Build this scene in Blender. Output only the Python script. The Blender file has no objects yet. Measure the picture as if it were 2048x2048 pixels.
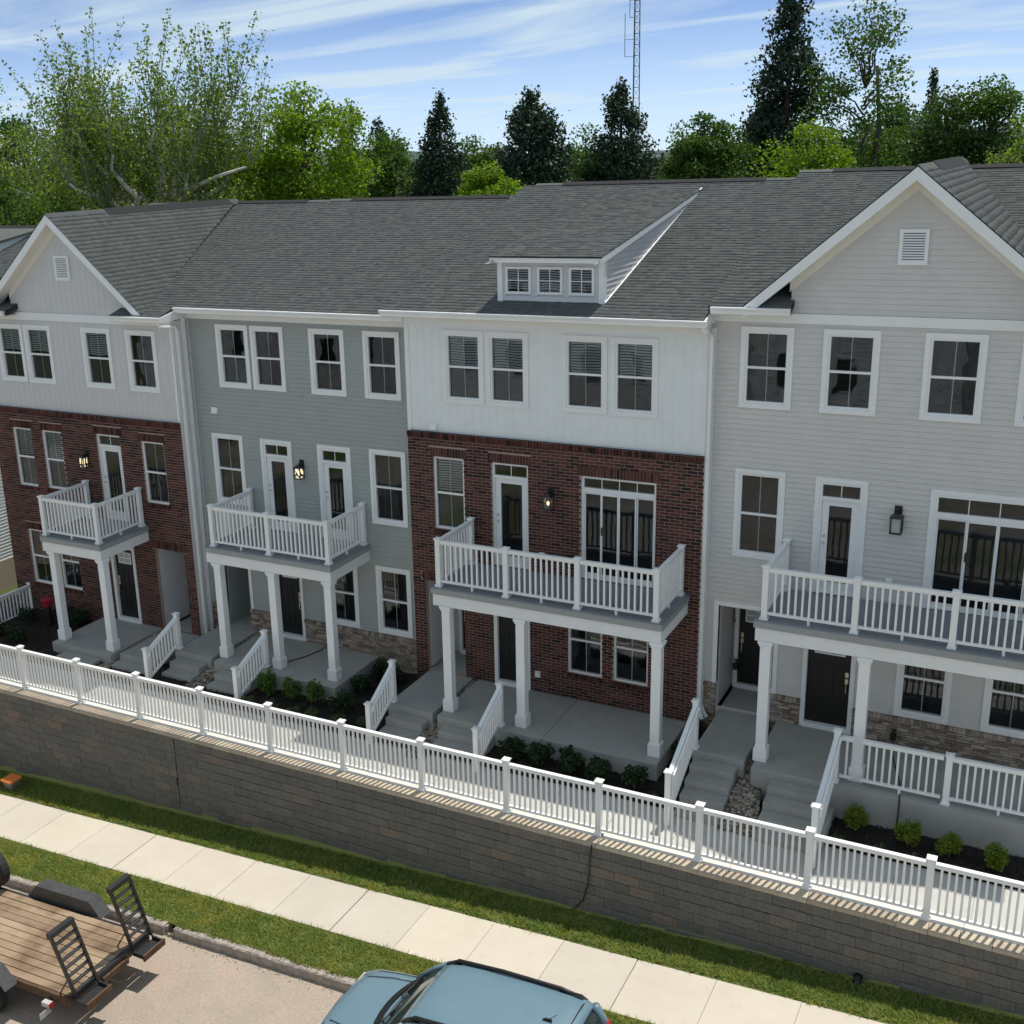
import bpy, math, random
import numpy as np
from mathutils import Vector, Matrix

scene = bpy.context.scene
random.seed(7)
RNG = np.random.default_rng(7)

# ------------------------------------------------------------------ camera
CAM = Vector((12.6546, -21.4027, 11.4096))
FPX, PPX, PPY = 2312.465, 856.274, 1012.769
CR = Vector((0.87339919, 0.48568673, -0.03580857))
CU = Vector((-0.11044611, 0.26915124, 0.9567441))
CF = Vector((-0.47431583, 0.8316646, -0.28871869))
cam = bpy.data.cameras.new('camera')
camo = bpy.data.objects.new('camera', cam)
scene.collection.objects.link(camo)
camo.matrix_world = Matrix(((CR.x, CU.x, -CF.x, CAM.x), (CR.y, CU.y, -CF.y, CAM.y), (CR.z, CU.z, -CF.z, CAM.z), (0, 0, 0, 1)))
cam.sensor_fit = 'HORIZONTAL'
cam.sensor_width = 36.0
cam.lens = 36.0 * FPX / 2048
cam.shift_x = (1024 - PPX) / 2048
cam.shift_y = (PPY - 1024) / 2048
cam.clip_start = 0.1
cam.clip_end = 9000
scene.camera = camo


def pix_dir(px, py):
    return CF + CR * ((px - PPX) / FPX) - CU * ((py - PPY) / FPX)


# ------------------------------------------------------------------ world
SUN_FROM = Vector((0.10, 0.335, 1.0)).normalized()
world = bpy.data.worlds.new('World')
scene.world = world
world.use_nodes = True
wt = world.node_tree
wt.nodes.clear()
wo = wt.nodes.new('ShaderNodeOutputWorld')
bg = wt.nodes.new('ShaderNodeBackground')
bg.inputs['Strength'].default_value = 0.125
sky = wt.nodes.new('ShaderNodeTexSky')
sky.sky_type = 'NISHITA'
sky.sun_disc = False
sky.sun_elevation = math.asin(SUN_FROM.z)
sky.sun_rotation = math.atan2(SUN_FROM.x, SUN_FROM.y)
sky.air_density = 0.29
sky.dust_density = 0.0
sky.ozone_density = 4
# thin cirrus: streaked noise over a flat cloud layer
tc = wt.nodes.new('ShaderNodeTexCoord')
sx = wt.nodes.new('ShaderNodeSeparateXYZ')
wt.links.new(tc.outputs['Generated'], sx.inputs[0])
zc = wt.nodes.new('ShaderNodeMath'); zc.operation = 'MAXIMUM'; zc.inputs[1].default_value = 0.0
wt.links.new(sx.outputs['Z'], zc.inputs[0])
za = wt.nodes.new('ShaderNodeMath'); za.operation = 'ADD'; za.inputs[1].default_value = 0.10
wt.links.new(zc.outputs[0], za.inputs[0])
vd = wt.nodes.new('ShaderNodeVectorMath'); vd.operation = 'DIVIDE'
cz = wt.nodes.new('ShaderNodeCombineXYZ')
for i in range(3):
    wt.links.new(za.outputs[0], cz.inputs[i])
wt.links.new(tc.outputs['Generated'], vd.inputs[0])
wt.links.new(cz.outputs[0], vd.inputs[1])
mp = wt.nodes.new('ShaderNodeMapping')
mp.inputs['Rotation'].default_value = (0, 0, 0.5)
mp.inputs['Scale'].default_value = (0.5, 1.3, 0.0)
mp.inputs['Location'].default_value = (1.7, 0.4, 0)
wt.links.new(vd.outputs[0], mp.inputs[0])
nz = wt.nodes.new('ShaderNodeTexNoise')
nz.inputs['Scale'].default_value = 1.5
nz.inputs['Detail'].default_value = 7
nz.inputs['Roughness'].default_value = 0.5
nz.inputs['Distortion'].default_value = 0.5
wt.links.new(mp.outputs[0], nz.inputs['Vector'])
rp = wt.nodes.new('ShaderNodeValToRGB')
rp.color_ramp.elements[0].position = 0.36
rp.color_ramp.elements[0].color = (0.0, 0.0, 0.0, 1)
rp.color_ramp.elements[1].position = 0.60
rp.color_ramp.elements[1].color = (0.8, 0.8, 0.8, 1)
wt.links.new(nz.outputs['Fac'], rp.inputs[0])
mx = wt.nodes.new('ShaderNodeMix'); mx.data_type = 'RGBA'
hz = wt.nodes.new('ShaderNodeMapRange')
hz.inputs['From Min'].default_value = 0.0; hz.inputs['From Max'].default_value = 0.13
hz.inputs['To Min'].default_value = 0.8; hz.inputs['To Max'].default_value = 0.0
wt.links.new(zc.outputs[0], hz.inputs['Value'])
mxf = wt.nodes.new('ShaderNodeMath'); mxf.operation = 'MAXIMUM'
wt.links.new(rp.outputs[0], mxf.inputs[0]); wt.links.new(hz.outputs[0], mxf.inputs[1])
wt.links.new(mxf.outputs[0], mx.inputs['Factor'])
wt.links.new(sky.outputs[0], mx.inputs['A'])
mx.inputs['B'].default_value = (4.05, 4.85, 5.2, 1)
wt.links.new(mx.outputs['Result'], bg.inputs['Color'])
wt.links.new(bg.outputs[0], wo.inputs[0])

# ------------------------------------------------------------------ sun
sl = bpy.data.lights.new('sun', 'SUN')
sl.energy = 3.1
sl.angle = math.radians(0.53)
sl.color = (1.0, 0.95, 0.87)
so = bpy.data.objects.new('sun', sl)
scene.collection.objects.link(so)
so.rotation_euler = (-SUN_FROM).to_track_quat('-Z', 'Y').to_euler()
so.location = (0, 0, 60)

scene.view_settings.view_transform = 'Standard'
scene.view_settings.look = 'None'
scene.view_settings.gamma = 1
scene.view_settings.exposure = 0.45
scene.view_settings.use_curve_mapping = False
scene.cycles.max_bounces = 6
scene.cycles.transparent_max_bounces = 12

# ------------------------------------------------------------------ helpers
WM = {}


def parent_to(o, p):
    o.parent = p
    o.matrix_parent_inverse = WM[p.name].inverted()


def link(o, parent=None, loc=None):
    scene.collection.objects.link(o)
    if loc is not None:
        o.location = loc
    WM[o.name] = Matrix.Translation(loc) if loc is not None else Matrix.Identity(4)
    if parent is not None:
        parent_to(o, parent)
    return o


def tag(o, label=None, cat=None, group=None, kind=None):
    if label: o['label'] = label
    if cat: o['category'] = cat
    if group: o['group'] = group
    if kind: o['kind'] = kind
    return o


def thing(name, loc, label, cat, group=None):
    o = bpy.data.objects.new(name, None)
    o.empty_display_size = 0.2
    link(o, None, Vector(loc))
    return tag(o, label, cat, group)


class MB:
    """collects shapes into one mesh"""
    def __init__(self):
        self.v = []; self.f = []; self.sm = False

    def face(self, pts):
        n = len(self.v)
        self.v += [tuple(p) for p in pts]
        self.f.append(tuple(range(n, n + len(pts))))
        return self

    def box(self, x0, x1, y0, y1, z0, z1):
        n = len(self.v)
        self.v += [(x0, y0, z0), (x1, y0, z0), (x1, y1, z0), (x0, y1, z0), (x0, y0, z1), (x1, y0, z1), (x1, y1, z1), (x0, y1, z1)]
        self.f += [(n + 3, n + 2, n + 1, n), (n + 4, n + 5, n + 6, n + 7), (n, n + 1, n + 5, n + 4), (n + 1, n + 2, n + 6, n + 5), (n + 2, n + 3, n + 7, n + 6), (n + 3, n, n + 4, n + 7)]
        return self

    def hexa(self, p):
        """8 points, bottom ring then top ring"""
        n = len(self.v)
        self.v += [tuple(q) for q in p]
        self.f += [(n + 3, n + 2, n + 1, n), (n + 4, n + 5, n + 6, n + 7), (n, n + 1, n + 5, n + 4), (n + 1, n + 2, n + 6, n + 5), (n + 2, n + 3, n + 7, n + 6), (n + 3, n, n + 4, n + 7)]
        return self

    def prism(self, poly, axis, a, b):
        """poly: 2d points; axis 'x','y','z' is the extrusion axis"""
        def P(u, v, w):
            return {'x': (w, u, v), 'y': (u, w, v), 'z': (u, v, w)}[axis]
        n = len(self.v); k = len(poly)
        self.v += [P(u, v, a) for u, v in poly] + [P(u, v, b) for u, v in poly]
        self.f.append(tuple(range(n, n + k))[::-1])
        self.f.append(tuple(range(n + k, n + 2 * k)))
        for i in range(k):
            j = (i + 1) % k
            self.f.append((n + i, n + j, n + k + j, n + k + i))
        return self

    def tube(self, pts, r, seg=8, cap=True):
        """tube along a list of points; r number or list"""
        pts = [Vector(p) for p in pts]
        rs = r if isinstance(r, (list, tuple)) else [r] * len(pts)
        n0 = len(self.v)
        for i, p in enumerate(pts):
            d = (pts[min(i + 1, len(pts) - 1)] - pts[max(i - 1, 0)]).normalized()
            a = d.orthogonal().normalized() if i == 0 else (a - d * a.dot(d)).normalized()
            b = d.cross(a)
            for k in range(seg):
                t = 2 * math.pi * k / seg
                self.v.append(tuple(p + (a * math.cos(t) + b * math.sin(t)) * rs[i]))
        for i in range(len(pts) - 1):
            for k in range(seg):
                k2 = (k + 1) % seg
                q = n0 + i * seg
                self.f.append((q + k, q + k2, q + seg + k2, q + seg + k))
        if cap:
            self.f.append(tuple(range(n0, n0 + seg))[::-1])
            m = n0 + (len(pts) - 1) * seg
            self.f.append(tuple(range(m, m + seg)))
        return self

    def loft(self, rings, cap=True, closed=True):
        n0 = len(self.v); k = len(rings[0])
        for r in rings:
            self.v += [tuple(p) for p in r]
        for i in range(len(rings) - 1):
            for j in range(k if closed else k - 1):
                j2 = (j + 1) % k
                q = n0 + i * k
                self.f.append((q + j, q + j2, q + k + j2, q + k + j))
        if cap:
            self.f.append(tuple(range(n0, n0 + k))[::-1])
            m = n0 + (len(rings) - 1) * k
            self.f.append(tuple(range(m, m + k)))
        return self

    def mesh(self, name, mat, smooth=False):
        me = bpy.data.meshes.new(name)
        me.from_pydata(self.v, [], self.f)
        me.materials.append(mat)
        if smooth:
            me.polygons.foreach_set('use_smooth', [True] * len(me.polygons))
        me.update()
        return me

    def build(self, name, mat, parent=None, loc=None, smooth=False, bevel=0):
        o = bpy.data.objects.new(name, self.mesh(name, mat, smooth))
        link(o, parent, Vector(loc) if loc is not None else None)
        if bevel:
            b = o.modifiers.new('bevel', 'BEVEL'); b.width = bevel; b.segments = 2; b.limit_method = 'ANGLE'
        return o


def build_islands(mb, name, mat, parent):
    """weld equal corners, then one object per connected piece"""
    key = {}; idx = []; vs = []
    for p in mb.v:
        k = (round(p[0], 4), round(p[1], 4), round(p[2], 4))
        if k not in key: key[k] = len(vs); vs.append(p)
        idx.append(key[k])
    par = list(range(len(vs)))
    def find(a):
        while par[a] != a: par[a] = par[par[a]]; a = par[a]
        return a
    fs = [tuple(idx[i] for i in f) for f in mb.f]
    for f in fs:
        for i in f[1:]: par[find(i)] = find(f[0])
    groups = {}
    for f in fs: groups.setdefault(find(f[0]), []).append(f)
    for g in groups.values():
        used = sorted({i for f in g for i in f}); mp_ = {q: k for k, q in enumerate(used)}
        m2 = MB(); m2.v = [vs[i] for i in used]; m2.f = [tuple(mp_[i] for i in f) for f in g]
        m2.build(name, mat, parent)


def place(name, me, loc, parent=None, rotz=0.0, scale=None):
    o = bpy.data.objects.new(name, me)
    link(o, parent, Vector(loc))
    if rotz: o.rotation_euler.z = rotz
    if scale: o.scale = scale
    return o


def np_mesh(name, verts, faces, mat, parent=None, smooth=False):
    """verts (n,3), faces (m,k) uniform k"""
    me = bpy.data.meshes.new(name)
    verts = np.asarray(verts, np.float32); faces = np.asarray(faces, np.int32)
    m, k = faces.shape
    me.vertices.add(len(verts)); me.vertices.foreach_set('co', verts.ravel())
    me.loops.add(m * k); me.loops.foreach_set('vertex_index', faces.ravel())
    me.polygons.add(m); me.polygons.foreach_set('loop_start', np.arange(0, m * k, k, dtype=np.int32))
    me.polygons.foreach_set('loop_total', np.full(m, k, np.int32))
    if smooth: me.polygons.foreach_set('use_smooth', np.ones(m, bool))
    me.materials.append(mat)
    me.update(calc_edges=True); me.validate()
    o = bpy.data.objects.new(name, me)
    link(o, parent)
    return o


# ------------------------------------------------------------------ materials
def base_mat(name, rough=0.6, spec=0.4):
    m = bpy.data.materials.new(name)
    m.use_nodes = True
    nt = m.node_tree
    b = nt.nodes['Principled BSDF']
    b.inputs['Roughness'].default_value = rough
    b.inputs['Specular IOR Level'].default_value = spec
    return m, nt, b


def N(nt, t, **kw):
    n = nt.nodes.new(t)
    for k, v in kw.items():
        setattr(n, k, v)
    return n


def noise(nt, scale, detail=4, rough=0.55, coord='Object', stretch=None):
    t = N(nt, 'ShaderNodeTexCoord')
    n = N(nt, 'ShaderNodeTexNoise')
    n.inputs['Scale'].default_value = scale; n.inputs['Detail'].default_value = detail; n.inputs['Roughness'].default_value = rough
    if stretch:
        mpn = N(nt, 'ShaderNodeMapping'); mpn.inputs['Scale'].default_value = stretch
        nt.links.new(t.outputs[coord], mpn.inputs[0]); nt.links.new(mpn.outputs[0], n.inputs['Vector'])
    else:
        nt.links.new(t.outputs[coord], n.inputs['Vector'])
    return n.outputs['Fac']


def ramp(nt, fac, stops):
    r = N(nt, 'ShaderNodeValToRGB')
    e = r.color_ramp.elements
    while len(e) < len(stops): e.new(0.5)
    for q, (p, c) in zip(e, stops):
        q.position = p; q.color = (*c, 1)
    nt.links.new(fac, r.inputs[0])
    return r.outputs[0]


def mixc(nt, fac, a, b, mode='MIX'):
    m = N(nt, 'ShaderNodeMix', data_type='RGBA', blend_type=mode)
    for sock, v in (('Factor', fac), ('A', a), ('B', b)):
        if isinstance(v, (int, float)): m.inputs[sock].default_value = v
        elif isinstance(v, tuple): m.inputs[sock].default_value = (*v, 1)
        else: nt.links.new(v, m.inputs[sock])
    return m.outputs['Result']


def bump(nt, b, fac, strength=0.3, dist=0.01):
    bn = N(nt, 'ShaderNodeBump'); bn.inputs['Strength'].default_value = strength; bn.inputs['Distance'].default_value = dist
    nt.links.new(fac, bn.inputs['Height']); nt.links.new(bn.outputs[0], b.inputs['Normal'])


def mat_plain(name, col, rough=0.55, var=0.06, scale=3.0, bs=0.0, bscale=60, spec=0.4, metal=0.0, stretch=None):
    m, nt, b = base_mat(name, rough, spec)
    lo = tuple(c * (1 - var) for c in col); hi = tuple(min(1, c * (1 + var)) for c in col)
    nt.links.new(ramp(nt, noise(nt, scale, 5, 0.6, 'Object', stretch), [(0.3, lo), (0.7, hi)]), b.inputs['Base Color'])
    b.inputs['Metallic'].default_value = metal
    if bs: bump(nt, b, noise(nt, bscale, 3), bs, 0.004)
    return m


def rand_val(nt):
    """random per loose piece and per object"""
    g = N(nt, 'ShaderNodeNewGeometry'); oi = N(nt, 'ShaderNodeObjectInfo')
    a = N(nt, 'ShaderNodeMath', operation='ADD'); fr = N(nt, 'ShaderNodeMath', operation='FRACT')
    nt.links.new(g.outputs['Random Per Island'], a.inputs[0]); nt.links.new(oi.outputs['Random'], a.inputs[1]); nt.links.new(a.outputs[0], fr.inputs[0])
    return fr.outputs[0]


def mat_pieces(name, stops, rough=0.85, nscale=25, namt=0.25, bs=0.3, spec=0.25):
    """each piece its own tone"""
    m, nt, b = base_mat(name, rough, spec)
    c = ramp(nt, rand_val(nt), stops)
    f = noise(nt, nscale, 5, 0.65)
    c2 = mixc(nt, 1.0, c, ramp(nt, f, [(0.25, (1 - namt,) * 3), (0.75, (1 + namt * 0.6,) * 3)]), 'MULTIPLY')
    nt.links.new(c2, b.inputs['Base Color'])
    if bs: bump(nt, b, noise(nt, nscale * 4, 4), bs, 0.004)
    return m


def mat_glass(name, refl=(0.9, 0.95, 1.0)):
    m = bpy.data.materials.new(name); m.use_nodes = True
    nt = m.node_tree; nt.nodes.clear()
    o = N(nt, 'ShaderNodeOutputMaterial'); mix = N(nt, 'ShaderNodeMixShader')
    tr = N(nt, 'ShaderNodeBsdfTransparent'); tr.inputs[0].default_value = (0.88, 0.90, 0.90, 1)
    gl = N(nt, 'ShaderNodeBsdfGlossy'); gl.inputs['Roughness'].default_value = 0.02; gl.inputs[0].default_value = (*refl, 1)
    fr = N(nt, 'ShaderNodeFresnel'); fr.inputs[0].default_value = 1.65
    bn = N(nt, 'ShaderNodeBump'); bn.inputs['Strength'].default_value = 0.12; bn.inputs['Distance'].default_value = 0.02
    nt.links.new(noise(nt, 2.2, 1), bn.inputs['Height'])
    nt.links.new(bn.outputs[0], gl.inputs['Normal'])
    nt.links.new(fr.outputs[0], mix.inputs[0]); nt.links.new(tr.outputs[0], mix.inputs[1]); nt.links.new(gl.outputs[0], mix.inputs[2])
    nt.links.new(mix.outputs[0], o.inputs[0])
    return m


def mat_leaf(name, cols, trans=0.45, rough=0.5):
    m = bpy.data.materials.new(name); m.use_nodes = True
    nt = m.node_tree; nt.nodes.clear()
    o = N(nt, 'ShaderNodeOutputMaterial')
    c = ramp(nt, rand_val(nt), [(i / (len(cols) - 1), q) for i, q in enumerate(cols)])
    d = N(nt, 'ShaderNodeBsdfPrincipled'); d.inputs['Roughness'].default_value = rough; d.inputs['Specular IOR Level'].default_value = 0.3
    t = N(nt, 'ShaderNodeBsdfTranslucent')
    tcol = mixc(nt, 1.0, c, (1.25, 1.35, 0.55), 'MULTIPLY')
    nt.links.new(c, d.inputs['Base Color']); nt.links.new(tcol, t.inputs[0])
    mix = N(nt, 'ShaderNodeMixShader'); mix.inputs[0].default_value = trans
    nt.links.new(d.outputs[0], mix.inputs[1]); nt.links.new(t.outputs[0], mix.inputs[2])
    nt.links.new(mix.outputs[0], o.inputs[0])
    return m


M = {}
M['trim'] = mat_plain('white_trim', (0.86, 0.86, 0.85), 0.45, 0.02)
M['vinyl'] = mat_plain('white_vinyl_rail', (0.86, 0.86, 0.85), 0.35, 0.03)
M['beam'] = mat_plain('balcony_beam_white', (0.80, 0.80, 0.785), 0.5, 0.04)
M['sid_white'] = mat_plain('white_siding', (0.83, 0.855, 0.85), 0.5, 0.03)
M['sid_lgrey'] = mat_plain('pale_grey_siding', (0.645, 0.628, 0.628), 0.5, 0.03)
M['sid_sage'] = mat_plain('sage_grey_siding', (0.375, 0.398, 0.375), 0.5, 0.04)
M['sid_beige'] = mat_plain('beige_grey_siding', (0.645, 0.62, 0.59), 0.5, 0.04)
M['soffit'] = mat_plain('soffit_cream', (0.78, 0.75, 0.68), 0.5, 0.03)
M['deck_grey'] = mat_plain('grey_deck_edge', (0.33, 0.34, 0.34), 0.6, 0.06, 8)
M['deck_top'] = mat_plain('grey_deck_board', (0.23, 0.25, 0.27), 0.6, 0.08, 8)
M['mortar'] = mat_plain('tan_mortar', (0.40, 0.30, 0.245), 0.95, 0.15, 30)
M['brick'] = mat_pieces('dark_red_brick', [(0.0, (0.028, 0.016, 0.015)), (0.22, (0.045, 0.022, 0.020)), (0.3, (0.075, 0.033, 0.029)), (0.75, (0.115, 0.042, 0.034)), (1.0, (0.15, 0.056, 0.043))])
M['stone'] = mat_pieces('tan_stone_veneer', [(0.0, (0.20, 0.15, 0.12)), (0.5, (0.34, 0.27, 0.215)), (1.0, (0.50, 0.42, 0.345))])
M['stone_back'] = mat_plain('stone_mortar', (0.30, 0.26, 0.22), 0.95, 0.15, 30)
M['shingle'] = mat_pieces('charcoal_shingle', [(0.0, (0.100, 0.108, 0.106)), (0.35, (0.112, 0.121, 0.118)), (0.7, (0.124, 0.131, 0.126)), (1.0, (0.138, 0.142, 0.133))], 0.95, 60, 0.35, 0.4, 0.15)
M['shingle_cap'] = mat_plain('ridge_vent', (0.02, 0.02, 0.021), 0.9, 0.2, 20)
M['roof_deck'] = mat_plain('roof_underlay', (0.03, 0.03, 0.03), 0.95, 0.1)
M['conc_porch'] = mat_plain('porch_concrete', (0.35, 0.345, 0.325), 0.9, 0.07, 2.5, 0.15, 90)
M['conc_walk'] = mat_plain('coping_concrete', (0.66, 0.64, 0.60), 0.9, 0.05, 1.3, 0.12, 120)
M['conc_found'] = mat_plain('foundation_concrete', (0.36, 0.33, 0.29), 0.95, 0.15, 3, 0.25, 50)
M['curb'] = mat_plain('rough_curb_concrete', (0.36, 0.31, 0.27), 0.95, 0.25, 9, 0.5, 40)
M['block'] = mat_pieces('retaining_block', [(0.0, (0.150, 0.140, 0.128)), (0.5, (0.172, 0.158, 0.141)), (0.9, (0.19, 0.170, 0.148)), (1.0, (0.235, 0.18, 0.142))], 0.95, 14, 0.35, 0.7)
M['cap_block'] = mat_pieces('cap_block', [(0.0, (0.42, 0.34, 0.26)), (0.5, (0.50, 0.41, 0.31)), (1.0, (0.55, 0.47, 0.36))], 0.95, 22, 0.2, 0.4)
M['block_gap'] = mat_plain('dark_wall_core', (0.03, 0.028, 0.025), 0.95, 0.1)
M['mulch'] = mat_plain('dark_mulch', (0.022, 0.018, 0.015), 1.0, 0.5, 60, 0.8, 120)
M['black'] = mat_plain('black_metal', (0.015, 0.015, 0.016), 0.4, 0.2, 12, spec=0.5)
M['door'] = mat_plain('black_brown_door', (0.006, 0.005, 0.0045), 0.5, 0.2, 6, spec=0.5)
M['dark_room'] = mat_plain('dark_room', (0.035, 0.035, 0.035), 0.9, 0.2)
M['mirrored_siding'] = mat_plain('mirrored_siding_slats', (0.60, 0.61, 0.61), 0.6, 0.05)  # pale slats painted as the reflection of siding opposite
M['screen'] = mat_plain('insect_screen_grey', (0.09, 0.09, 0.09), 0.8, 0.05)
M['glass'] = mat_glass('window_glass')
M['brass'] = mat_plain('satin_nickel', (0.65, 0.58, 0.45), 0.3, 0.05, metal=1.0)
M['bark'] = mat_plain('bark_brown', (0.09, 0.07, 0.055), 0.95, 0.3, 6, 0.6, 20)
M['bark_white'] = mat_plain('sycamore_bark', (0.55, 0.52, 0.45), 0.8, 0.35, 2.5, 0.3, 15)
M['stone_bed'] = mat_plain('stone_bed', (0.12, 0.11, 0.095), 1.0, 0.4, 40)
M['river'] = mat_pieces('river_stone', [(0.0, (0.12, 0.10, 0.085)), (0.4, (0.25, 0.21, 0.165)), (0.8, (0.38, 0.33, 0.27)), (1.0, (0.52, 0.48, 0.41))], 0.8, 30, 0.2, 0.2)

m, nt, b = base_mat('lamp_glow', 0.4)
b.inputs['Base Color'].default_value = (0.9, 0.75, 0.5, 1); b.inputs['Emission Color'].default_value = (1.0, 0.74, 0.42, 1); b.inputs['Emission Strength'].default_value = 1.1
M['glow'] = m
m, nt, b = base_mat('lamp_glass_off', 0.2)
b.inputs['Base Color'].default_value = (0.45, 0.47, 0.47, 1)
M['lamp_off'] = m

# ------------------------------------------------------------------ wall pieces
def sub_iv(a, b, cuts):
    """interval [a,b] minus the cut intervals"""
    out = [(a, b)]
    for c0, c1 in cuts:
        nx = []
        for p, q in out:
            if c1 <= p or c0 >= q: nx.append((p, q)); continue
            if c0 > p: nx.append((p, c0))
            if c1 < q: nx.append((c1, q))
        out = nx
    return [(p, q) for p, q in out if q - p > 0.004]


def wall_sheet(name, x0, x1, z0, z1, y, holes, mat, parent, depth=0.12):
    xs = sorted({x0, x1, *[min(max(h[i], x0), x1) for h in holes for i in (0, 1)]})
    zs = sorted({z0, z1, *[min(max(h[i], z0), z1) for h in holes for i in (2, 3)]})
    mb = MB()
    for a, b in zip(xs, xs[1:]):
        for c, d in zip(zs, zs[1:]):
            mx_, mz_ = (a + b) / 2, (c + d) / 2
            if any(h[0] < mx_ < h[1] and h[2] < mz_ < h[3] for h in holes): continue
            mb.face([(a, y, c), (b, y, c), (b, y, d), (a, y, d)])
    for h in holes:
        a, b, c, d = h
        mb.face([(a, y, c), (a, y, d), (a, y + depth, d), (a, y + depth, c)])
        mb.face([(b, y, c), (b, y + depth, c), (b, y + depth, d), (b, y, d)])
        mb.face([(a, y, d), (b, y, d), (b, y + depth, d), (a, y + depth, d)])
        mb.face([(a, y, c), (a, y + depth, c), (b, y + depth, c), (b, y, c)])
    return mb.build(name, mat, parent)


def lap_siding(parent, x0, x1, z0, z1, y, holes, mat, ex=0.105, clip=None):
    """one object per horizontal course"""
    z = z0
    while z < z1 - 0.01:
        zt = min(z + ex, z1)
        cuts = sorted({z, zt, *[h[i] for h in holes for i in (2, 3) if z < h[i] < zt]})
        mb = MB()
        for a, b in zip(cuts, cuts[1:]):
            mid = (a + b) / 2
            xa, xb = (x0, x1) if clip is None else clip(a)
            xa, xb = max(xa, x0), min(xb, x1)
            if xb - xa < 0.02: continue
            for p, q in sub_iv(xa, xb, [(h[0], h[1]) for h in holes if h[2] < mid < h[3]]):
                ya = y - 0.022 + 0.017 * (a - z) / ex; yb = y - 0.022 + 0.017 * (b - z) / ex
                mb.face([(p, ya, a), (q, ya, a), (q, yb, b), (p, yb, b)])
                mb.face([(p, y - 0.001, a), (q, y - 0.001, a), (q, ya, a), (p, ya, a)])
        if mb.f: build_islands(mb, 'siding_board', mat, parent)
        z = zt


def vertical_siding(parent, x0, x1, z0, z1, y, holes, mat, w=0.19, top=None):
    """board and batten: one object per board"""
    n = max(1, round((x1 - x0) / w)); w = (x1 - x0) / n
    for i in range(n):
        a, b = x0 + i * w, x0 + (i + 1) * w
        cuts = sorted({a, b, b - 0.028, *[h[k] for h in holes for k in (0, 1) if a < h[k] < b]})
        mb = MB(); mbat = MB()
        for p, q in zip(cuts, cuts[1:]):
            mid = (p + q) / 2
            t = z1 if top is None else min(z1, top(mid))
            if t - z0 < 0.03: continue
            batten = mid > b - 0.028
            yy = y - (0.013 if batten else 0.008)
            for c, d in sub_iv(z0, t, [(h[2], h[3]) for h in holes if h[0] < mid < h[1]]):
                if batten: mbat.box(p, q, yy, y - 0.002, c, d)
                else: mb.face([(p, yy, c), (q, yy, c), (q, yy, d), (p, yy, d)])
        if mb.f: build_islands(mb, 'siding_board', mat, parent)
        if mbat.f: build_islands(mbat, 'batten', mat, parent)


BL, BH, JT = 0.2135, 0.0690, 0.0150


def brickwork(parent, x0, x1, z0, z1, y, holes, soldiers, near=300):
    """running bond; the nearest bricks are single objects, the rest one piece"""
    unit = MB().box(0, BL - JT, -0.009, 0.0, 0, BH - JT).mesh('brick', M['brick'])
    full = []; rest = MB()
    allh = holes + soldiers
    r = 0
    z = z0
    while z < z1 - 0.02:
        zt = min(z + BH - JT, z1)
        mid = (z + zt) / 2
        iv = sub_iv(x0, x1, [(h[0], h[1]) for h in allh if h[2] < mid < h[3]])
        off = (r % 2) * BL / 2
        for a, b in iv:
            i = math.floor((a - x0 - off) / BL)
            while True:
                p = x0 + off + i * BL; q = p + BL - JT
                i += 1
                if p >= b: break
                pc, qc = max(p, a), min(q, b)
                if qc - pc < 0.025: continue
                if qc - pc > BL - JT - 0.001: full.append((p, z))
                else: rest.box(pc, qc, y - 0.009 - random.uniform(0, 0.002), y, z, zt)
        z += BH; r += 1
    full.sort(key=lambda t: (t[0] - CAM.x) ** 2 + (t[1] - CAM.z) ** 2 * 0.4)
    for k, (p, zz) in enumerate(full):
        if k < near: place('brick', unit, (p, y - random.uniform(0, 0.002), zz), parent)
        else: rest.box(p, p + BL - JT, y - 0.009 - random.uniform(0, 0.003), y, zz, zz + BH - JT)
    tag(rest.build('brick_field', M['brick'], parent), kind='stuff')
    # soldier courses: upright bricks
    sm = MB()
    for h in soldiers:
        n = max(1, round((h[1] - h[0]) / 0.0700)); w = (h[1] - h[0]) / n
        for i in range(n):
            sm.box(h[0] + i * w + 0.008, h[0] + (i + 1) * w - 0.008, y - 0.014 - (0.03 if len(h) > 4 else 0), y, h[2] + 0.005, h[3] - 0.005)
    if soldiers: tag(sm.build('soldier_course', M['brick'], parent), kind='stuff')


def stone_veneer(parent, x0, x1, z0, z1, y, holes):
    mb = MB(); z = z0; r = random.Random(int((x0 + 50) * 100))
    while z < z1 - 0.09:
        h = min(r.choice([0.042, 0.055, 0.065]), z1 - 0.08 - z)
        if h < 0.02: break
        for a, b in sub_iv(x0, x1, [(q[0], q[1]) for q in holes if q[2] < z + h / 2 < q[3]]):
            x = a
            while x < b:
                w = min(r.uniform(0.09, 0.26), b - x)
                if b - x - w < 0.06: w = b - x
                mb.box(x + 0.004, x + w - 0.004, y - r.uniform(0.03, 0.055), y, z + 0.004, z + h - 0.004)
                x += w
        z += h
    w_ = tag(mb.build('stone_veneer', M['stone'], parent), kind='stuff')
    cm = MB()
    for a, b in sub_iv(x0, x1, [(q[0], q[1]) for q in holes if q[2] < z1 < q[3]]):
        n = max(1, round((b - a) / 0.075)); w = (b - a) / n
        for i in range(n):
            cm.box(a + i * w + 0.004, a + (i + 1) * w - 0.004, y - 0.075, y, z1 - 0.078, z1)
    tag(cm.build('stone_ledge', M['stone'], parent), kind='stuff')


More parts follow.
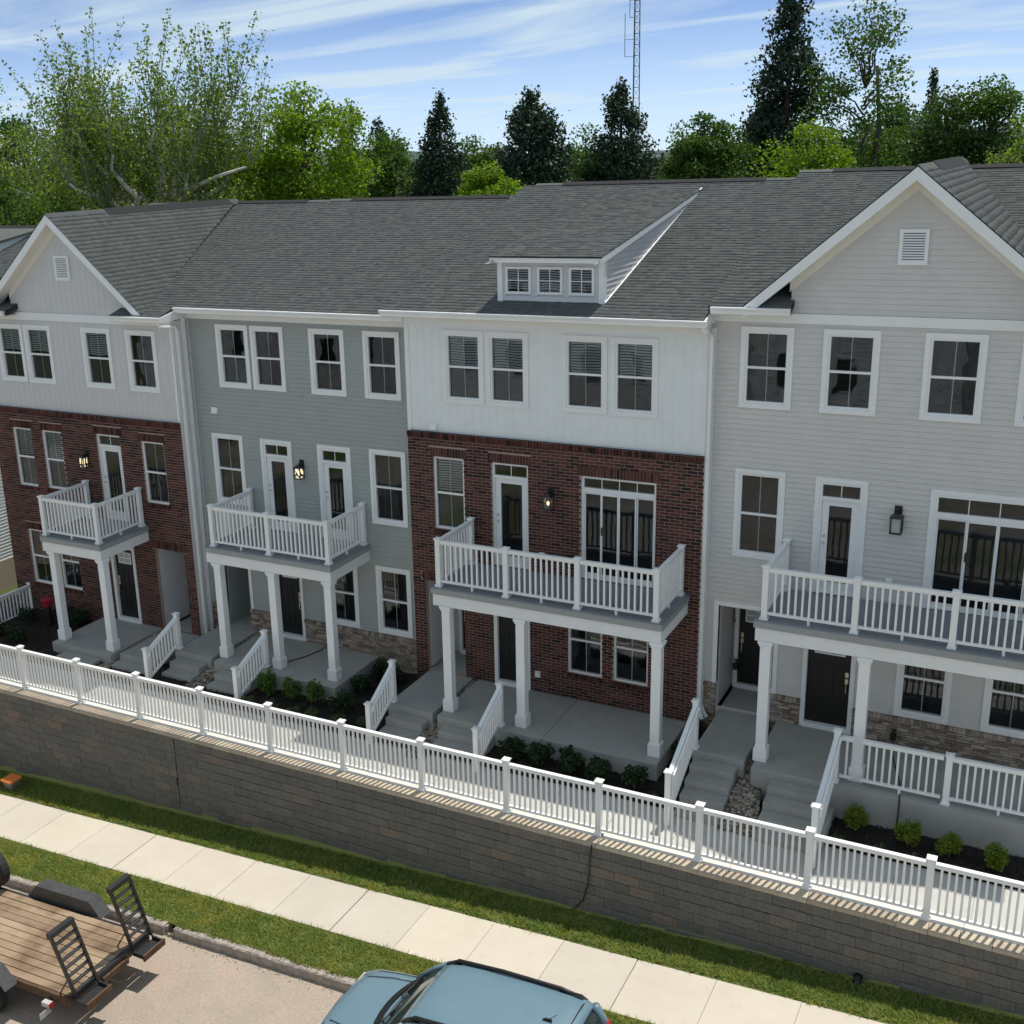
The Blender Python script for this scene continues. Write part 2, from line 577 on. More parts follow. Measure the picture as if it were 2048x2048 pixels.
def ring(mb, o, i, y0, y1):
    mb.box(o[0], i[0], y0, y1, o[2], o[3]); mb.box(i[1], o[1], y0, y1, o[2], o[3])
    mb.box(i[0], i[1], y0, y1, i[3], o[3]); mb.box(i[0], i[1], y0, y1, o[2], i[2])


def inset(r, d):
    return (r[0] + d, r[1] - d, r[2] + d, r[3] - d)


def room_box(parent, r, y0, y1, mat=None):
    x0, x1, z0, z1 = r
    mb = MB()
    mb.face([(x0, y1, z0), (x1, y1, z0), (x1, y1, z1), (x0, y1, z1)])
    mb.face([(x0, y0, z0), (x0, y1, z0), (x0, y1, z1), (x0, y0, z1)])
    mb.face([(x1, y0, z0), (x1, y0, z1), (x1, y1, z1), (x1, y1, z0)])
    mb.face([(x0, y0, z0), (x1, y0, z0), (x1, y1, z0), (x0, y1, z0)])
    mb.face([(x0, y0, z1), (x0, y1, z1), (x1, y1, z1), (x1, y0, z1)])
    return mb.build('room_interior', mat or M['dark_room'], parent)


def mirrored_siding(parent, r, y, pitch=0.056, cov=0.62, seed=0):  # wavy slats behind the pane imitate siding reflected in the glass
    x0, x1, z0, z1 = r
    rr = random.Random(seed); ph = rr.uniform(0, 6); amp = rr.uniform(0.006, 0.014)
    mb = MB(); z = z1 - pitch
    xs = [x0 + (x1 - x0) * k / 8 for k in range(9)]
    while z > z0:
        dz = [amp * math.sin(ph + 5.2 * (x - x0) / (x1 - x0) + z * 2.5) for x in xs]
        for k in range(8):
            mb.face([(xs[k], y, z + dz[k]), (xs[k + 1], y, z + dz[k + 1]), (xs[k + 1], y + 0.012, z + dz[k + 1] + pitch * cov), (xs[k], y + 0.012, z + dz[k] + pitch * cov)])
        z -= pitch
    return mb.build('mirrored_siding', M['mirrored_siding'], parent)


WSEED = [0]


def window(house, r, y, style='trim', up='mirrored_siding', low='screen', split=0.5, grid=1, label=None):
    """double-hung window; r is the outer edge of the casing (trim) or of the opening (brick)"""
    WSEED[0] += 1
    mb = MB()
    if style == 'trim':
        i1 = inset(r, 0.085)
        ring(mb, r, i1, y - 0.042, y + 0.02)
        f0, f1, gy = y - 0.018, y + 0.07, y + 0.030
    else:
        i1 = r; f0, f1, gy = y + 0.035, y + 0.12, y + 0.075
    i2 = inset(i1, 0.045)
    ring(mb, i1, i2, f0, f1)
    w = mb.build('window', M['trim'], house)
    if label: w['label'] = label
    x0, x1, z0, z1 = i2
    zm = z0 + (z1 - z0) * split
    if split:
        MB().box(x0, x1, f0 + 0.012, f1, zm - 0.022, zm + 0.022).build('meeting_rail', M['trim'], w)
        panes = [(x0, x1, zm + 0.022, z1, up), (x0, x1, z0, zm - 0.022, low)]
    else:
        panes = [(x0, x1, z0, z1, up)]
    for k, (a, b, c, d, fill) in enumerate(panes):
        yy = gy + (0.018 if k else 0.0)
        MB().face([(a, yy, c), (b, yy, c), (b, yy, d), (a, yy, d)]).build('pane', M['glass'], w)
        mm = MB()
        for g in range(grid):
            xc_ = a + (b - a) * (g + 1) / (grid + 1)
            mm.box(xc_ - 0.007, xc_ + 0.007, yy + 0.004, yy + 0.014, c, d)
        if not split: mm.box(a, b, yy + 0.003, yy + 0.015, (c + d) / 2 - 0.007, (c + d) / 2 + 0.007)
        mm.build('muntin', M['trim'], w)
        if fill == 'mirrored_siding': mirrored_siding(w, (a + 0.01, b - 0.01, c, d), yy + 0.045, seed=WSEED[0] * 3 + k)
        elif fill == 'screen':
            MB().box(a, b, yy + 0.03, yy + 0.034, c, d).build('screen', M['screen'], w)
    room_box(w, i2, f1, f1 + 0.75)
    return w


def glass_door(house, r, y, style='trim', handle='left', transom=0.30, z_floor=None):
    """balcony door with a transom light"""
    mb = MB()
    if style == 'trim':
        i1 = (r[0] + 0.085, r[1] - 0.085, r[2], r[3] - 0.085)
        ring(mb, r, (i1[0], i1[1], r[2], i1[3]), y - 0.040, y + 0.02)
        dy = y + 0.02
    else:
        i1 = r; dy = y + 0.085
    i2 = (i1[0] + 0.05, i1[1] - 0.05, i1[2] + 0.03, i1[3] - 0.05)
    ring(mb, i1, i2, dy - 0.045, dy + 0.06)
    zt = i1[3] - transom
    mb.box(i2[0], i2[1], dy - 0.045, dy + 0.06, zt - 0.045, zt + 0.015)
    d = mb.build('balcony_door', M['trim'], house)
    MB().face([(i2[0], dy, zt + 0.015), (i2[1], dy, zt + 0.015), (i2[1], dy, i2[3]), (i2[0], dy, i2[3])]).build('pane', M['glass'], d)
    xc_ = (i2[0] + i2[1]) / 2
    MB().box(xc_ - 0.008, xc_ + 0.008, dy - 0.006, dy + 0.006, zt + 0.015, i2[3]).build('muntin', M['trim'], d)
    g = (i2[0] + 0.13, i2[1] - 0.13, i2[2] + 0.20, zt - 0.16)
    sm = MB(); ring(sm, (i2[0] + 0.003, i2[1] - 0.003, i2[2] + 0.003, zt - 0.05), g, dy - 0.012, dy + 0.03)
    sm.build('door_slab', M['trim'], d)
    MB().face([(g[0], dy + 0.01, g[2]), (g[1], dy + 0.01, g[2]), (g[1], dy + 0.01, g[3]), (g[0], dy + 0.01, g[3])]).build('pane', M['glass'], d)
    hx = i2[0] + 0.065 if handle == 'left' else i2[1] - 0.065
    hm = MB()
    for hz in (0.98, 1.12):
        hm.tube([(hx, dy - 0.012, i2[2] + hz), (hx, dy - 0.05, i2[2] + hz)], 0.022, 8)
    hm.build('handle', M['brass'], d)
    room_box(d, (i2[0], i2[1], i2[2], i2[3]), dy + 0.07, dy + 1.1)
    return d


def slider_door(house, r, y, style='trim', transom=0.25, panels=4):
    mb = MB()
    if style == 'trim':
        i1 = (r[0] + 0.085, r[1] - 0.085, r[2], r[3] - 0.085)
        ring(mb, r, (i1[0], i1[1], r[2], i1[3]), y - 0.040, y + 0.02); dy = y + 0.02
    else:
        i1 = r; dy = y + 0.085
    i2 = (i1[0] + 0.05, i1[1] - 0.05, i1[2] + 0.03, i1[3] - 0.05)
    ring(mb, i1, i2, dy - 0.05, dy + 0.06)
    zt = i1[3] - transom
    mb.box(i2[0], i2[1], dy - 0.05, dy + 0.06, zt - 0.10, zt)
    d = mb.build('sliding_door', M['trim'], house)
    MB().face([(i2[0], dy, zt), (i2[1], dy, zt), (i2[1], dy, i2[3]), (i2[0], dy, i2[3])]).build('pane', M['glass'], d)
    mm = MB()
    for k in range(1, panels):
        xx = i2[0] + (i2[1] - i2[0]) * k / panels
        mm.box(xx - 0.008, xx + 0.008, dy - 0.006, dy + 0.006, zt, i2[3])
    mm.build('muntin', M['trim'], d)
    W_ = (i2[1] - i2[0]) / panels
    for k in range(panels):
        a, b = i2[0] + k * W_ + 0.001, i2[0] + (k + 1) * W_ - 0.001
        yy = dy + (0.0 if k in (0, panels - 1) else -0.035)
        sm = MB(); g = (a + 0.028, b - 0.028, i2[2] + 0.09, zt - 0.14)
        ring(sm, (a, b, i2[2] + 0.002, zt - 0.101), g, yy - 0.014, yy + 0.014)
        p = sm.build('door_panel', M['trim'], d)
        MB().face([(g[0], yy, g[2]), (g[1], yy, g[2]), (g[1], yy, g[3]), (g[0], yy, g[3])]).build('pane', M['glass'], d)
    xx = i2[0] + W_ + 0.02
    MB().box(xx - 0.012, xx + 0.012, dy - 0.075, dy - 0.05, i2[2] + 0.95, i2[2] + 1.12).build('handle', M['black'], d)
    room_box(d, i2, dy + 0.07, dy + 1.4)
    return d


def front_door(house, r, y, recess=0.10, handle='right', casing=0.085, step=True):
    """black panelled entry door with small lights at the top; r is the clear opening incl. casing"""
    mb = MB()
    x0, x1, z0, z1 = r
    i = (x0 + casing, x1 - casing, z0 + (0.14 if step else 0.02), z1 - casing)
    mb.box(x0, i[0], y - 0.03, y + recess, z0, z1); mb.box(i[1], x1, y - 0.03, y + recess, z0, z1); mb.box(i[0], i[1], y - 0.03, y + recess, i[3], z1)
    if step: mb.box(i[0], i[1], y - 0.05, y + recess - 0.002, z0 + 0.001, z0 + 0.10)
    fr = mb.build('door_frame', M['trim'], house)
    dm = MB().box(i[0], i[1], y + recess - 0.045, y + recess, i[2] - 0.035, i[3])
    dd = dm.build('front_door', M['door'], house)
    pm = MB(); w = i[1] - i[0]
    lights_z = i[3] - 0.44
    for k in range(3):
        a = i[0] + 0.10 + k * (w - 0.2) / 3
        pm.box(a + 0.012, a + (w - 0.2) / 3 - 0.012, y + recess - 0.053, y + recess - 0.044, i[2] + 0.16, lights_z - 0.18)
    pm.build('door_panel', M['door'], dd)
    lm = MB(); lr = (i[0] + 0.12, i[1] - 0.12, lights_z, i[3] - 0.12)
    ring(lm, lr, inset(lr, 0.03), y + recess - 0.06, y + recess - 0.044)
    xm = (lr[0] + lr[1]) / 2; zm = (lr[2] + lr[3]) / 2
    lm.box(xm - 0.012, xm + 0.012, y + recess - 0.058, y + recess - 0.046, lr[2] + 0.03, lr[3] - 0.03)
    lm.box(lr[0] + 0.03, lr[1] - 0.03, y + recess - 0.057, y + recess - 0.047, zm - 0.012, zm + 0.012)
    lm.build('door_light', M['trim'], dd)
    q = inset(lr, 0.03)
    MB().box(q[0], q[1], y + recess - 0.0475, y + recess - 0.0455, q[2], q[3]).build('pane', M['lamp_off'], dd)
    hx = i[1] - 0.07 if handle == 'right' else i[0] + 0.07
    yh = y + recess - 0.05; hz = i[2]
    hm = MB().box(hx - 0.03, hx + 0.03, yh - 0.015, yh, hz + 1.02, hz + 1.12).box(hx - 0.03, hx + 0.03, yh - 0.015, yh, hz + 0.88, hz + 0.99)
    hm.tube([(hx, yh, hz + 0.90), (hx, yh - 0.05, hz + 0.86), (hx, yh - 0.05, hz + 0.70), (hx, yh, hz + 0.66)], 0.012, 6)
    hm.build('handle', M['brass'], dd)
    return dd


def alcove(house, r, y, depth, mat, door=None, casing=True):
    """recessed entry: side walls, back wall, ceiling, floor comes from the walk"""
    x0, x1, z0, z1 = r
    yb = y + depth
    mb = MB()
    e = 0.012
    mb.box(x0 - 0.1, x0 + e, y + 0.122, yb + 0.1, z0, z1 + 0.1)
    mb.box(x1 - e, x1 + 0.1, y + 0.122, yb + 0.1, z0, z1 + 0.1)
    mb.box(x0 + e, x1 - e, yb, yb + 0.1, z0, z1)
    mb.box(x0 + e, x1 - e, y + 0.122, yb, z1 - e, z1 + 0.1)
    a = mb.build('entry_alcove', mat, house)
    if casing:
        cm = MB()
        cm.box(x0 - 0.09, x0, y - 0.036, y + 0.1, z0 + (casing if casing is not True else 0), z1 + 0.09)
        cm.box(x1, x1 + 0.09, y - 0.036, y + 0.1, z0 + (casing if casing is not True else 0), z1 + 0.09)
        cm.box(x0, x1, y - 0.036, y + 0.1, z1, z1 + 0.09)
        cm.build('entry_casing', M['trim'], house)
    if door:
        front_door(house, (door[0], door[1], z0 + 0.012, min(z1 - 0.06, z0 + 2.05)), yb - 0.09, 0.08, handle='left')
    return a


def lantern(house, x, y, z, lit=True, s=1.0):
    mb = MB()
    mb.box(x - 0.06 * s, x + 0.06 * s, y - 0.025, y - 0.001, z + 0.06 * s, z + 0.30 * s)
    mb.tube([(x, y - 0.02, z + 0.25 * s), (x, y - 0.09, z + 0.27 * s), (x, y - 0.13, z + 0.20 * s)], 0.012, 6)
    yc = y - 0.14
    h = 0.085 * s
    mb.hexa([(x - h * 1.25, yc - h * 1.25, z + 0.13 * s), (x + h * 1.25, yc - h * 1.25, z + 0.13 * s), (x + h * 1.25, yc + h * 1.25, z + 0.13 * s), (x - h * 1.25, yc + h * 1.25, z + 0.13 * s),
             (x - h * .5, yc - h * .5, z + 0.20 * s), (x + h * .5, yc - h * .5, z + 0.20 * s), (x + h * .5, yc + h * .5, z + 0.20 * s), (x - h * .5, yc + h * .5, z + 0.20 * s)])
    for sx_ in (-1, 1):
        for sy_ in (-1, 1):
            mb.box(x + sx_ * h - 0.009, x + sx_ * h + 0.009, yc + sy_ * h - 0.009, yc + sy_ * h + 0.009, z - 0.12 * s, z + 0.13 * s)
    mb.box(x - h - .01, x + h + .01, yc - h - .01, yc + h + .01, z - 0.14 * s, z - 0.12 * s)
    l = mb.build('wall_lantern', M['black'], house)
    g = h * 0.8
    MB().box(x - g, x + g, yc - g, yc + g, z - 0.115 * s, z + 0.125 * s).build('lantern_glass', M['glass'] if lit else M['lamp_off'], l)
    if lit:
        rings = []
        for k in range(6):
            t = math.pi * k / 5
            rings.append([(x + 0.034 * math.sin(t) * math.cos(a_), yc + 0.034 * math.sin(t) * math.sin(a_), z - 0.02 + 0.05 * -math.cos(t)) for a_ in [2 * math.pi * q / 8 for q in range(8)]])
        MB().loft(rings).build('bulb', M['glow'], l)
    return l


# ------------------------------------------------------------------ railings
BAL = {}


def baluster_mesh(h, w=0.036):
    k = (round(h, 3), w)
    if k not in BAL: BAL[k] = MB().box(-w / 2, w / 2, -w / 2, w / 2, 0, h).mesh('baluster', M['vinyl'])
    return BAL[k]


POST = {}


def post_mesh(h, w=0.105, skirt=True):
    k = (round(h, 3), w, skirt)
    if k not in POST:
        mb = MB().box(-w / 2, w / 2, -w / 2, w / 2, 0, h - 0.035)
        c = w / 2 + 0.022
        mb.box(-c + .012, c - .012, -c + .012, c - .012, h - 0.055, h - 0.036)
        mb.box(-c, c, -c, c, h - 0.036, h - 0.014)
        mb.hexa([(-c, -c, h - 0.014), (c, -c, h - 0.014), (c, c, h - 0.014), (-c, c, h - 0.014), (-.012, -.012, h + 0.006), (.012, -.012, h + 0.006), (.012, .012, h + 0.006), (-.012, .012, h + 0.006)])
        if skirt: mb.box(-c, c, -c, c, 0.001, 0.045)
        POST[k] = mb.mesh('railing_post', M['vinyl'])
    return POST[k]


def rail_bar(parent, p, q, zl, zh, w):
    """a rail between two plan points with its own slope; p,q=(x,y,z)"""
    p = Vector(p); q = Vector(q)
    d = (q - p); n = Vector((-d.y, d.x, 0)).normalized() * (w / 2)
    z1, z2 = Vector((0, 0, zl)), Vector((0, 0, zh))
    return MB().hexa([p - n + z1, q - n + z1, q + n + z1, p + n + z1, p - n + z2, q - n + z2, q + n + z2, p + n + z2]).build('rail', M['vinyl'], parent)


def rail_section(parent, p, q, top=0.98, bottom=0.09, spacing=0.122, n=None, gap=0.055, foot=True):
    """rails and balusters between two post centres (base points)"""
    p = Vector(p); q = Vector(q); d = (q - p); L = math.hypot(d.x, d.y); u = d / L
    a, b = p + u * gap, q - u * gap
    rail_bar(parent, a, b, top - 0.055, top, 0.085)
    rail_bar(parent, a, b, top - 0.085, top - 0.056, 0.045)
    rail_bar(parent, a, b, bottom, bottom + 0.045, 0.055)
    Ls = math.hypot((b - a).x, (b - a).y)
    if n is None: n = max(1, round(Ls / spacing) - 1)
    me = baluster_mesh(top - 0.07 - bottom - 0.03)
    rz = math.atan2(d.y, d.x)
    for k in range(n):
        c = a + (b - a) * ((k + 1) / (n + 1))
        place('baluster', me, (c.x, c.y, c.z + bottom + 0.03), parent, rz)
    if foot and Ls > 1.0:
        c = (a + b) / 2
        MB().box(c.x - 0.022, c.x + 0.022, c.y - 0.022, c.y + 0.022, c.z + 0.001, c.z + bottom + 0.01).build('rail_foot', M['vinyl'], parent)


def column(house, x, y, z0, z1):
    mb = MB()
    mb.box(x - 0.125, x + 0.125, y - 0.125, y + 0.125, z0 + 0.002, z0 + 0.27)
    mb.box(x - 0.095, x + 0.095, y - 0.095, y + 0.095, z0 + 0.27, z1 - 0.10)
    mb.box(x - 0.115, x + 0.115, y - 0.115, y + 0.115, z1 - 0.10, z1 - 0.05)
    mb.box(x - 0.135, x + 0.135, y - 0.135, y + 0.135, z1 - 0.05, z1 - 0.001)
    return mb.build('column', M['vinyl'], house, bevel=0.006)


def balcony(house, x0, x1, yw, yf, zt, posts, top, deck=0.14, beam=0.26, side_n=None):
    """grey deck on white beams with a white railing"""
    # deck boards
    b = MB().box(x0 - 0.03, x1 + 0.03, yf - 0.03, yw - 0.002, zt - deck, zt - 0.022)
    bal = b.build('balcony', M['deck_grey'], house)
    n = int((yw - yf) / 0.142); w = (yw - 0.004 - yf + 0.03) / n
    for k in range(n):
        MB().box(x0 - 0.035, x1 + 0.035, yf - 0.03 + k * w + 0.003, yf - 0.03 + (k + 1) * w - 0.003, zt - 0.0215, zt).build('deck_board', M['deck_top'], bal)
    bm = MB()
    for (a, c, d, e) in ((x0, x1, yf, yf + 0.16), (x0, x0 + 0.16, yf + 0.16, yw - 0.003), (x1 - 0.16, x1, yf + 0.16, yw - 0.003)):
        bm.box(a, c, d, e, zt - deck - beam, zt - deck - 0.001)
    bm.build('beam', M['beam'], bal)
    MB().box(x0 + 0.16, x1 - 0.16, yf + 0.16, yw - 0.003, zt - deck - 0.06, zt - deck - 0.03).build('ceiling_panel', M['beam'], bal)
    yp = yf + 0.10
    pm = post_mesh(top)
    for x in posts:
        place('railing_post', pm, (x, yp, zt), bal)
    yb = yw - 0.10
    for x in (posts[0], posts[-1]):
        place('railing_post', pm, (x, yb, zt), bal)
    t = top - 0.055
    for a, c in zip(posts, posts[1:]):
        rail_section(bal, (a, yp, zt), (c, yp, zt), t, 0.10)
    for x in (posts[0], posts[-1]):
        rail_section(bal, (x, yp, zt), (x, yb, zt), t, 0.10)
    return bal


# ------------------------------------------------------------------ roofs
def shingle_plane(parent, O, U, V, poly, ex=0.145, name='shingle_field', tk=0.011):
    """courses of tabs on a plane. O origin, U along courses, V up the slope (unit), poly in (u,v)"""
    O, U, V = Vector(O), Vector(U).normalized(), Vector(V).normalized()
    Nn = U.cross(V).normalized()
    if Nn.z < 0: Nn = -Nn
    vs = [p[1] for p in poly]
    v = min(vs); vmax = max(vs)
    verts = []; faces = []
    r = random.Random(int(abs(O.x * 100) + abs(O.y * 31)))

    def span(vv):
        xs = []
        for (u0, v0), (u1, v1) in zip(poly, poly[1:] + poly[:1]):
            if (v0 - vv) * (v1 - vv) < 0 or v0 == vv:
                if v1 != v0: xs.append(u0 + (u1 - u0) * (vv - v0) / (v1 - v0))
        return (min(xs), max(xs)) if len(xs) > 1 else None

    while v < vmax - 0.02:
        s = span(min(v + 0.01, vmax - 0.005)); s2 = span(min(v + ex, vmax - 0.003))
        if s and s2:
            a, b = s
            u = a - r.uniform(0, 0.2)
            while u < b:
                w = r.choice([0.08, 0.10, 0.13, 0.16, 0.2])
                p, q = max(u, a), min(u + w, b)
                u += w
                if q - p < 0.01: continue
                h = tk * r.choice([0.55, 0.6, 1.2, 1.35]); dv = r.choice([0, 0, -0.012])
                # at the upper edge follow the sloping outline
                p2 = p + (s2[0] - s[0]) if p - a < 0.02 else p
                q2 = q + (s2[1] - s[1]) if b - q < 0.02 else q
                if q2 - p2 < 0.003: p2 = q2 - 0.003
                vt = min(v + ex * 1.12, vmax)
                n0 = len(verts)
                A = O + U * p + V * (v + dv); B = O + U * q + V * (v + dv); Cc = O + U * q2 + V * vt; D = O + U * p2 + V * vt
                verts += [A, B, B + Nn * h, A + Nn * h, Cc + Nn * 0.002, D + Nn * 0.002]
                faces += [(n0, n0 + 1, n0 + 2, n0 + 3), (n0 + 3, n0 + 2, n0 + 4, n0 + 5)]
        v += ex
    o = np_mesh(name, [tuple(q) for q in verts], faces, M['shingle'], parent)
    tag(o, kind='stuff')
    return o


RM = 0.305       # main roof pitch
RIDGE_Y = 7.1
YBACK = 14.4


def main_roof(house, x0, x1, ye, ze, front_from=None, xl=0.0, xr=0.0):
    """two slopes; front_from: list of (xa,xb,ystart) for the front slope"""
    zr = ze + RM * (RIDGE_Y - ye)
    vlen = math.hypot(1, RM)
    deckm = MB()
    fr = front_from or [(x0, x1, ye)]
    a, b = x0 - xl, x1 + xr
    for (p, q, ys) in fr:
        za = ze + RM * (ys - ye)
        deckm.hexa([(p, ys, za - 0.12), (q, ys, za - 0.12), (q, RIDGE_Y, zr - 0.12), (p, RIDGE_Y, zr - 0.12), (p, ys, za - 0.006), (q, ys, za - 0.006), (q, RIDGE_Y, zr - 0.006), (p, RIDGE_Y, zr - 0.006)])
    zb = zr - RM * (YBACK - RIDGE_Y)
    deckm.hexa([(a, RIDGE_Y + 0.001, zr - 0.12), (b, RIDGE_Y + 0.001, zr - 0.12), (b, YBACK, zb - 0.12), (a, YBACK, zb - 0.12), (a, RIDGE_Y + 0.001, zr - 0.006), (b, RIDGE_Y + 0.001, zr - 0.006), (b, YBACK, zb - 0.006), (a, YBACK, zb - 0.006)])
    roof = deckm.build('roof', M['roof_deck'], house)
    for (p, q, ys) in fr:
        L = (RIDGE_Y - ys) * vlen
        za = ze + RM * (ys - ye)
        shingle_plane(roof, (p, ys, za), (1, 0, 0), (0, 1, RM), [(0, -0.03), (q - p, -0.03), (q - p, L), (0, L)])
    L = (YBACK - RIDGE_Y) * vlen
    MB().face([(a, RIDGE_Y, zr + 0.004), (b, RIDGE_Y, zr + 0.004), (b, YBACK, zb + 0.004), (a, YBACK, zb + 0.004)]).build('back_slope', M['shingle'], roof)
    # ridge vent
    MB().prism([(RIDGE_Y - 0.17, zr - 0.02), (RIDGE_Y, zr + 0.05), (RIDGE_Y + 0.17, zr - 0.02)], 'x', x0 + 0.75, x1 - 0.75).build('ridge_vent', M['shingle_cap'], roof)
    MB().prism([(RIDGE_Y - 0.14, zr - 0.02), (RIDGE_Y, zr + 0.03), (RIDGE_Y + 0.14, zr - 0.02)], 'x', a, b).build('ridge_cap', M['shingle'], roof)
    return roof


def gutter(house, x0, x1, y, z, wall_y, mat=None, fascia=True):
    mb = MB()
    # K-style gutter: box with sloped face, open look at top
    mb.prism([(y, z - 0.005), (y - 0.115, z - 0.005), (y - 0.12, z - 0.03), (y - 0.085, z - 0.075), (y - 0.08, z - 0.125), (y, z - 0.125)], 'x', x0, x1)
    g = mb.build('gutter', M['trim'], house)
    MB().box(x0 + 0.02, x1 - 0.02, y + 0.002, wall_y + 0.02, z - 0.16, z - 0.128).build('soffit', M['soffit'], house)
    return g


def downspout(house, x, y, ztop, zbot, kick=(0.0, 0.0)):
    mb = MB()
    w = 0.035
    mb.box(x, x + 0.07, y - w, y + w, zbot + 0.25, ztop)
    mb.tube([(x + w, y, zbot + 0.26), (x + w + kick[0] * 0.3, y + kick[1] * 0.3, zbot + 0.14), (x + w + kick[0], y + kick[1], zbot + 0.04)], 0.042, 6)
    for z in (zbot + 1.2, (ztop + zbot) / 2, ztop - 0.8):
        mb.box(x - 0.005, x + 0.075, y - w - 0.006, y + w + 0.006, z, z + 0.03)
    return mb.build('downspout', M['trim'], house)


def front_gable(house, roof_parent, xc_, zp, half, yf, wall_y, ye, ze, slope=0.857, boards='lap'):
    """cross gable in front of the main roof; returns nothing"""
    def yv(x):
        z = zp - slope * abs(x - xc_)
        return ye + (z - ze) / RM
    vlen = math.hypot(1, slope)
    for s in (-1, 1):
        x1_ = xc_ + s * half
        z1_ = zp - slope * half
        yr0, yr1 = min(yv(xc_), RIDGE_Y + 0.05), max(yv(x1_), yf + 0.05)
        mb = MB()
        P = [Vector((xc_, yf, zp)), Vector((x1_, yf, z1_)), Vector((x1_, yr1, z1_)), Vector((xc_, yr0, zp))]
        if s < 0: P = P[::-1]
        dn = Vector((0, 0, -0.10))
        mb.hexa([p + dn for p in P] + [p - Vector((0, 0, .006)) for p in P])
        g = mb.build('gable_roof', M['roof_deck'], house)
        # shingles: courses run along y, rows climb towards the ridge
        U = Vector((0, 1, 0)); V = Vector((-s, 0, slope)).normalized()
        O = Vector((x1_, 0, z1_))
        L = half * vlen
        poly = [(yf - 0.03, -0.03), (yr1, -0.03), (yr0, L), (yf - 0.03, L)]
        shingle_plane(g, O, U, V, poly, tk=0.006)
        # rake board and soffit
        rk = MB()
        d0, d1 = 0.02, 0.235
        A = [(xc_, zp - d0), (x1_ + s * 0.03, z1_ - d0 - slope * 0.03), (x1_ + s * 0.03, z1_ - d1 - slope * 0.03), (xc_, zp - d1)]
        rk.prism(A if s > 0 else A[::-1], 'y', yf - 0.03, yf - 0.001)
        rk.build('rake_board', M['trim'], house)
        sf = MB()
        A = [(xc_, zp - 0.15), (x1_, z1_ - 0.15), (x1_, z1_ - d1 + 0.01), (xc_, zp - d1 + 0.01)]
        sf.prism(A if s > 0 else A[::-1], 'y', yf, wall_y + 0.03)
        sf.build('rake_soffit', M['soffit'], house)
        A = [(xc_, zp - d1 + 0.012), (xc_ + s * (half - 0.72), zp - slope * (half - 0.72) - d1 + 0.012), (xc_ + s * (half - 0.72), zp - slope * (half - 0.72) - d1 - 0.17), (xc_, zp - d1 - 0.17)]
        MB().prism(A if s > 0 else A[::-1], 'y', wall_y - 0.045, wall_y + 0.02).build('rake_frieze', M['soffit'], house)
    MB().prism([(xc_ - 0.15, zp - 0.13), (xc_, zp + 0.018), (xc_ + 0.15, zp - 0.13)], 'y', yf - 0.02, min(yv(xc_), RIDGE_Y)).build('ridge_cap', M['shingle'], house)
    MB().prism([(xc_ - 0.17, zp - 0.135), (xc_, zp + 0.036), (xc_ + 0.17, zp - 0.135)], 'y', yf + 2.0, min(yv(xc_), RIDGE_Y) - 0.4).build('ridge_vent', M['shingle_cap'], house)


def gable_vent(house, r, y):
    mb = MB(); ring(mb, r, inset(r, 0.06), y - 0.045, y + 0.01)
    i = inset(r, 0.06)
    v = mb.build('gable_vent', M['trim'], house)
    MB().face([(i[0], y - 0.024, i[2]), (i[1], y - 0.024, i[2]), (i[1], y - 0.024, i[3]), (i[0], y - 0.024, i[3])]).build('vent_back', M['screen'], v)
    n = 11; h = (i[3] - i[2]) / n
    for k in range(n):
        z = i[2] + k * h
        MB().hexa([(i[0], y - 0.044, z), (i[1], y - 0.044, z), (i[1], y - 0.036, z), (i[0], y - 0.036, z), (i[0], y - 0.032, z + h * .62), (i[1], y - 0.032, z + h * .62), (i[1], y - 0.026, z + h * .62), (i[0], y - 0.026, z + h * .62)]).build('louvre', M['trim'], v)
    return v

# ------------------------------------------------------------------ ground levels
def street_z(x):
    return -2.247 + 0.056 * max(-40.0, min(40.0, x))


def walk_z(x):
    return -0.53 + 0.012 * x


def small_vent(house, x, z, y):
    m_ = MB()
    m_.hexa([(x - .08, y - .06, z - .06), (x + .08, y - .06, z - .06), (x + .08, y, z - .06), (x - .08, y, z - .06), (x - .08, y - .02, z + .07), (x + .08, y - .02, z + .07), (x + .08, y, z + .07), (x - .08, y, z + .07)])
    m_.box(x - .095, x + .095, y - .022, y - .001, z - .075, z + .085)
    return m_.build('wall_vent', M['trim'], house)


def outlet(house, x, z, y):
    return MB().box(x - .05, x + .05, y - .05, y - .001, z - .06, z + .06).box(x - .065, x + .065, y - .012, y - .0012, z - .075, z + .075).build('outlet_cover', M['trim'], house)


def brick_soldiers(wins, arches):
    out = []
    for r in wins:
        out.append((r[0] - 0.08, r[1] + 0.08, r[3], r[3] + 0.205))
        if len(r) > 4 and r[4]: out.append((r[0] - 0.03, r[1] + 0.03, r[2] - 0.105, r[2], 'p'))
    return out


def house_shell(house, x0, x1, y, z0, ze, ye, left=False, right=False, mat=None, right_to=None):
    """plain rear and end walls so the house is a closed body"""
    mb = MB()
    zb = ze + RM * (RIDGE_Y - ye) - RM * (YBACK - 0.4 - RIDGE_Y)
    mb.face([(x0, YBACK - 0.4, z0), (x0, YBACK - 0.4, zb - .13), (x1, YBACK - 0.4, zb - .13), (x1, YBACK - 0.4, z0)])
    zr = ze + RM * (RIDGE_Y - ye) - 0.13
    for fl, x in ((left, x0), (right, x1)):
        if fl: mb.face([(x, y + 0.13, z0), (x, y + 0.13, ze + RM * (y - ye) - .13), (x, RIDGE_Y, zr), (x, YBACK - 0.4, zb - .13), (x, YBACK - 0.4, z0)])
    return mb.build('side_wall', mat, house)


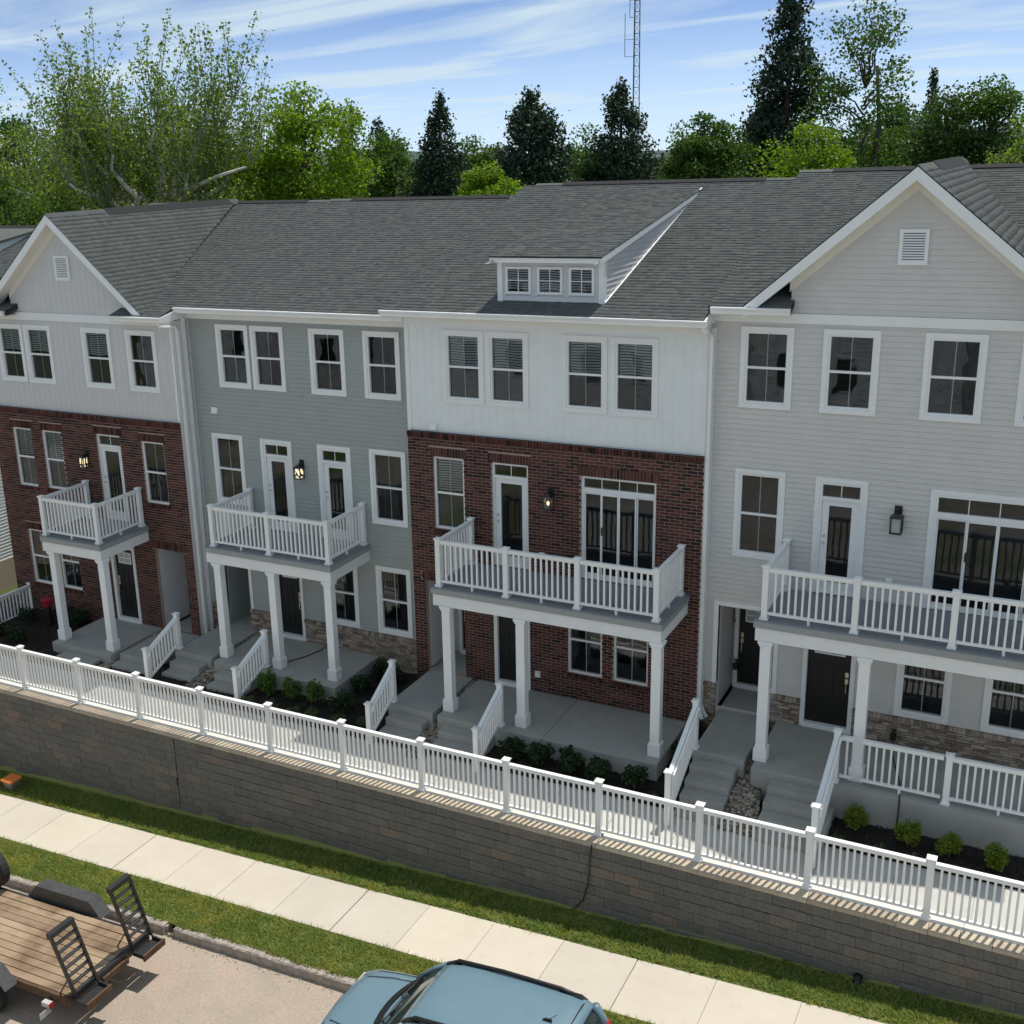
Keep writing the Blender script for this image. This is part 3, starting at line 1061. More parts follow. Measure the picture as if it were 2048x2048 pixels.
# ================================================================== house: brick with gable (left)
H1 = thing('townhouse', (-9.77, -0.135, -0.302), 'brick townhouse with a pale grey gable at the left end of the row', 'townhouse', 'row of townhouses')
x0, x1, y, ys, fl = -13.12, -6.41, -0.135, -0.074, -0.302
ye, ze = -0.48, 8.01
w2 = [(-12.407, -11.70, 3.17, 4.80, 1), (-11.303, -10.597, 3.19, 4.80, 1), (-7.775, -7.03, 3.18, 4.80, 1)]
w1 = [(-12.363, -11.62, 0.32, 1.90, 1), (-11.25, -10.52, 0.32, 1.90, 1)]
dr2 = (-9.324, -8.487, 2.55, 4.865)
dr1 = (-9.29, -8.43, fl, 1.86)
alc = (-7.705, -6.70, fl, 1.945)
holes = [tuple(h[:4]) for h in w2 + w1] + [dr2, dr1, alc]
bt = 5.346
bw = wall_sheet('brick_wall', x0, x1, -1.3, bt, y, holes, M['mortar'], H1)
brickwork(bw, x0, x1, -0.62, bt - 0.125, y, holes, brick_soldiers(w2 + w1 + [dr2, alc], None) + [(x0, x1, bt - 0.12, bt, 'p')])
for r in w2[:2]: window(H1, r[:4], y, 'brick', 'mirrored_siding', 'screen')
window(H1, w2[2][:4], y, 'brick', None, None)
for r in w1: window(H1, r[:4], y, 'brick', None, None)
glass_door(H1, dr2, y, 'brick')
front_door(H1, dr1, y, handle='left')
alcove(H1, alc, y, 1.15, M['sid_lgrey'], (-7.6, -6.8), casing=False)
lantern(H1, -9.72, y - 0.012, 4.10)
w3 = [(-12.54, -11.575, 6.074, 7.604), (-11.505, -10.542, 6.074, 7.604), (-9.447, -8.468, 6.074, 7.604), (-7.948, -6.981, 6.074, 7.604)]
uw = wall_sheet('upper_wall', x0, x1, bt + 0.001, 7.95, ys, [inset(r, 0.05) for r in w3], M['sid_lgrey'], H1)
vertical_siding(uw, x0, x1 - 0.09, bt + 0.03, 7.72, ys, [inset(r, 0.02) for r in w3], M['sid_lgrey'])
for k, r in enumerate(w3): window(H1, r, ys, 'trim', 'mirrored_siding' if k < 3 else None, 'screen' if k < 3 else None)
MB().box(x1 - 0.09, x1 + 0.012, ys - 0.030, ys + 0.001, bt + 0.012, 7.74).build('corner_board', M['trim'], H1)
MB().box(x0, x1 + 0.01, ys - 0.040, ys + 0.001, 7.73, 7.93).build('frieze_board', M['trim'], H1)
gx, gz = -9.81, 10.415


def top1(x): return gz - 0.24 - 0.857 * abs(x - gx) + 0.12


gw = MB().prism([(gx - 2.25, 7.95), (gx + 2.25, 7.95), (gx, gz - 0.2)], 'y', ys + 0.001, ys + 0.1).build('gable_wall', M['sid_lgrey'], H1)
vertical_siding(gw, gx - 2.05, gx + 2.05, 7.935, 12, ys, [inset((-10.03, -9.52, 8.77, 9.39), 0.02)], M['sid_lgrey'], top=top1)
gable_vent(H1, (-10.06, -9.56, 8.77, 9.38), ys - 0.01)
rf = main_roof(H1, x0 - 0.1, x1, ye, ze, [(x0 - 0.1, gx - 1.8, ye), (gx - 1.8, gx + 1.8, ys + 0.12), (gx + 1.8, x1, ye)])
front_gable(H1, rf, gx, gz, 2.75, -0.42, ys, ye, ze)
gutter(H1, -8.02, x1 + 0.05, ye, ze - 0.004, ys); gutter(H1, x0 - 0.1, -11.68, ye, ze - 0.004, ys)
house_shell(H1, x0, x1, y, -1.4, ze, ye, left=True, mat=M['sid_lgrey'])
MB().box(x1 - 0.001, x1 + 0.011, y + 0.002, 0.404, -0.7, 7.86).build('return_wall', M['sid_lgrey'], H1)
MB().prism([(ye + 0.01, ze - 0.13), (0.404, ze - 0.13), (0.404, ze + 0.16), (ye + 0.01, ze - 0.01)], 'x', x1 - 0.03, x1 + 0.03).build('eave_return', M['trim'], H1)
downspout(H1, x1 + 0.012, 0.02, 7.62, -0.42, (0.06, -0.16)); downspout(H1, x1 + 0.012, 0.26, 7.9, -0.42, (0.06, -0.12))
MB().tube([(x1 - 0.03, ye - 0.05, ze - 0.13), (x1 + 0.0, ye - 0.04, ze - 0.22), (x1 + 0.047, -0.05, 7.72), (x1 + 0.047, 0.02, 7.60)], 0.036, 6).build('downspout_elbow', M['trim'], H1)
bal1 = balcony(H1, -9.87, -7.86, y, -1.87, 2.534, [-9.80, -7.97], 1.055)
for cx_ in (-9.62, -7.93): column(H1, cx_, -1.76, fl, 2.534 - 0.40)

# ================================================================== house: sage siding
H2 = thing('townhouse', (-3.2, 0.405, -0.109), 'sage grey lap-sided townhouse with stone base between the two brick-fronted houses', 'townhouse', 'row of townhouses')
x0, x1, y, fl = -6.41, 0.0, 0.405, -0.109
ye, ze = 0.05, 8.195
w3 = [(-5.478, -4.513, 6.238, 7.767), (-4.442, -3.491, 6.238, 7.767), (-2.762, -1.801, 6.238, 7.767), (-1.295, -0.346, 6.238, 7.767)]
w2 = [(-5.878, -4.932, 3.268, 5.06), (-1.277, -0.312, 3.268, 5.06)]
w1 = [(-2.74, -1.79, 0.515, 2.22), (-1.26, -0.308, 0.515, 2.22)]
d2 = [(-4.397, -3.471, 2.74, 5.035), (-2.724, -1.795, 2.74, 5.035)]
dr1 = (-4.265, -3.42, fl, 2.03)
alc = (-5.92, -5.10, fl, 2.05)
holes = [inset(r, 0.05) for r in w1 + w2 + w3] + [(r[0] + .05, r[1] - .05, r[2], r[3] - .05) for r in d2] + [(dr1[0] + .03, dr1[1] - .03, dr1[2], dr1[3] - .03), alc]
cut = [inset(r, 0.02) for r in w1 + w2 + w3] + [(r[0] + .02, r[1] - .02, r[2], r[3] - .02) for r in d2 + [dr1]] + [(alc[0] - .07, alc[1] + .07, alc[2], alc[3] + .07)]
uw = wall_sheet('wall', x0 + 0.012, x1 - 0.001, -1.2, 8.03, y, holes, M['sid_sage'], H2)
lap_siding(uw, x0 + 0.10, x1 - 0.002, 0.49, 7.90, y, cut, M['sid_sage'])
MB().box(x0 + 0.013, x0 + 0.10, y - 0.035, y + 0.001, 0.49, 7.88).build('corner_board', M['sid_lgrey'], H2)
MB().box(x0 + 0.013, x1 - 0.001, y - 0.03, y + 0.001, 7.88, 8.05).build('frieze_board', M['trim'], H2)
sb = MB().box(x0 + 0.02, alc[0], y - 0.02, y - 0.0005, -0.5, 0.45).box(alc[1], dr1[0], y - 0.02, y - 0.0005, -0.5, 0.45).box(dr1[1], x1 - 0.02, y - 0.02, y - 0.0005, -0.5, 0.45).build('stone_base', M['stone_back'], H2)
stone_veneer(sb, x0 + 0.03, x1 - 0.02, -0.42, 0.49, y - 0.018, [(alc[0] - .1, alc[1] + .0, -5, 5), (dr1[0], dr1[1], -5, 5)])
for r in w3: window(H2, r, y, 'trim', None, None)
for r in w2 + w1: window(H2, r, y, 'trim', None, None)
for r in d2: glass_door(H2, r, y, 'trim')
front_door(H2, dr1, y - 0.02)
alcove(H2, alc, y, 1.15, M['sid_sage'], (-5.85, -5.15), casing=0.6)
lantern(H2, -3.20, y - 0.015, 4.32)
small_vent(H2, -5.72, 5.63, y - 0.016); outlet(H2, -3.0, 3.05, y - 0.016)
main_roof(H2, x0, x1, ye, ze)
gutter(H2, x0 + 0.04, x1 - 0.012, ye, ze - 0.004, y)
house_shell(H2, x0, x1, y, -1.4, ze, ye, mat=M['sid_sage'])
balcony(H2, -4.97, -1.41, y, -1.29, 2.724, [-4.79, -3.15, -1.50], 1.04)
for cx_ in (-4.70, -3.10, -1.53): column(H2, cx_, -1.19, fl, 2.724 - 0.40)

# ================================================================== house: brick with white upper storey
H3 = thing('townhouse', (3.3, 0.0, 0.0), 'brick townhouse with white board-and-batten upper storey and a dormer on its roof', 'townhouse', 'row of townhouses')
x0, x1, y, ys, fl = 0.0, 6.629, 0.0, 0.065, 0.0
ye, ze = -0.35, 8.363
w2 = [(0.618, 1.37, 3.499, 5.149, 1)]
w1 = [(3.785, 4.564, 0.605, 2.15, 1), (4.82, 5.585, 0.605, 2.15, 1)]
dr2 = (2.037, 2.893, 2.83, 5.149)
sld = (4.081, 5.683, 2.83, 5.056)
dr1 = (2.03, 2.905, fl, 2.17)
alc = (0.31, 1.292, fl, 2.22)
bt = 5.683
holes = [tuple(h[:4]) for h in w2 + w1] + [dr2, sld, dr1, alc]
bw = wall_sheet('brick_wall', x0, x1, -1.0, bt, y, holes, M['mortar'], H3)
brickwork(bw, x0, x1, -0.40, bt - 0.125, y, holes, brick_soldiers(w2 + w1 + [dr2, sld, alc], None) + [(x0 - 0.01, x1, bt - 0.12, bt, 'p')])
window(H3, w2[0][:4], y, 'brick', 'mirrored_siding', 'screen')
for r in w1: window(H3, r[:4], y, 'brick', None, None)
glass_door(H3, dr2, y, 'brick'); slider_door(H3, sld, y, 'brick')
front_door(H3, dr1, y)
alcove(H3, alc, y, 1.2, M['sid_lgrey'], (0.55, 1.22), casing=False)
lantern(H3, 3.41, y - 0.012, 4.45)
outlet(H3, 3.20, 3.20, y - 0.008); outlet(H3, 3.08, 0.42, y - 0.008)
w3 = [(0.916, 1.882, 6.364, 7.925), (1.948, 2.906, 6.364, 7.925), (3.653, 4.612, 6.364, 7.925), (4.689, 5.654, 6.364, 7.925)]
uw = wall_sheet('upper_wall', x0, x1, bt + 0.001, 8.24, ys, [inset(r, 0.05) for r in w3], M['sid_white'], H3)
vertical_siding(uw, x0 + 0.09, x1 - 0.09, bt + 0.03, 8.05, ys, [inset(r, 0.02) for r in w3], M['sid_white'])
for r in w3: window(H3, r, ys, 'trim', 'mirrored_siding', 'screen')
for a, b in ((x0 - 0.01, x0 + 0.09), (x1 - 0.09, x1 + 0.012)): MB().box(a, b, ys - 0.030, ys + 0.001, bt + 0.012, 8.06).build('corner_board', M['trim'], H3)
MB().box(x0 - 0.01, x1 + 0.01, ys - 0.036, ys + 0.001, 8.05, 8.22).build('frieze_board', M['trim'], H3)
small_vent(H3, 0.63, 5.80, ys - 0.012)
rf3 = main_roof(H3, x0, x1, ye, ze)
MB().prism([(ye, ze - 0.006), (RIDGE_Y, ze + RM * (RIDGE_Y - ye) - 0.006), (RIDGE_Y, ze + RM * (RIDGE_Y - ye) - 0.12), (ye, ze - 0.12)], 'x', x0 - 0.3, x0 + 0.001).build('roof_overhang', M['roof_deck'], H3)
shingle_plane(rf3, (x0 - 0.32, ye, ze), (1, 0, 0), (0, 1, RM), [(0, -0.03), (0.32, -0.03), (0.32, 7.6), (0, 7.6)])
gutter(H3, x0 - 0.33, x1 + 0.06, ye, ze - 0.004, ys)
house_shell(H3, x0, x1, y, -1.0, ze, ye, left=True, mat=M['sid_white'])
MB().box(x1 - 0.001, x1 + 0.011, y + 0.002, 0.248, -0.4, 8.2).build('return_wall', M['sid_lgrey'], H3)
MB().prism([(ye + 0.01, ze - 0.13), (0.248, ze - 0.13), (0.248, ze + 0.17), (ye + 0.01, ze - 0.01)], 'x', x1 - 0.03, x1 + 0.03).build('eave_return', M['trim'], H3)
downspout(H3, x1 + 0.012, 0.05, 8.0, 0.10, (0.10, -0.10)); downspout(H3, x1 + 0.012, 0.19, 8.15, 0.10, (0.16, -0.12))
MB().tube([(x1 + 0.0, ye - 0.05, ze - 0.12), (x1 + 0.03, ye - 0.02, ze - 0.22), (x1 + 0.047, 0.0, 8.05), (x1 + 0.047, 0.05, 7.95)], 0.036, 6).build('downspout_elbow', M['trim'], H3)
balcony(H3, 1.45, 6.39, y, -1.70, 2.813, [1.56, 3.11, 4.655, 6.255], 1.075)
for cx_ in (1.735, 3.44, 6.30): column(H3, cx_, -1.60, fl, 2.813 - 0.40)

# dormer


def roof3(yy): return ze + RM * (yy - ye)


dx0, dx1, dy, dtop = 2.19, 4.455, 0.22, 9.34
yb = 6.55; sl_ = (roof3(yb) - 9.47) / (yb - 0.0)
db = MB()
db.face([(dx0, dy, roof3(dy)), (dx1, dy, roof3(dy)), (dx1, dy, dtop), (dx0, dy, dtop)])
for xx in (dx0, dx1):
    db.face([(xx, dy, roof3(dy)), (xx, dy, dtop), (xx, yb, roof3(yb) - 0.02)])
dm = db.build('dormer', M['sid_lgrey'], H3)
dw = [(2.352, 2.915, 8.69, 9.238), (3.052, 3.60, 8.69, 9.238), (3.735, 4.272, 8.69, 9.238)]
wm = MB()
z = roof3(dy) + 0.02
while z < dtop:
    zt = min(z + 0.10, dtop)
    for p, q in sub_iv(dx0 + 0.09, dx1 - 0.09, [(r[0] + .01, r[1] - .01) for r in dw if r[2] < z + 0.05 < r[3]]):
        wm.face([(p, dy - 0.02, z), (q, dy - 0.02, z), (q, dy - 0.006, zt), (p, dy - 0.006, zt)]).face([(p, dy - .001, z), (q, dy - .001, z), (q, dy - 0.02, z), (p, dy - 0.02, z)])
    # cheek courses
    for xx, s in ((dx1, 1), (dx0, -1)):
        ya = dy; yb2 = ye + (z - ze) / RM
        if yb2 > dy + 0.05:
            pts = [(xx + s * 0.020, max(dy, ya), z), (xx + s * 0.020, yb2, z), (xx + s * 0.005, yb2 + 0.1 / RM, zt), (xx + s * 0.005, max(dy, ya), zt)]
            wm.face(pts if s > 0 else pts[::-1])
            wm.face([(xx + s * 0.001, dy, z), (xx + s * 0.001, yb2, z), (xx + s * 0.020, yb2, z), (xx + s * 0.020, dy, z)])
    z = zt
while z < 9.47 + sl_ * yb:      # cheek above the front wall
    zt = z + 0.10
    for xx, s in ((dx1, 1), (dx0, -1)):
        ya = (z - 9.40) / sl_ ; yb2 = ye + (z - ze) / RM
        if yb2 > ya + 0.05:
            pts = [(xx + s * 0.020, ya, z), (xx + s * 0.020, yb2, z), (xx + s * 0.005, yb2 + 0.1 / RM, zt), (xx + s * 0.005, ya + 0.1 / sl_, zt)]
            wm.face(pts if s > 0 else pts[::-1])
            wm.face([(xx + s * 0.001, ya, z), (xx + s * 0.001, yb2, z), (xx + s * 0.020, yb2, z), (xx + s * 0.020, ya, z)])
    z = zt
wm.build('dormer_siding', M['sid_lgrey'], dm)
tm = MB()
for a, b in ((dx0 - 0.02, dx0 + 0.09), (dx1 - 0.09, dx1 + 0.025)): tm.box(a, b, dy - 0.035, dy + 0.10, roof3(dy) - 0.03, dtop)
tm.box(dx0 - 0.09, dx1 + 0.058, -0.02, 0.02, 9.335, 9.46)
tm.box(dx0 - 0.05, dx1 + 0.05, 0.021, dy + 0.02, 9.335, 9.355)
tm.build('dormer_trim', M['trim'], dm)
drf = MB()
for (a, b, t0, t1, mt) in ((dx0 - 0.10, dx1 + 0.055, -0.03, -0.005, None),):
    drf.hexa([(a, -0.03, 9.46 + t0), (b, -0.03, 9.46 + t0), (b, yb, roof3(yb) + t0), (a, yb, roof3(yb) + t0), (a, -0.03, 9.46 + t1 + .005), (b, -0.03, 9.46 + t1 + .005), (b, yb, roof3(yb) + t1 + .005), (a, yb, roof3(yb) + t1 + .005)])
drf.build('dormer_roof', M['roof_deck'], dm)
slv = (roof3(yb) - 9.46) / (yb + 0.03)
for xx, s in ((dx1 + 0.024, 1), (dx0 - 0.10, -1)):
    MB().hexa([(xx, 0.022, 9.33), (xx + 0.032, 0.022, 9.33), (xx + 0.032, yb - 0.3, roof3(yb) - 0.15), (xx, yb - 0.3, roof3(yb) - 0.15), (xx, 0.022, 9.455), (xx + 0.032, 0.022, 9.455), (xx + 0.032, yb - 0.3, 9.45 + slv * (yb - 0.27)), (xx, yb - 0.3, 9.45 + slv * (yb - 0.27))]).build('rake_board', M['trim'], dm)
shingle_plane(H3, (dx0 - 0.12, -0.03, 9.462), (1, 0, 0), (0, 1, slv), [(0, -0.03), (dx1 - dx0 + 0.18, -0.03), (dx1 - dx0 + 0.18, (yb + 0.03) * math.hypot(1, slv)), (0, (yb + 0.03) * math.hypot(1, slv))])
MB().hexa([(dx1 + 0.02, dy, roof3(dy) + .012), (dx1 + 0.05, dy, roof3(dy) + .012), (dx1 + 0.05, yb, roof3(yb) + .012), (dx1 + 0.02, yb, roof3(yb) + .012), (dx1 + 0.02, dy, roof3(dy) + .03), (dx1 + 0.05, dy, roof3(dy) + .03), (dx1 + 0.05, yb, roof3(yb) + .03), (dx1 + 0.02, yb, roof3(yb) + .03)]).build('flashing', M['trim'], dm)
for r in dw:
    mb = MB(); ring(mb, r, inset(r, 0.05), dy - 0.04, dy - 0.002)
    i = inset(r, 0.05); xm = (i[0] + i[1]) / 2; zm = (i[2] + i[3]) / 2
    mb.box(xm - .008, xm + .008, dy - 0.028, dy - 0.018, i[2], i[3]); mb.box(i[0], i[1], dy - 0.027, dy - 0.019, zm - .008, zm + .008)
    w_ = mb.build('dormer_window', M['trim'], H3)
    MB().face([(i[0], dy - 0.016, i[2]), (i[1], dy - 0.016, i[2]), (i[1], dy - 0.016, i[3]), (i[0], dy - 0.016, i[3])]).build('pane', M['glass'], w_)
    MB().face([(i[0], dy - 0.0055, i[2]), (i[1], dy - 0.0055, i[2]), (i[1], dy - 0.0055, i[3]), (i[0], dy - 0.0055, i[3])]).build('room_interior', M['dark_room'], w_)
    o_ = mirrored_siding(w_, i, dy - 0.0135, pitch=0.05, cov=0.5, seed=int(r[0] * 77)); o_.scale.y = 1.0
    for v_ in o_.data.vertices: v_.co.y = min(v_.co.y, dy - 0.0065)

# ================================================================== house: beige with gable (right)
H4 = thing('townhouse', (10.0, 0.249, 0.317), 'beige lap-sided townhouse with a wide front gable, at the right of the row', 'townhouse', 'row of townhouses')
x0, x1, y, fl = 6.629, 13.4, 0.249, 0.317
ye, ze = -0.10, 8.60
w3 = [(7.178, 8.143, 6.667, 8.20), (8.662, 9.636, 6.667, 8.20), (10.365, 11.352, 6.667, 8.20), (11.875, 12.85, 6.667, 8.20)]
w2 = [(7.177, 8.127, 3.682, 5.47)]
w1 = [(10.37, 11.33, 0.90, 2.55), (11.88, 12.84, 0.90, 2.55)]
dr2 = (8.68, 9.615, 3.16, 5.45)
sld = (10.677, 12.95, 3.16, 5.42)
dr1 = (8.65, 9.635, fl, 2.42)
alc = (6.955, 8.075, fl, 2.60)
holes = [inset(r, 0.05) for r in w1 + w2 + w3] + [(r[0] + .05, r[1] - .05, r[2], r[3] - .05) for r in (dr2, sld)] + [(dr1[0] + .03, dr1[1] - .03, dr1[2], dr1[3] - .03), alc]
cut = [inset(r, 0.02) for r in w1 + w2 + w3] + [(r[0] + .02, r[1] - .02, r[2], r[3] - .02) for r in (dr2, sld, dr1)] + [(alc[0] - .07, alc[1] + .07, alc[2], alc[3] + .07)]
uw = wall_sheet('wall', x0 + 0.012, x1, -0.9, 8.48, y, holes, M['sid_beige'], H4)
lap_siding(uw, x0 + 0.07, x1 - 0.08, 0.885, 8.30, y, cut, M['sid_beige'])
MB().box(x0 + 0.013, x0 + 0.07, y - 0.035, y + 0.001, 0.885, 8.3).build('corner_board', M['sid_lgrey'], H4)
MB().box(x1 - 0.08, x1 + 0.01, y - 0.035, y + 0.001, 0.885, 8.3).build('corner_board', M['trim'], H4)
MB().box(x0 + 0.013, x1 + 0.01, y - 0.045, y + 0.001, 8.285, 8.46).build('frieze_board', M['trim'], H4)
sb = MB().box(x0 + 0.02, alc[0], y - 0.02, y - 0.0005, -0.4, 0.84).box(alc[1], dr1[0], y - 0.02, y - 0.0005, -0.4, 0.84).box(dr1[1], x1 - 0.02, y - 0.02, y - 0.0005, -0.4, 0.84).build('stone_base', M['stone_back'], H4)
stone_veneer(sb, x0 + 0.03, x1 - 0.02, -0.2, 0.887, y - 0.018, [(alc[0] - .0, alc[1] + .0, -5, 5), (dr1[0], dr1[1], -5, 5)])
for r in w3 + w2: window(H4, r, y, 'trim', None, None)
for r in w1: window(H4, r, y, 'trim', None, None)
glass_door(H4, dr2, y, 'trim'); slider_door(H4, sld, y, 'trim', transom=0.33)
front_door(H4, dr1, y - 0.02)
alcove(H4, alc, y, 1.2, M['sid_beige'], (7.02, 7.95), casing=0.57)
lantern(H4, 10.16, y - 0.018, 4.72, lit=False, s=1.1)
outlet(H4, 10.1, 3.55, y - 0.016)
gx, gz = 10.05, 10.995
gw = MB().prism([(gx - 2.25, 8.48), (gx + 2.25, 8.48), (gx, gz - 0.2)], 'y', y + 0.001, y + 0.1).build('gable_wall', M['sid_beige'], H4)
lap_siding(gw, x0, x1, 8.465, gz - 0.25, y, [inset((9.815, 10.285, 9.35, 9.95), 0.02)], M['sid_beige'], clip=lambda z_: (gx - min(2.0, (gz - 0.17 - z_) / 0.857), gx + min(2.0, (gz - 0.17 - z_) / 0.857)))
gable_vent(H4, (9.81, 10.285, 9.35, 9.948), y - 0.012)
rf = main_roof(H4, x0, x1 + 0.1, ye, ze, [(x0, gx - 1.94, ye), (gx - 1.94, gx + 1.94, y + 0.12), (gx + 1.94, x1 + 0.1, ye)])
front_gable(H4, rf, gx, gz, 2.75, -0.10, y, ye, ze)
gutter(H4, x0 + 0.06, gx - 1.93, ye, ze - 0.004, y); gutter(H4, gx + 1.93, x1 + 0.1, ye, ze - 0.004, y)
house_shell(H4, x0, x1, y, -0.9, ze, ye, right=True, mat=M['sid_beige'])
balcony(H4, 8.11, 13.25, y, -1.57, 3.149, [8.237, 9.798, 11.375, 12.95], 1.05)
for cx_ in (8.306, 10.027, 13.0): column(H4, cx_, -1.47, fl, 3.149 - 0.40)
# house number on the alcove casing: strokes of '1' and '5'
nm = MB()
nx, ny = 6.985, 1.449 - 0.125
def stroke(ax, az, bx, bz, t=0.013):
    nm.box(min(ax, bx) - t / 2, max(ax, bx) + t / 2, ny - 0.012, ny - 0.001, min(az, bz) - t / 2, max(az, bz) + t / 2)
z_ = 1.98
stroke(nx + .02, z_, nx + .02, z_ + .10); stroke(nx + .005, z_ + .085, nx + .02, z_ + .085)
z_ = 1.83
stroke(nx, z_ + .10, nx + .045, z_ + .10); stroke(nx, z_ + .055, nx, z_ + .10); stroke(nx, z_ + .055, nx + .045, z_ + .055); stroke(nx + .045, z_, nx + .045, z_ + .055); stroke(nx, z_, nx + .045, z_)
nm.build('house_number', M['black'], H4)

# ================================================================== next building to the left
H0 = thing('townhouse', (-19.2, 0.2, -1.0), 'pale townhouse of the next row, cut off by the left edge', 'townhouse', 'row of townhouses')
x0, x1, y = -22.6, -15.85, 0.2
ye, ze = -0.2, 7.42
wall_sheet('wall', x0, x1, -1.4, 7.3, y, [], M['sid_lgrey'], H0)
sw = house_shell(H0, x0, x1, y, -1.4, ze, ye, right=True, mat=M['sid_white'])
z = -0.12
sm = MB()
while z < 7.2:
    sm.face([(x1 + 0.03, y, z), (x1 + 0.03, 13.9, z), (x1 + 0.006, 13.9, z + 0.105), (x1 + 0.006, y, z + 0.105)])
    sm.face([(x1 + 0.001, y, z), (x1 + 0.001, 13.9, z), (x1 + 0.03, 13.9, z), (x1 + 0.03, y, z)])
    z += 0.105
sm.build('side_siding', M['sid_white'], H0)
MB().box(x1, x1 + 0.05, y + 0.01, 13.9, -1.6, -0.125).build('stone_base', M['stone'], H0)
r0 = main_roof(H0, x0, x1 + 0.1, ye, ze)
MB().prism([(0.4, 7.6), (0.4, 8.55), (6.6, 9.50), (6.6, 9.45)], 'x', -21.2, -17.9).build('dormer', M['sid_white'], H0)
MB().hexa([(-21.3, 0.2, 8.55), (-17.8, 0.2, 8.55), (-17.8, 6.8, 9.55), (-21.3, 6.8, 9.55), (-21.3, 0.2, 8.62), (-17.8, 0.2, 8.62), (-17.8, 6.8, 9.62), (-21.3, 6.8, 9.62)]).build('dormer_roof', M['shingle'], H0)
gutter(H0, x0, x1 + 0.1, ye, ze - 0.004, y)

# ------------------------------------------------------------------ more materials
def mat_ground():
    m, nt, b = base_mat('meadow_ground', 1.0, 0.1)
    c = ramp(nt, noise(nt, 0.15, 8, 0.65), [(0.3, (0.045, 0.06, 0.022)), (0.6, (0.07, 0.085, 0.03)), (0.8, (0.12, 0.11, 0.055))])
    nt.links.new(c, b.inputs['Base Color'])
    return m


def mat_road():
    m, nt, b = base_mat('chip_seal_road', 0.95, 0.2)
    big = ramp(nt, noise(nt, 0.9, 5, 0.6), [(0.3, (0.345, 0.29, 0.235)), (0.55, (0.39, 0.325, 0.265)), (0.75, (0.42, 0.32, 0.26))])
    fine = ramp(nt, noise(nt, 30, 5, 0.85), [(0.30, (0.60, 0.58, 0.57)), (0.48, (0.96, 0.96, 0.96)), (0.62, (1.12, 1.1, 1.08)), (0.70, (1.6, 1.56, 1.5))])
    nt.links.new(mixc(nt, 1.0, big, fine, 'MULTIPLY'), b.inputs['Base Color'])
    bump(nt, b, noise(nt, 70, 3), 0.5, 0.01)
    return m


def mat_sidewalk():
    m, nt, b = base_mat('sidewalk_slab', 0.92, 0.2)
    rv = ramp(nt, rand_val(nt), [(0.0, (0.94, 0.94, 0.95)), (1.0, (1.03, 1.02, 1.0))])
    big = ramp(nt, noise(nt, 1.1, 6, 0.65), [(0.3, (0.53, 0.475, 0.395)), (0.7, (0.585, 0.53, 0.445))])
    st = ramp(nt, noise(nt, 6, 5, 0.75), [(0.24, (0.86, 0.83, 0.80)), (0.40, (1.0, 1.0, 1.0))])
    c = mixc(nt, 1.0, mixc(nt, 1.0, big, rv, 'MULTIPLY'), st, 'MULTIPLY')
    nt.links.new(c, b.inputs['Base Color'])
    bump(nt, b, noise(nt, 140, 3), 0.2, 0.003)
    return m


def mat_wood():
    m, nt, b = base_mat('trailer_plank', 0.8, 0.25)
    rv = ramp(nt, rand_val(nt), [(0.0, (0.27, 0.19, 0.125)), (0.5, (0.345, 0.25, 0.165)), (1.0, (0.40, 0.295, 0.20))])
    gr = ramp(nt, noise(nt, 6, 6, 0.7, 'Object', (0.6, 14, 14)), [(0.25, (0.72, 0.70, 0.68)), (0.6, (1.05, 1.05, 1.05))])
    st = ramp(nt, noise(nt, 0.9, 3, 0.6), [(0.34, (0.55, 0.5, 0.46)), (0.5, (1, 1, 1))])
    nt.links.new(mixc(nt, 1.0, mixc(nt, 1.0, rv, gr, 'MULTIPLY'), st, 'MULTIPLY'), b.inputs['Base Color'])
    bump(nt, b, noise(nt, 8, 4, 0.6, 'Object', (1, 14, 14)), 0.3, 0.004)
    return m


M['walk'] = mat_pieces('walkway_slab', [(0.0, (0.50, 0.49, 0.46)), (1.0, (0.56, 0.55, 0.51))], 0.9, 3, 0.06, 0.1)
M['meadow'] = mat_ground(); M['road'] = mat_road(); M['slab'] = mat_sidewalk(); M['wood'] = mat_wood()
def mat_grass():
    m = mat_leaf('grass_blade', [(0.13, 0.18, 0.03), (0.19, 0.245, 0.045), (0.25, 0.30, 0.065), (0.40, 0.39, 0.16)], 0.4, 0.6)
    nt = m.node_tree
    ramp_n = [n for n in nt.nodes if n.type == 'VALTORGB'][0]
    f = noise(nt, 1.6, 4, 0.6)
    tint = ramp(nt, f, [(0.32, (0.72, 0.88, 0.75)), (0.5, (1, 1, 1)), (0.68, (1.45, 1.2, 1.1))])
    c = mixc(nt, 1.0, ramp_n.outputs[0], tint, 'MULTIPLY')
    for l in list(nt.links):
        if l.from_node == ramp_n and l.to_socket.name in ('Base Color', 'A') and l.to_node != c.node:
            nt.links.new(c, l.to_socket)
    return m


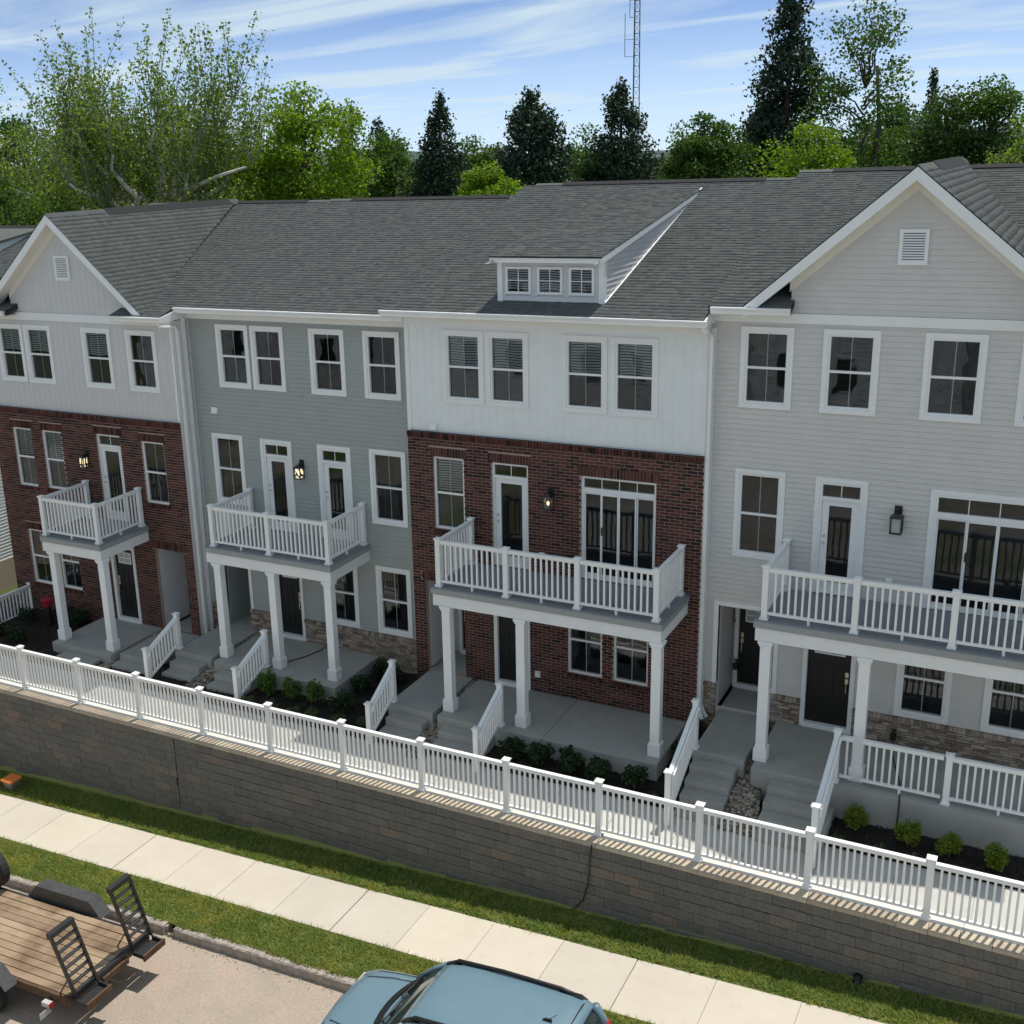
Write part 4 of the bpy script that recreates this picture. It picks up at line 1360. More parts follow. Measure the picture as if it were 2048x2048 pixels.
M['grass'] = mat_grass()
M['grass_old'] = mat_leaf('grass_blade', [(0.12, 0.165, 0.03), (0.17, 0.22, 0.042), (0.22, 0.265, 0.06), (0.36, 0.35, 0.14)], 0.4, 0.6)
M['turf'] = mat_plain('turf_soil', (0.10, 0.13, 0.035), 1.0, 0.4, 18)
M['steel'] = mat_plain('trailer_black_paint', (0.022, 0.022, 0.024), 0.45, 0.3, 14, spec=0.5)
M['rust'] = mat_plain('rusty_brown_steel', (0.10, 0.055, 0.03), 0.8, 0.4, 10)
M['fender'] = mat_plain('fender_grey', (0.055, 0.056, 0.055), 0.5, 0.25, 8, spec=0.5)
M['rubber'] = mat_plain('tyre_rubber', (0.03, 0.03, 0.031), 0.85, 0.2, 20)
M['red'] = mat_plain('red_plastic', (0.35, 0.02, 0.03), 0.35, 0.1)
M['orange'] = mat_plain('orange_lid', (0.85, 0.24, 0.05), 0.45, 0.1)
M['greybox'] = mat_plain('grey_tub', (0.16, 0.16, 0.13), 0.6, 0.2)
m, nt, b = base_mat('car_paint_blue', 0.32, 0.5)
b.inputs['Base Color'].default_value = (0.13, 0.215, 0.265, 1); b.inputs['Coat Weight'].default_value = 0.6; b.inputs['Coat Roughness'].default_value = 0.05
nt.links.new(ramp(nt, noise(nt, 2.0, 3), [(0.3, (0.125, 0.208, 0.257)), (0.7, (0.135, 0.222, 0.273))]), b.inputs['Base Color'])
M['paint'] = m
M['plastic'] = mat_plain('black_plastic', (0.012, 0.012, 0.013), 0.45, 0.2, 20)
M['alloy'] = mat_plain('alloy_rim', (0.35, 0.35, 0.36), 0.35, 0.1, metal=0.8)

# ------------------------------------------------------------------ terrain
def terrain():
    xs = [-3000, -1500, -700, -300, -150, -80, -60, -40, -30, -24, -18, -13, -9, -6, -3, 0, 3, 6, 9, 13, 18, 24, 30, 40, 60, 80, 150, 300, 700, 1500, 3000]
    ys_ = [-2500, -1200, -500, -200, -90, -50, -30, -22, -15.5, -7.9, -4.46, -4.16, -3, 0, 5, 14, 20, 30, 45, 70, 120, 250, 600, 1400, 3500]
    v = []; f = []
    for yy in ys_:
        for xx in xs:
            if yy <= -4.40:
                z = street_z(xx) - 0.06
                if yy <= -7.9: z -= 0.32
                if yy < -15.5: z = street_z(xx) - 0.22 + min(1.6, (-15.5 - yy) * 0.03)
                k = max(0.0, 1 - max(0, abs(xx) - 40) / 200); z = z * k + -1.6 * (1 - k)
            elif yy < 16:
                z = walk_z(max(-14, min(14, xx))) - 0.10 if abs(xx) < 15 else -1.25
            else:
                z = -1.0
            v.append((xx, yy, z))
    n = len(xs)
    for j in range(len(ys_) - 1):
        for i in range(n - 1):
            f.append((j * n + i, j * n + i + 1, j * n + n + i + 1, j * n + n + i))
    o = np_mesh('ground', v, f, M['meadow'])
    return tag(o, kind='structure')


terrain()


def sloped_box(mb, x0, x1, y0, y1, dz0, dz1, fn=street_z, taper=0.0):
    """box whose bottom/top follow the street slope"""
    a, b = fn(x0), fn(x1)
    mb.hexa([(x0, y0, a + dz0), (x1, y0, b + dz0), (x1, y1, b + dz0), (x0, y1, a + dz0), (x0, y0 + taper, a + dz1), (x1, y0 + taper, b + dz1), (x1, y1 - taper, b + dz1), (x0, y1 - taper, a + dz1)])
    return mb


# road
rd = MB()
xs = list(range(-40, 41, 4))
for a, b in zip(xs, xs[1:]):
    for (p, q, zp_, zq_) in ((-7.74, -11.7, -0.235, -0.165), (-11.7, -15.6, -0.165, -0.235)):
        rd.face([(a, q, street_z(a) + zq_), (b, q, street_z(b) + zq_), (b, p, street_z(b) + zp_), (a, p, street_z(a) + zp_)])
road = tag(rd.build('road', M['road']), kind='structure')


def road_z(x, yy):
    return street_z(x) - 0.235 + 0.07 * (-7.74 - yy) / 3.96


# building-site soil, and the ground across the street
M['dirt'] = mat_plain('site_soil', (0.36, 0.285, 0.21), 1.0, 0.2, 0.8, 0.3, 6)
m, nt, b = base_mat('far_side_ground', 1.0, 0.1)
nt.links.new(ramp(nt, noise(nt, 0.14, 6, 0.6), [(0.40, (0.36, 0.35, 0.32)), (0.52, (0.30, 0.27, 0.22)), (0.60, (0.14, 0.18, 0.06))]), b.inputs['Base Color'])
M['farside'] = m  # unseen ground, added and toned to bounce light and tint window reflections
dm_ = MB()
for a, b in zip(xs, xs[1:]):
    for p, q in ((-15.6, -22.0), (-22.0, -40.0)):
        dm_.face([(a, q, street_z(a) - 0.15 + 0.03 * (-15.6 - q)), (b, q, street_z(b) - 0.15 + 0.03 * (-15.6 - q)), (b, p, street_z(b) - 0.15 + 0.03 * (-15.6 - p)), (a, p, street_z(a) - 0.15 + 0.03 * (-15.6 - p))])
tag(dm_.build('far_side_bounce_ground', M['farside']), kind='structure')
gs = MB().face([(-15.8, -6, -1.17), (-13.2, -6, -1.17), (-13.2, 16, -1.17), (-15.8, 16, -1.17)]).face([(-40, -6, -1.18), (-15.81, -6, -1.18), (-15.81, 0.1, -1.18), (-40, 0.1, -1.18)])
tag(gs.build('bare_soil', M['dirt']), kind='structure')

# lawn soil strips (under the blades)
lw = MB()
for a, b in zip(xs, xs[1:]):
    lw.face([(a, -5.30, street_z(a) - 0.012), (b, -5.30, street_z(b) - 0.012), (b, -4.36, street_z(b) + 0.01), (a, -4.36, street_z(a) + 0.01)])
    lw.face([(a, -7.60, street_z(a) - 0.030), (b, -7.60, street_z(b) - 0.030), (b, -6.70, street_z(b) - 0.02), (a, -6.70, street_z(a) - 0.02)])
tag(lw.build('lawn_soil', M['turf']), kind='structure')


def grass_blades(name, x0, x1, ya, yb, za, zb, n, seed, hmin=0.03, hmax=0.075, dirt=None):
    r = np.random.default_rng(seed)
    x = r.uniform(x0, x1, n); t = r.uniform(0, 1, n)
    # clumpy density
    keep = (np.sin(x * 3.1 + 4 * np.sin(t * 5 + x)) + np.sin(x * 7.7 + t * 9)) * 0.25 + r.uniform(0, 1, n) > 0.18
    x, t = x[keep], t[keep]; n = len(x)
    edge = 0.03 * np.sin(x * 2.3) + 0.02 * np.sin(x * 9.1)
    yy = ya + (yb - ya) * t + edge * (1 - t) * 0.9
    z = -2.247 + 0.056 * np.clip(x, -40, 40) + za + (zb - za) * t
    h = r.uniform(hmin, hmax, n); a = r.uniform(0, 2 * np.pi, n); w = r.uniform(0.006, 0.013, n)
    lean = r.uniform(0.6, 1.9, n) * h; la = r.uniform(0, 2 * np.pi, n)
    v = np.empty((n, 3, 3))
    v[:, 0] = np.stack([x - np.cos(a) * w, yy - np.sin(a) * w, z], 1)
    v[:, 1] = np.stack([x + np.cos(a) * w, yy + np.sin(a) * w, z], 1)
    v[:, 2] = np.stack([x + np.cos(la) * lean, yy + np.sin(la) * lean, z + h], 1)
    o = np_mesh(name, v.reshape(-1, 3), np.arange(3 * n).reshape(-1, 3), M['grass'])
    return o


tag(grass_blades('grass', -11, 15.5, -5.27, -4.405, 0.0, 0.012, 84000, 3), 'sunlit grass strip between the retaining wall and the sidewalk', 'grass', kind='stuff')
tag(grass_blades('grass', -9, 10, -7.63, -6.73, -0.045, -0.02, 80000, 4, 0.04, 0.09), 'grass verge between the sidewalk and the kerb', 'grass', kind='stuff')

# sidewalk slabs
sw = MB()
for a, b in zip(xs, xs[1:]): sloped_box(sw, a, b, -6.69, -5.31, -0.2, -0.02)
side = tag(sw.build('sidewalk', M['curb']), kind='structure')
S0, SP = -3.60, 1.359
for i in range(-9, 15):
    a, b = S0 + i * SP, S0 + (i + 1) * SP
    g0 = 0.010 if i % 4 == 0 else 0.004
    g1 = 0.010 if (i + 1) % 4 == 0 else 0.004
    sloped_box(MB(), a + g0, b - g1, -6.706, -5.303, -0.10, 0.004 + random.uniform(0, 0.003), taper=0.006).build('slab', M['slab'], side)

# kerb stones
kb = MB(); sloped_box(kb, -40, -1.22, -7.70, -7.52, -0.45, -0.08); sloped_box(kb, -1.05, 40, -7.70, -7.52, -0.45, -0.08)
kerb = tag(kb.build('kerb', M['curb']), kind='structure')
x = -16.2
rk = random.Random(5)
while x < 16:
    L = rk.uniform(2.2, 3.0)
    a, b = x, x + L
    for p, q in sub_iv(a, b, [(-1.25, -1.02)]):
        k = max(2, int((q - p) / 0.07)); rr = random.Random(int(p * 991))
        rings = []
        for j in range(k + 1):
            xx = p + 0.006 + (q - p - 0.012) * j / k; zz = street_z(xx)
            rings.append([(xx, -7.745, zz - 0.33), (xx, -7.742 + rr.uniform(-.006, .006), zz - 0.065 + rr.uniform(-.010, .006)), (xx, -7.715 + rr.uniform(-.008, .008), zz - 0.042 + rr.uniform(-.006, .006)), (xx, -7.60, zz - 0.040 + rr.uniform(-.006, .006)), (xx, -7.535 + rr.uniform(-.03, .02), zz - 0.045), (xx, -7.51, zz - 0.33)])
        MB().loft(rings).build('kerb_stone', M['curb'], kerb)
    x = b
# gravel wash along the gutter
gm = MB(); rr = random.Random(9)
for _ in range(260):
    px_ = rr.uniform(-3, 4); py_ = -7.75 - abs(rr.gauss(0, 0.10)); s = rr.uniform(0.006, 0.016); z = road_z(px_, py_)
    gm.hexa([(px_ - s, py_ - s, z - .002), (px_ + s, py_ - s * .7, z - .002), (px_ + s * .8, py_ + s, z - .002), (px_ - s, py_ + s * .8, z - .002), (px_ - s * .5, py_ - s * .5, z + s), (px_ + s * .6, py_ - s * .4, z + s * .9), (px_ + s * .4, py_ + s * .5, z + s), (px_ - s * .6, py_ + s * .4, z + s * 1.1)])
for _ in range(60):
    px_ = rr.uniform(-1.3, -0.98); py_ = rr.uniform(-7.75, -7.5); s = rr.uniform(0.015, 0.04); z = road_z(px_, -7.75) + 0.02
    gm.hexa([(px_ - s, py_ - s, z - .05), (px_ + s, py_ - s * .7, z - .05), (px_ + s * .8, py_ + s, z - .05), (px_ - s, py_ + s * .8, z - .05), (px_ - s * .5, py_ - s * .5, z + s), (px_ + s * .6, py_ - s * .4, z + s * .9), (px_ + s * .4, py_ + s * .5, z + s), (px_ - s * .6, py_ + s * .4, z + s * 1.1)])
tag(gm.build('gravel', M['river']), 'loose gravel washed along the kerb', 'gravel', kind='stuff')

# ------------------------------------------------------------------ retaining wall
def cap_z(x): return -0.451 + 0.005 * x


RW = thing('retaining_wall', (2.0, -4.42, -2.3), 'long grey-brown block retaining wall between the lower lawn and the white fence', 'retaining wall')
WX0, WX1, WY = -13.5, 16.5, -4.42
cm_ = MB(); cm_.hexa([(WX0, WY + 0.02, -3.2), (WX1, WY + 0.02, -3.2), (WX1, -3.98, -3.2), (WX0, -3.98, -3.2), (WX0, WY + 0.02, cap_z(WX0) - 0.11), (WX1, WY + 0.02, cap_z(WX1) - 0.11), (WX1, -3.98, cap_z(WX1) - 0.11), (WX0, -3.98, cap_z(WX0) - 0.11)])
cm_.build('wall_core', M['block_gap'], RW)
CH, BW = 0.20, 0.455
rr = random.Random(12)
blocks = []
k = 0
while True:
    zt_off = -0.065 - k * CH       # top of course relative to cap
    if cap_z(0) + zt_off < -3.1: break
    off = (k % 2) * BW / 2 + rr.uniform(-0.06, 0.06)
    x = WX0 - off
    while x < WX1:
        a, b = max(x, WX0), min(x + BW, WX1)
        x += BW
        if b - a < 0.05: continue
        cx_ = (a + b) / 2
        zt = cap_z(cx_) + zt_off; zb = zt - CH
        if zt < street_z(cx_) - 0.02: continue
        # expansion joint
        if a < -3.66 < b:
            for p, q in ((a, -3.672), (-3.648, b)):
                if q - p > 0.04: blocks.append((p, q, zb, zt, False))
            continue
        blocks.append((a, b, zb, zt, abs(b - a - BW) < 1e-6))
    k += 1
proto = []
for s in range(6):
    r2 = random.Random(100 + s)
    w_, h_ = BW - 0.002, CH - 0.011
    j = lambda: r2.uniform(-0.006, 0.004)
    e = 0.014
    mb = MB()
    mb.v = [(0, 0.05, 0), (w_, 0.05, 0), (w_, 0.05, h_), (0, 0.05, h_), (0, 0, 0), (w_, 0, 0), (w_, 0, h_), (0, 0, h_), (.001, -0.012 + j(), e), (w_ - .001, -0.012 + j(), e), (w_ - .001, -0.012 + j(), h_ - e), (.001, -0.012 + j(), h_ - e)]
    mb.f = [(8, 9, 10, 11), (4, 5, 9, 8), (5, 6, 10, 9), (6, 7, 11, 10), (7, 4, 8, 11), (0, 1, 5, 4), (1, 2, 6, 5), (2, 3, 7, 6), (3, 0, 4, 7)]
    proto.append(mb.mesh('block', M['block']))
blocks.sort(key=lambda t: (Vector(((t[0] + t[1]) / 2, WY, t[2])) - CAM).length)
rest = MB(); cnt = 0
rr = random.Random(4)
for (a, b, zb, zt, full) in blocks:
    if full and cnt < 300:
        place('block', rr.choice(proto), (a + 0.002, WY + rr.uniform(-0.006, 0.006), zb + 0.0045 + rr.choice([0, 0, 0, 0, -0.003, 0.003])), RW); cnt += 1
    else:
        yo = WY + rr.uniform(-0.006, 0.006)
        rest.box(a + 0.003, b - 0.003, yo - 0.012, yo + 0.05, zb + 0.004, zt - 0.004)
if rest.f: tag(rest.build('block_field', M['block'], RW), kind='stuff')
x = WX0
while x < WX1:
    L = 0.457
    a, b = x + 0.004, min(x + L, WX1) - 0.004
    yo = rr.uniform(-0.006, 0.006)
    MB().hexa([(a, -4.445 + yo, cap_z(a) - 0.063), (b, -4.445 + yo, cap_z(b) - 0.063), (b, -4.188, cap_z(b) - 0.063), (a, -4.188, cap_z(a) - 0.063), (a, -4.447 + yo, cap_z(a) - 0.002), (b, -4.447 + yo, cap_z(b) - 0.002), (b, -4.188, cap_z(b) - 0.002), (a, -4.188, cap_z(a) - 0.002)]).build('cap_block', M['cap_block'], RW)
    x += L
x = WX0
while x < WX1:
    a, b = x + 0.003, min(x + 1.83, WX1) - 0.003
    MB().hexa([(a, -4.185, cap_z(a) - 0.10), (b, -4.185, cap_z(b) - 0.10), (b, -3.969, cap_z(b) - 0.10), (a, -3.969, cap_z(a) - 0.10), (a, -4.18, cap_z(a) + 0.004), (b, -4.18, cap_z(b) + 0.004), (b, -3.972, cap_z(b) + 0.004), (a, -3.972, cap_z(a) + 0.004)]).build('concrete_strip', M['conc_walk'], RW)
    x += 1.83
# drain outlet near the right end
DP = thing('drain_pipe', (10.69, -4.47, -1.6), 'short black drain pipe poking from the foot of the retaining wall', 'pipe')
MB().tube([(10.69, -4.36, -1.56), (10.69, -4.50, -1.58), (10.70, -4.56, -1.66)], 0.06, 12, cap=False).build('pipe_elbow', M['plastic'], DP, smooth=True)
MB().tube([(10.69, -4.435, -1.57), (10.69, -4.465, -1.575)], 0.075, 12).build('pipe_collar', M['plastic'], DP)
tag(MB().tube([(6.17, -4.10, -0.39), (6.13, -4.30, -0.43), (6.08, -4.445, -0.44), (6.06, -4.462, -0.7), (6.03, -4.465, -1.2), (5.93, -4.467, -1.62), (5.72, -4.47, -1.90)], 0.013, 6).build('hanging_cable', M['black']), 'thin black cable hanging over the retaining wall', 'cable')

# ------------------------------------------------------------------ fence on the wall
FN = thing('fence', (0.0, -4.103, -0.45), 'long white picket railing along the top of the retaining wall', 'fence')
F0, FD = -8.557, 1.83
pm = post_mesh(1.118)
for i in range(-2, 14):
    xx = F0 + i * FD
    place('railing_post', pm, (xx, -4.103, cap_z(xx)), FN)
    if i < 13:
        rail_section(FN, (xx, -4.103, cap_z(xx)), (xx + FD, -4.103, cap_z(xx + FD)), 1.02, 0.10, n=15, foot=False)

# ------------------------------------------------------------------ walkway, porches, steps
wk = MB()
for a, b in zip(range(-14, 16, 2), range(-12, 18, 2)):
    sloped_box(wk, a, b, -3.965, -2.72, -0.35, -0.012, walk_z)
walk = tag(wk.build('walkway', M['conc_porch']), kind='structure')
for i in range(-12, 14):
    a, b = i * 1.22, (i + 1) * 1.22
    sloped_box(MB(), a + 0.005, b - 0.005, -3.968, -2.715, -0.05, 0.003, walk_z, taper=0.004).build('slab', M['walk'], walk)

bed = MB()
gx_ = np.linspace(-14, 14, 113); gy_ = np.linspace(-2.74, 0.5, 14)
rb = random.Random(3)
vv = []; ff = []
for yy in gy_:
    for xx in gx_:
        t = (yy + 2.74) / 3.2
        lift = 0.05 + t * (0.10 if xx < 0 else 0.16)
        vv.append((xx, yy, walk_z(xx) + lift + rb.uniform(-0.02, 0.02)))
for j in range(len(gy_) - 1):
    for i in range(len(gx_) - 1):
        n = j * len(gx_) + i
        ff.append((n, n + 1, n + len(gx_) + 1, n + len(gx_)))
gb = tag(np_mesh('garden_bed', vv, ff, M['mulch']), kind='structure')
# bark chips on the beds
nch = 26000
r = np.random.default_rng(21)
x = r.uniform(-13.5, 13.5, nch); t = r.uniform(0, 1, nch); yy = -2.72 + 2.9 * t
z = -0.53 + 0.012 * x + 0.055 + t * np.where(x < 0, 0.095, 0.15)
a = r.uniform(0, np.pi, nch); L = r.uniform(0.012, 0.035, nch); w = r.uniform(0.005, 0.011, nch); tl = r.uniform(-0.012, 0.02, nch)
cx, sx_ = np.cos(a), np.sin(a)
v = np.empty((nch, 4, 3))
for k, (s, q) in enumerate(((-1, -1), (1, -1), (1, 1), (-1, 1))):
    v[:, k] = np.stack([x + s * L * cx - q * w * sx_, yy + s * L * sx_ + q * w * cx, z + 0.012 + s * tl + q * 0.004], 1)
M['chip'] = mat_pieces('bark_chip', [(0.0, (0.012, 0.010, 0.009)), (0.6, (0.030, 0.023, 0.018)), (1.0, (0.07, 0.05, 0.036))], 0.95, 30, 0.2, 0)
tag(np_mesh('mulch_chips', v.reshape(-1, 3), np.arange(4 * nch).reshape(-1, 4), M['chip']), 'dark shredded bark mulch covering the planting beds', 'mulch', kind='stuff')


def slab_block(name, x0, x1, y0, y1, zt, zb, mat=None):
    o = MB().box(x0, x1, y0, y1, zb, zt).build(name, mat or M['conc_porch'], bevel=0.012)
    return tag(o, kind='structure')


def steps(x0, x1, ytop, ztop, n, tread, zb):
    """n risers going down towards the walkway"""
    rise = (ztop - zb) / n
    st = None
    for k in range(n - 1):
        o = MB().box(x0 + 0.002 * k, x1 - 0.002 * k, ytop - (k + 1) * tread, ytop - k * tread - 0.001, zb - 0.4, ztop - (k + 1) * rise).build('step' if st else 'front_steps', M['conc_porch'], st, bevel=0.010)
        if st is None: st = tag(o, kind='structure')
    return st


# brick gable house
slab_block('porch_slab', -9.78, -7.74, -2.08, -0.14, -0.302, -1.0)
slab_block('porch_step', -9.30, -8.08, -2.42, -2.082, -0.455, -1.0)
slab_block('entry_walk', -7.60, -6.46, -1.90, 1.00, -0.304, -1.0)
steps(-7.58, -6.50, -1.902, -0.304, 2, 0.32, walk_z(-7))
# sage house
slab_block('entry_walk', -6.12, -4.97, -1.48, 1.55, -0.111, -1.0)
steps(-6.05, -5.12, -1.482, -0.111, 3, 0.31, walk_z(-5.5))
slab_block('porch_slab', -4.80, -1.27, -1.60, 0.40, -0.109, -1.0)
steps(-4.56, -3.46, -1.602, -0.109, 3, 0.31, walk_z(-4))
# white-topped brick house
slab_block('entry_walk', 0.34, 1.46, -1.92, 1.20, -0.002, -1.0)
steps(0.46, 1.36, -1.922, -0.002, 3, 0.31, walk_z(1))
p3 = slab_block('porch_slab', 1.60, 4.018, -1.98, -0.012, 0.0, -1.0)
slab_block('porch_slab', 4.026, 6.46, -1.98, -0.012, 0.0, -1.0)
steps(1.78, 2.96, -1.982, 0.0, 3, 0.31, walk_z(2.3))
# beige house
slab_block('entry_walk', 7.06, 8.05, -1.68, -0.04, 0.315, -1.0); slab_block('entry_walk', 7.04, 8.06, -0.034, 1.45, 0.316, -1.0)
steps(7.10, 7.94, -1.682, 0.315, 5, 0.31, walk_z(7.5))
slab_block('porch_slab', 8.22, 13.6, -1.86, 0.23, 0.317, -1.0, M['conc_porch'])
slab_block('porch_foundation', 9.76, 13.58, -1.82, -1.2, 0.13, -1.2, M['conc_found'])
steps(8.60, 9.62, -1.862, 0.317, 5, 0.31, walk_z(9))
slab_block('stair_cheek_wall', 9.625, 9.76, -3.2, -1.87, -0.12, -0.9, M['conc_porch'])


def stair_rail(x, yu, zu, capu, yl, zl, capl, label, n=8):
    """white stair railing from the porch down to the walkway"""
    t = thing('stair_railing', (x, yu, zu), label, 'railing', 'stair railings')
    place('railing_post', post_mesh(capu), (x, yu, zu), t)
    place('railing_post', post_mesh(capl, skirt=False), (x, yl, zl), t)
    L = abs(yu - yl)
    a = Vector((x, yu - 0.055, zu + capu - 0.12)); b = Vector((x, yl + 0.055, zl + capl - 0.10))
    rail_bar(t, a, b, -0.05, 0.0, 0.085)
    a2 = a - Vector((0, 0, capu - 0.27)); b2 = b - Vector((0, 0, capl - 0.30))
    rail_bar(t, a2, b2, -0.05, 0.0, 0.055)
    n = max(4, round(L / 0.125))
    for k in range(n):
        s = (k + 0.7) / (n + 0.4)
        p = a.lerp(b, s); q = a2.lerp(b2, s)
        place('baluster', baluster_mesh(p.z - q.z - 0.01), (x, p.y, q.z - 0.02), t)
    # graspable handrail on the stair side
    gr = MB().tube([a + Vector((0.075, 0.0, -0.02)), b + Vector((0.075, 0.0, -0.02)), b + Vector((0.075, -0.02, -0.12)), b + Vector((0.03, -0.01, -0.16))], 0.020, 8)
    gr.build('grab_rail', M['vinyl'], t)
    return t


stair_rail(-6.10, -1.33, -0.111, 0.96, -2.50, walk_z(-6), 0.98, 'white stair railing between the gabled brick house and the sage house')
stair_rail(-3.40, -1.32, -0.109, 0.96, -2.48, walk_z(-3.4), 0.95, 'white stair railing beside the sage house porch steps and shrubs')
stair_rail(0.41, -1.78, -0.002, 0.99, -2.80, walk_z(0.4), 0.96, 'white stair railing left of the steps to the brick house alcove')
stair_rail(3.02, -1.81, 0.0, 0.99, -2.92, walk_z(3), 0.98, 'white stair railing right of the brick house porch steps')
stair_rail(7.075, -1.60, 0.315, 1.04, -3.22, walk_z(7), 1.12, 'long white stair railing left of the beige house alcove steps')
stair_rail(9.69, -1.72, 0.317, 1.06, -3.44, walk_z(9.7), 1.20, 'long white stair railing right of the beige house porch steps')
# porch railing of the beige house
PR = thing('porch_railing', (11.4, -1.60, 0.317), 'white picket railing along the beige house porch above four shrubs', 'railing')
for xx in (11.54, 13.2): place('railing_post', post_mesh(0.98), (xx, -1.68, 0.317), PR)
rail_section(PR, (9.70, -1.68, 0.317), (10.03, -1.68, 0.317), 0.92, 0.10, gap=0.06)
rail_section(PR, (10.03, -1.68, 0.317), (11.54, -1.68, 0.317), 0.92, 0.10, gap=0.09)
rail_section(PR, (11.54, -1.68, 0.317), (13.2, -1.68, 0.317), 0.92, 0.10)
# side railing at the far left
SR = thing('side_railing', (-12.7, -0.6, -0.66), 'white picket railing at the left edge beside the brick house corner', 'railing')
place('railing_post', post_mesh(0.93), (-12.65, -0.10, -0.68), SR); place('railing_post', post_mesh(0.93), (-12.65, -2.0, -0.68), SR)
rail_section(SR, (-12.65, -2.0, -0.68), (-12.65, -0.10, -0.68), 0.86, 0.08)


# river stones in the drainage strips
def stones(poly_fn, n, seed, label):
    r = random.Random(seed); mb = MB()
    for _ in range(n):
        x, yy, z = poly_fn(r)
        s = r.uniform(0.018, 0.042); fl_ = r.uniform(0.5, 0.8)
        rings = []
        a0 = r.uniform(0, 6); el = r.uniform(0.7, 1.3)
        for k, (q, h) in enumerate(((0.6, -0.4), (1.0, 0.1), (0.75, 0.6), (0.3, 0.85))):
            rings.append([(x + s * q * el * math.cos(a0 + t), yy + s * q / el * math.sin(a0 + t), z + s * fl_ * h) for t in [math.pi * j / 3 for j in range(6)]])
        mb.loft(rings)
    return tag(mb.build('river_stones', M['river']), label, 'stones', kind='stuff')


def strip(xa0, xa1, xb0, xb1, y0, y1, z0, z1, ym=None):
    def fn(r):
        t = r.random(); yy = y0 + (y1 - y0) * t
        a = xa0 + (xb0 - xa0) * t; b = xa1 + (xb1 - xa1) * t
        return r.uniform(a, b), yy, z0 + (z1 - z0) * t + r.uniform(0, 0.03)
    return fn


for (a0, a1, b0, b1, y0_, y1_, z0_, z1_, n_, sd, lb) in (
        (8.02, 8.21, 7.90, 8.64, -0.6, -3.0, 0.27, walk_z(8) + 0.03, 1300, 1, 'river stones between the two stairs of the beige house'),
        (1.46, 1.60, 1.34, 1.80, -0.1, -3.0, -0.05, walk_z(1) + 0.03, 700, 2, 'river stones between the two stairs of the white-topped brick house'),
        (-4.97, -4.80, -5.14, -4.54, 0.3, -2.75, -0.15, walk_z(-5) + 0.03, 800, 3, 'river stones between the two stairs of the sage house'),
        (-7.74, -7.60, -8.06, -7.58, -0.2, -2.75, -0.35, walk_z(-8) + 0.03, 800, 4, 'river stones beside the gabled brick house porch')):
    tag(MB().face([(a0, y0_, z0_), (a1, y0_, z0_), (b1, y1_, z1_), (b0, y1_, z1_)]).build('stone_bed', M['stone_bed']), kind='structure')
    stones(strip(a0 + .02, a1 - .02, b0 + .02, b1 - .02, y0_, y1_, z0_, z1_), n_, sd, lb)

# ------------------------------------------------------------------ small things round the porches
HZ = bpy.data.objects
tag(MB().tube([(-2.60, 0.34, 0.25), (-2.62, 0.20, 0.02), (-2.75, 0.0, -0.09), (-2.9, -0.5, -0.095), (-3.15, -0.95, -0.095), (-3.35, -1.40, -0.095), (-3.3, -1.75, -0.30)], 0.012, 6).build('black_cord', M['black']), 'black cord trailing across the sage house porch floor', 'cord')
tag(MB().tube([(10.42, 0.16, 0.55), (10.44, -0.1, 0.34), (10.55, -0.6, 0.33), (10.75, -1.3, 0.33), (10.82, -1.88, 0.32), (10.82, -1.90, 0.05), (10.80, -1.92, -0.40)], 0.013, 6).build('black_cord', M['black']), 'black cord hanging over the beige house porch edge', 'cord')
def spigot(house, x, y, z):
    mb = MB().tube([(x, y, z), (x, y - 0.09, z - 0.01), (x, y - 0.12, z - 0.07)], 0.022, 8)
    mb.tube([(x, y - 0.07, z + 0.02), (x, y - 0.07, z + 0.06)], 0.012, 6); mb.box(x - 0.04, x + 0.04, y - 0.085, y - 0.055, z + 0.055, z + 0.075)
    mb.box(x - 0.05, x + 0.05, y - 0.14, y - 0.03, z - 0.14, z - 0.02)
    return mb.build('spigot', M['black'], house)
spigot(H2, -2.60, 0.345, 0.28); spigot(H4, 10.42, 0.185, 0.58); spigot(H4, 7.10, 1.30, 0.95)

BK = thing('tool_tub', (-8.47, -5.0, -2.73), 'grey tub with an orange lid on the grass at the left edge', 'tub')
zb = street_z(-8.47) + 0.02
MB().hexa([(-8.60, -5.10, zb), (-8.36, -5.10, zb), (-8.36, -4.86, zb), (-8.60, -4.86, zb), (-8.63, -5.13, zb + .2), (-8.33, -5.13, zb + .2), (-8.33, -4.83, zb + .2), (-8.63, -4.83, zb + .2)]).build('tub_body', M['greybox'], BK, bevel=0.02)
MB().box(-8.66, -8.30, -5.16, -4.80, zb + 0.201, zb + 0.27).build('lid', M['orange'], BK, bevel=0.025)
MB().box(-8.53, -8.43, -5.0, -4.96, zb + 0.271, zb + 0.29).build('lid_grip', M['orange'], BK)
RP = thing('red_pail', (-11.2, -0.85, -0.5), 'small red lidded pail on a dark stand in the bed by the gabled brick house', 'pail')
MB().tube([(-11.2, -0.85, -0.5), (-11.2, -0.85, 0.02)], 0.10, 12).build('stand', M['black'], RP)
MB().tube([(-11.2, -0.85, 0.021), (-11.2, -0.85, 0.20)], [0.11, 0.14], 14).build('pail_body', M['red'], RP, smooth=False)
MB().tube([(-11.2, -0.85, 0.201), (-11.2, -0.85, 0.235)], 0.155, 14).build('lid', M['red'], RP)

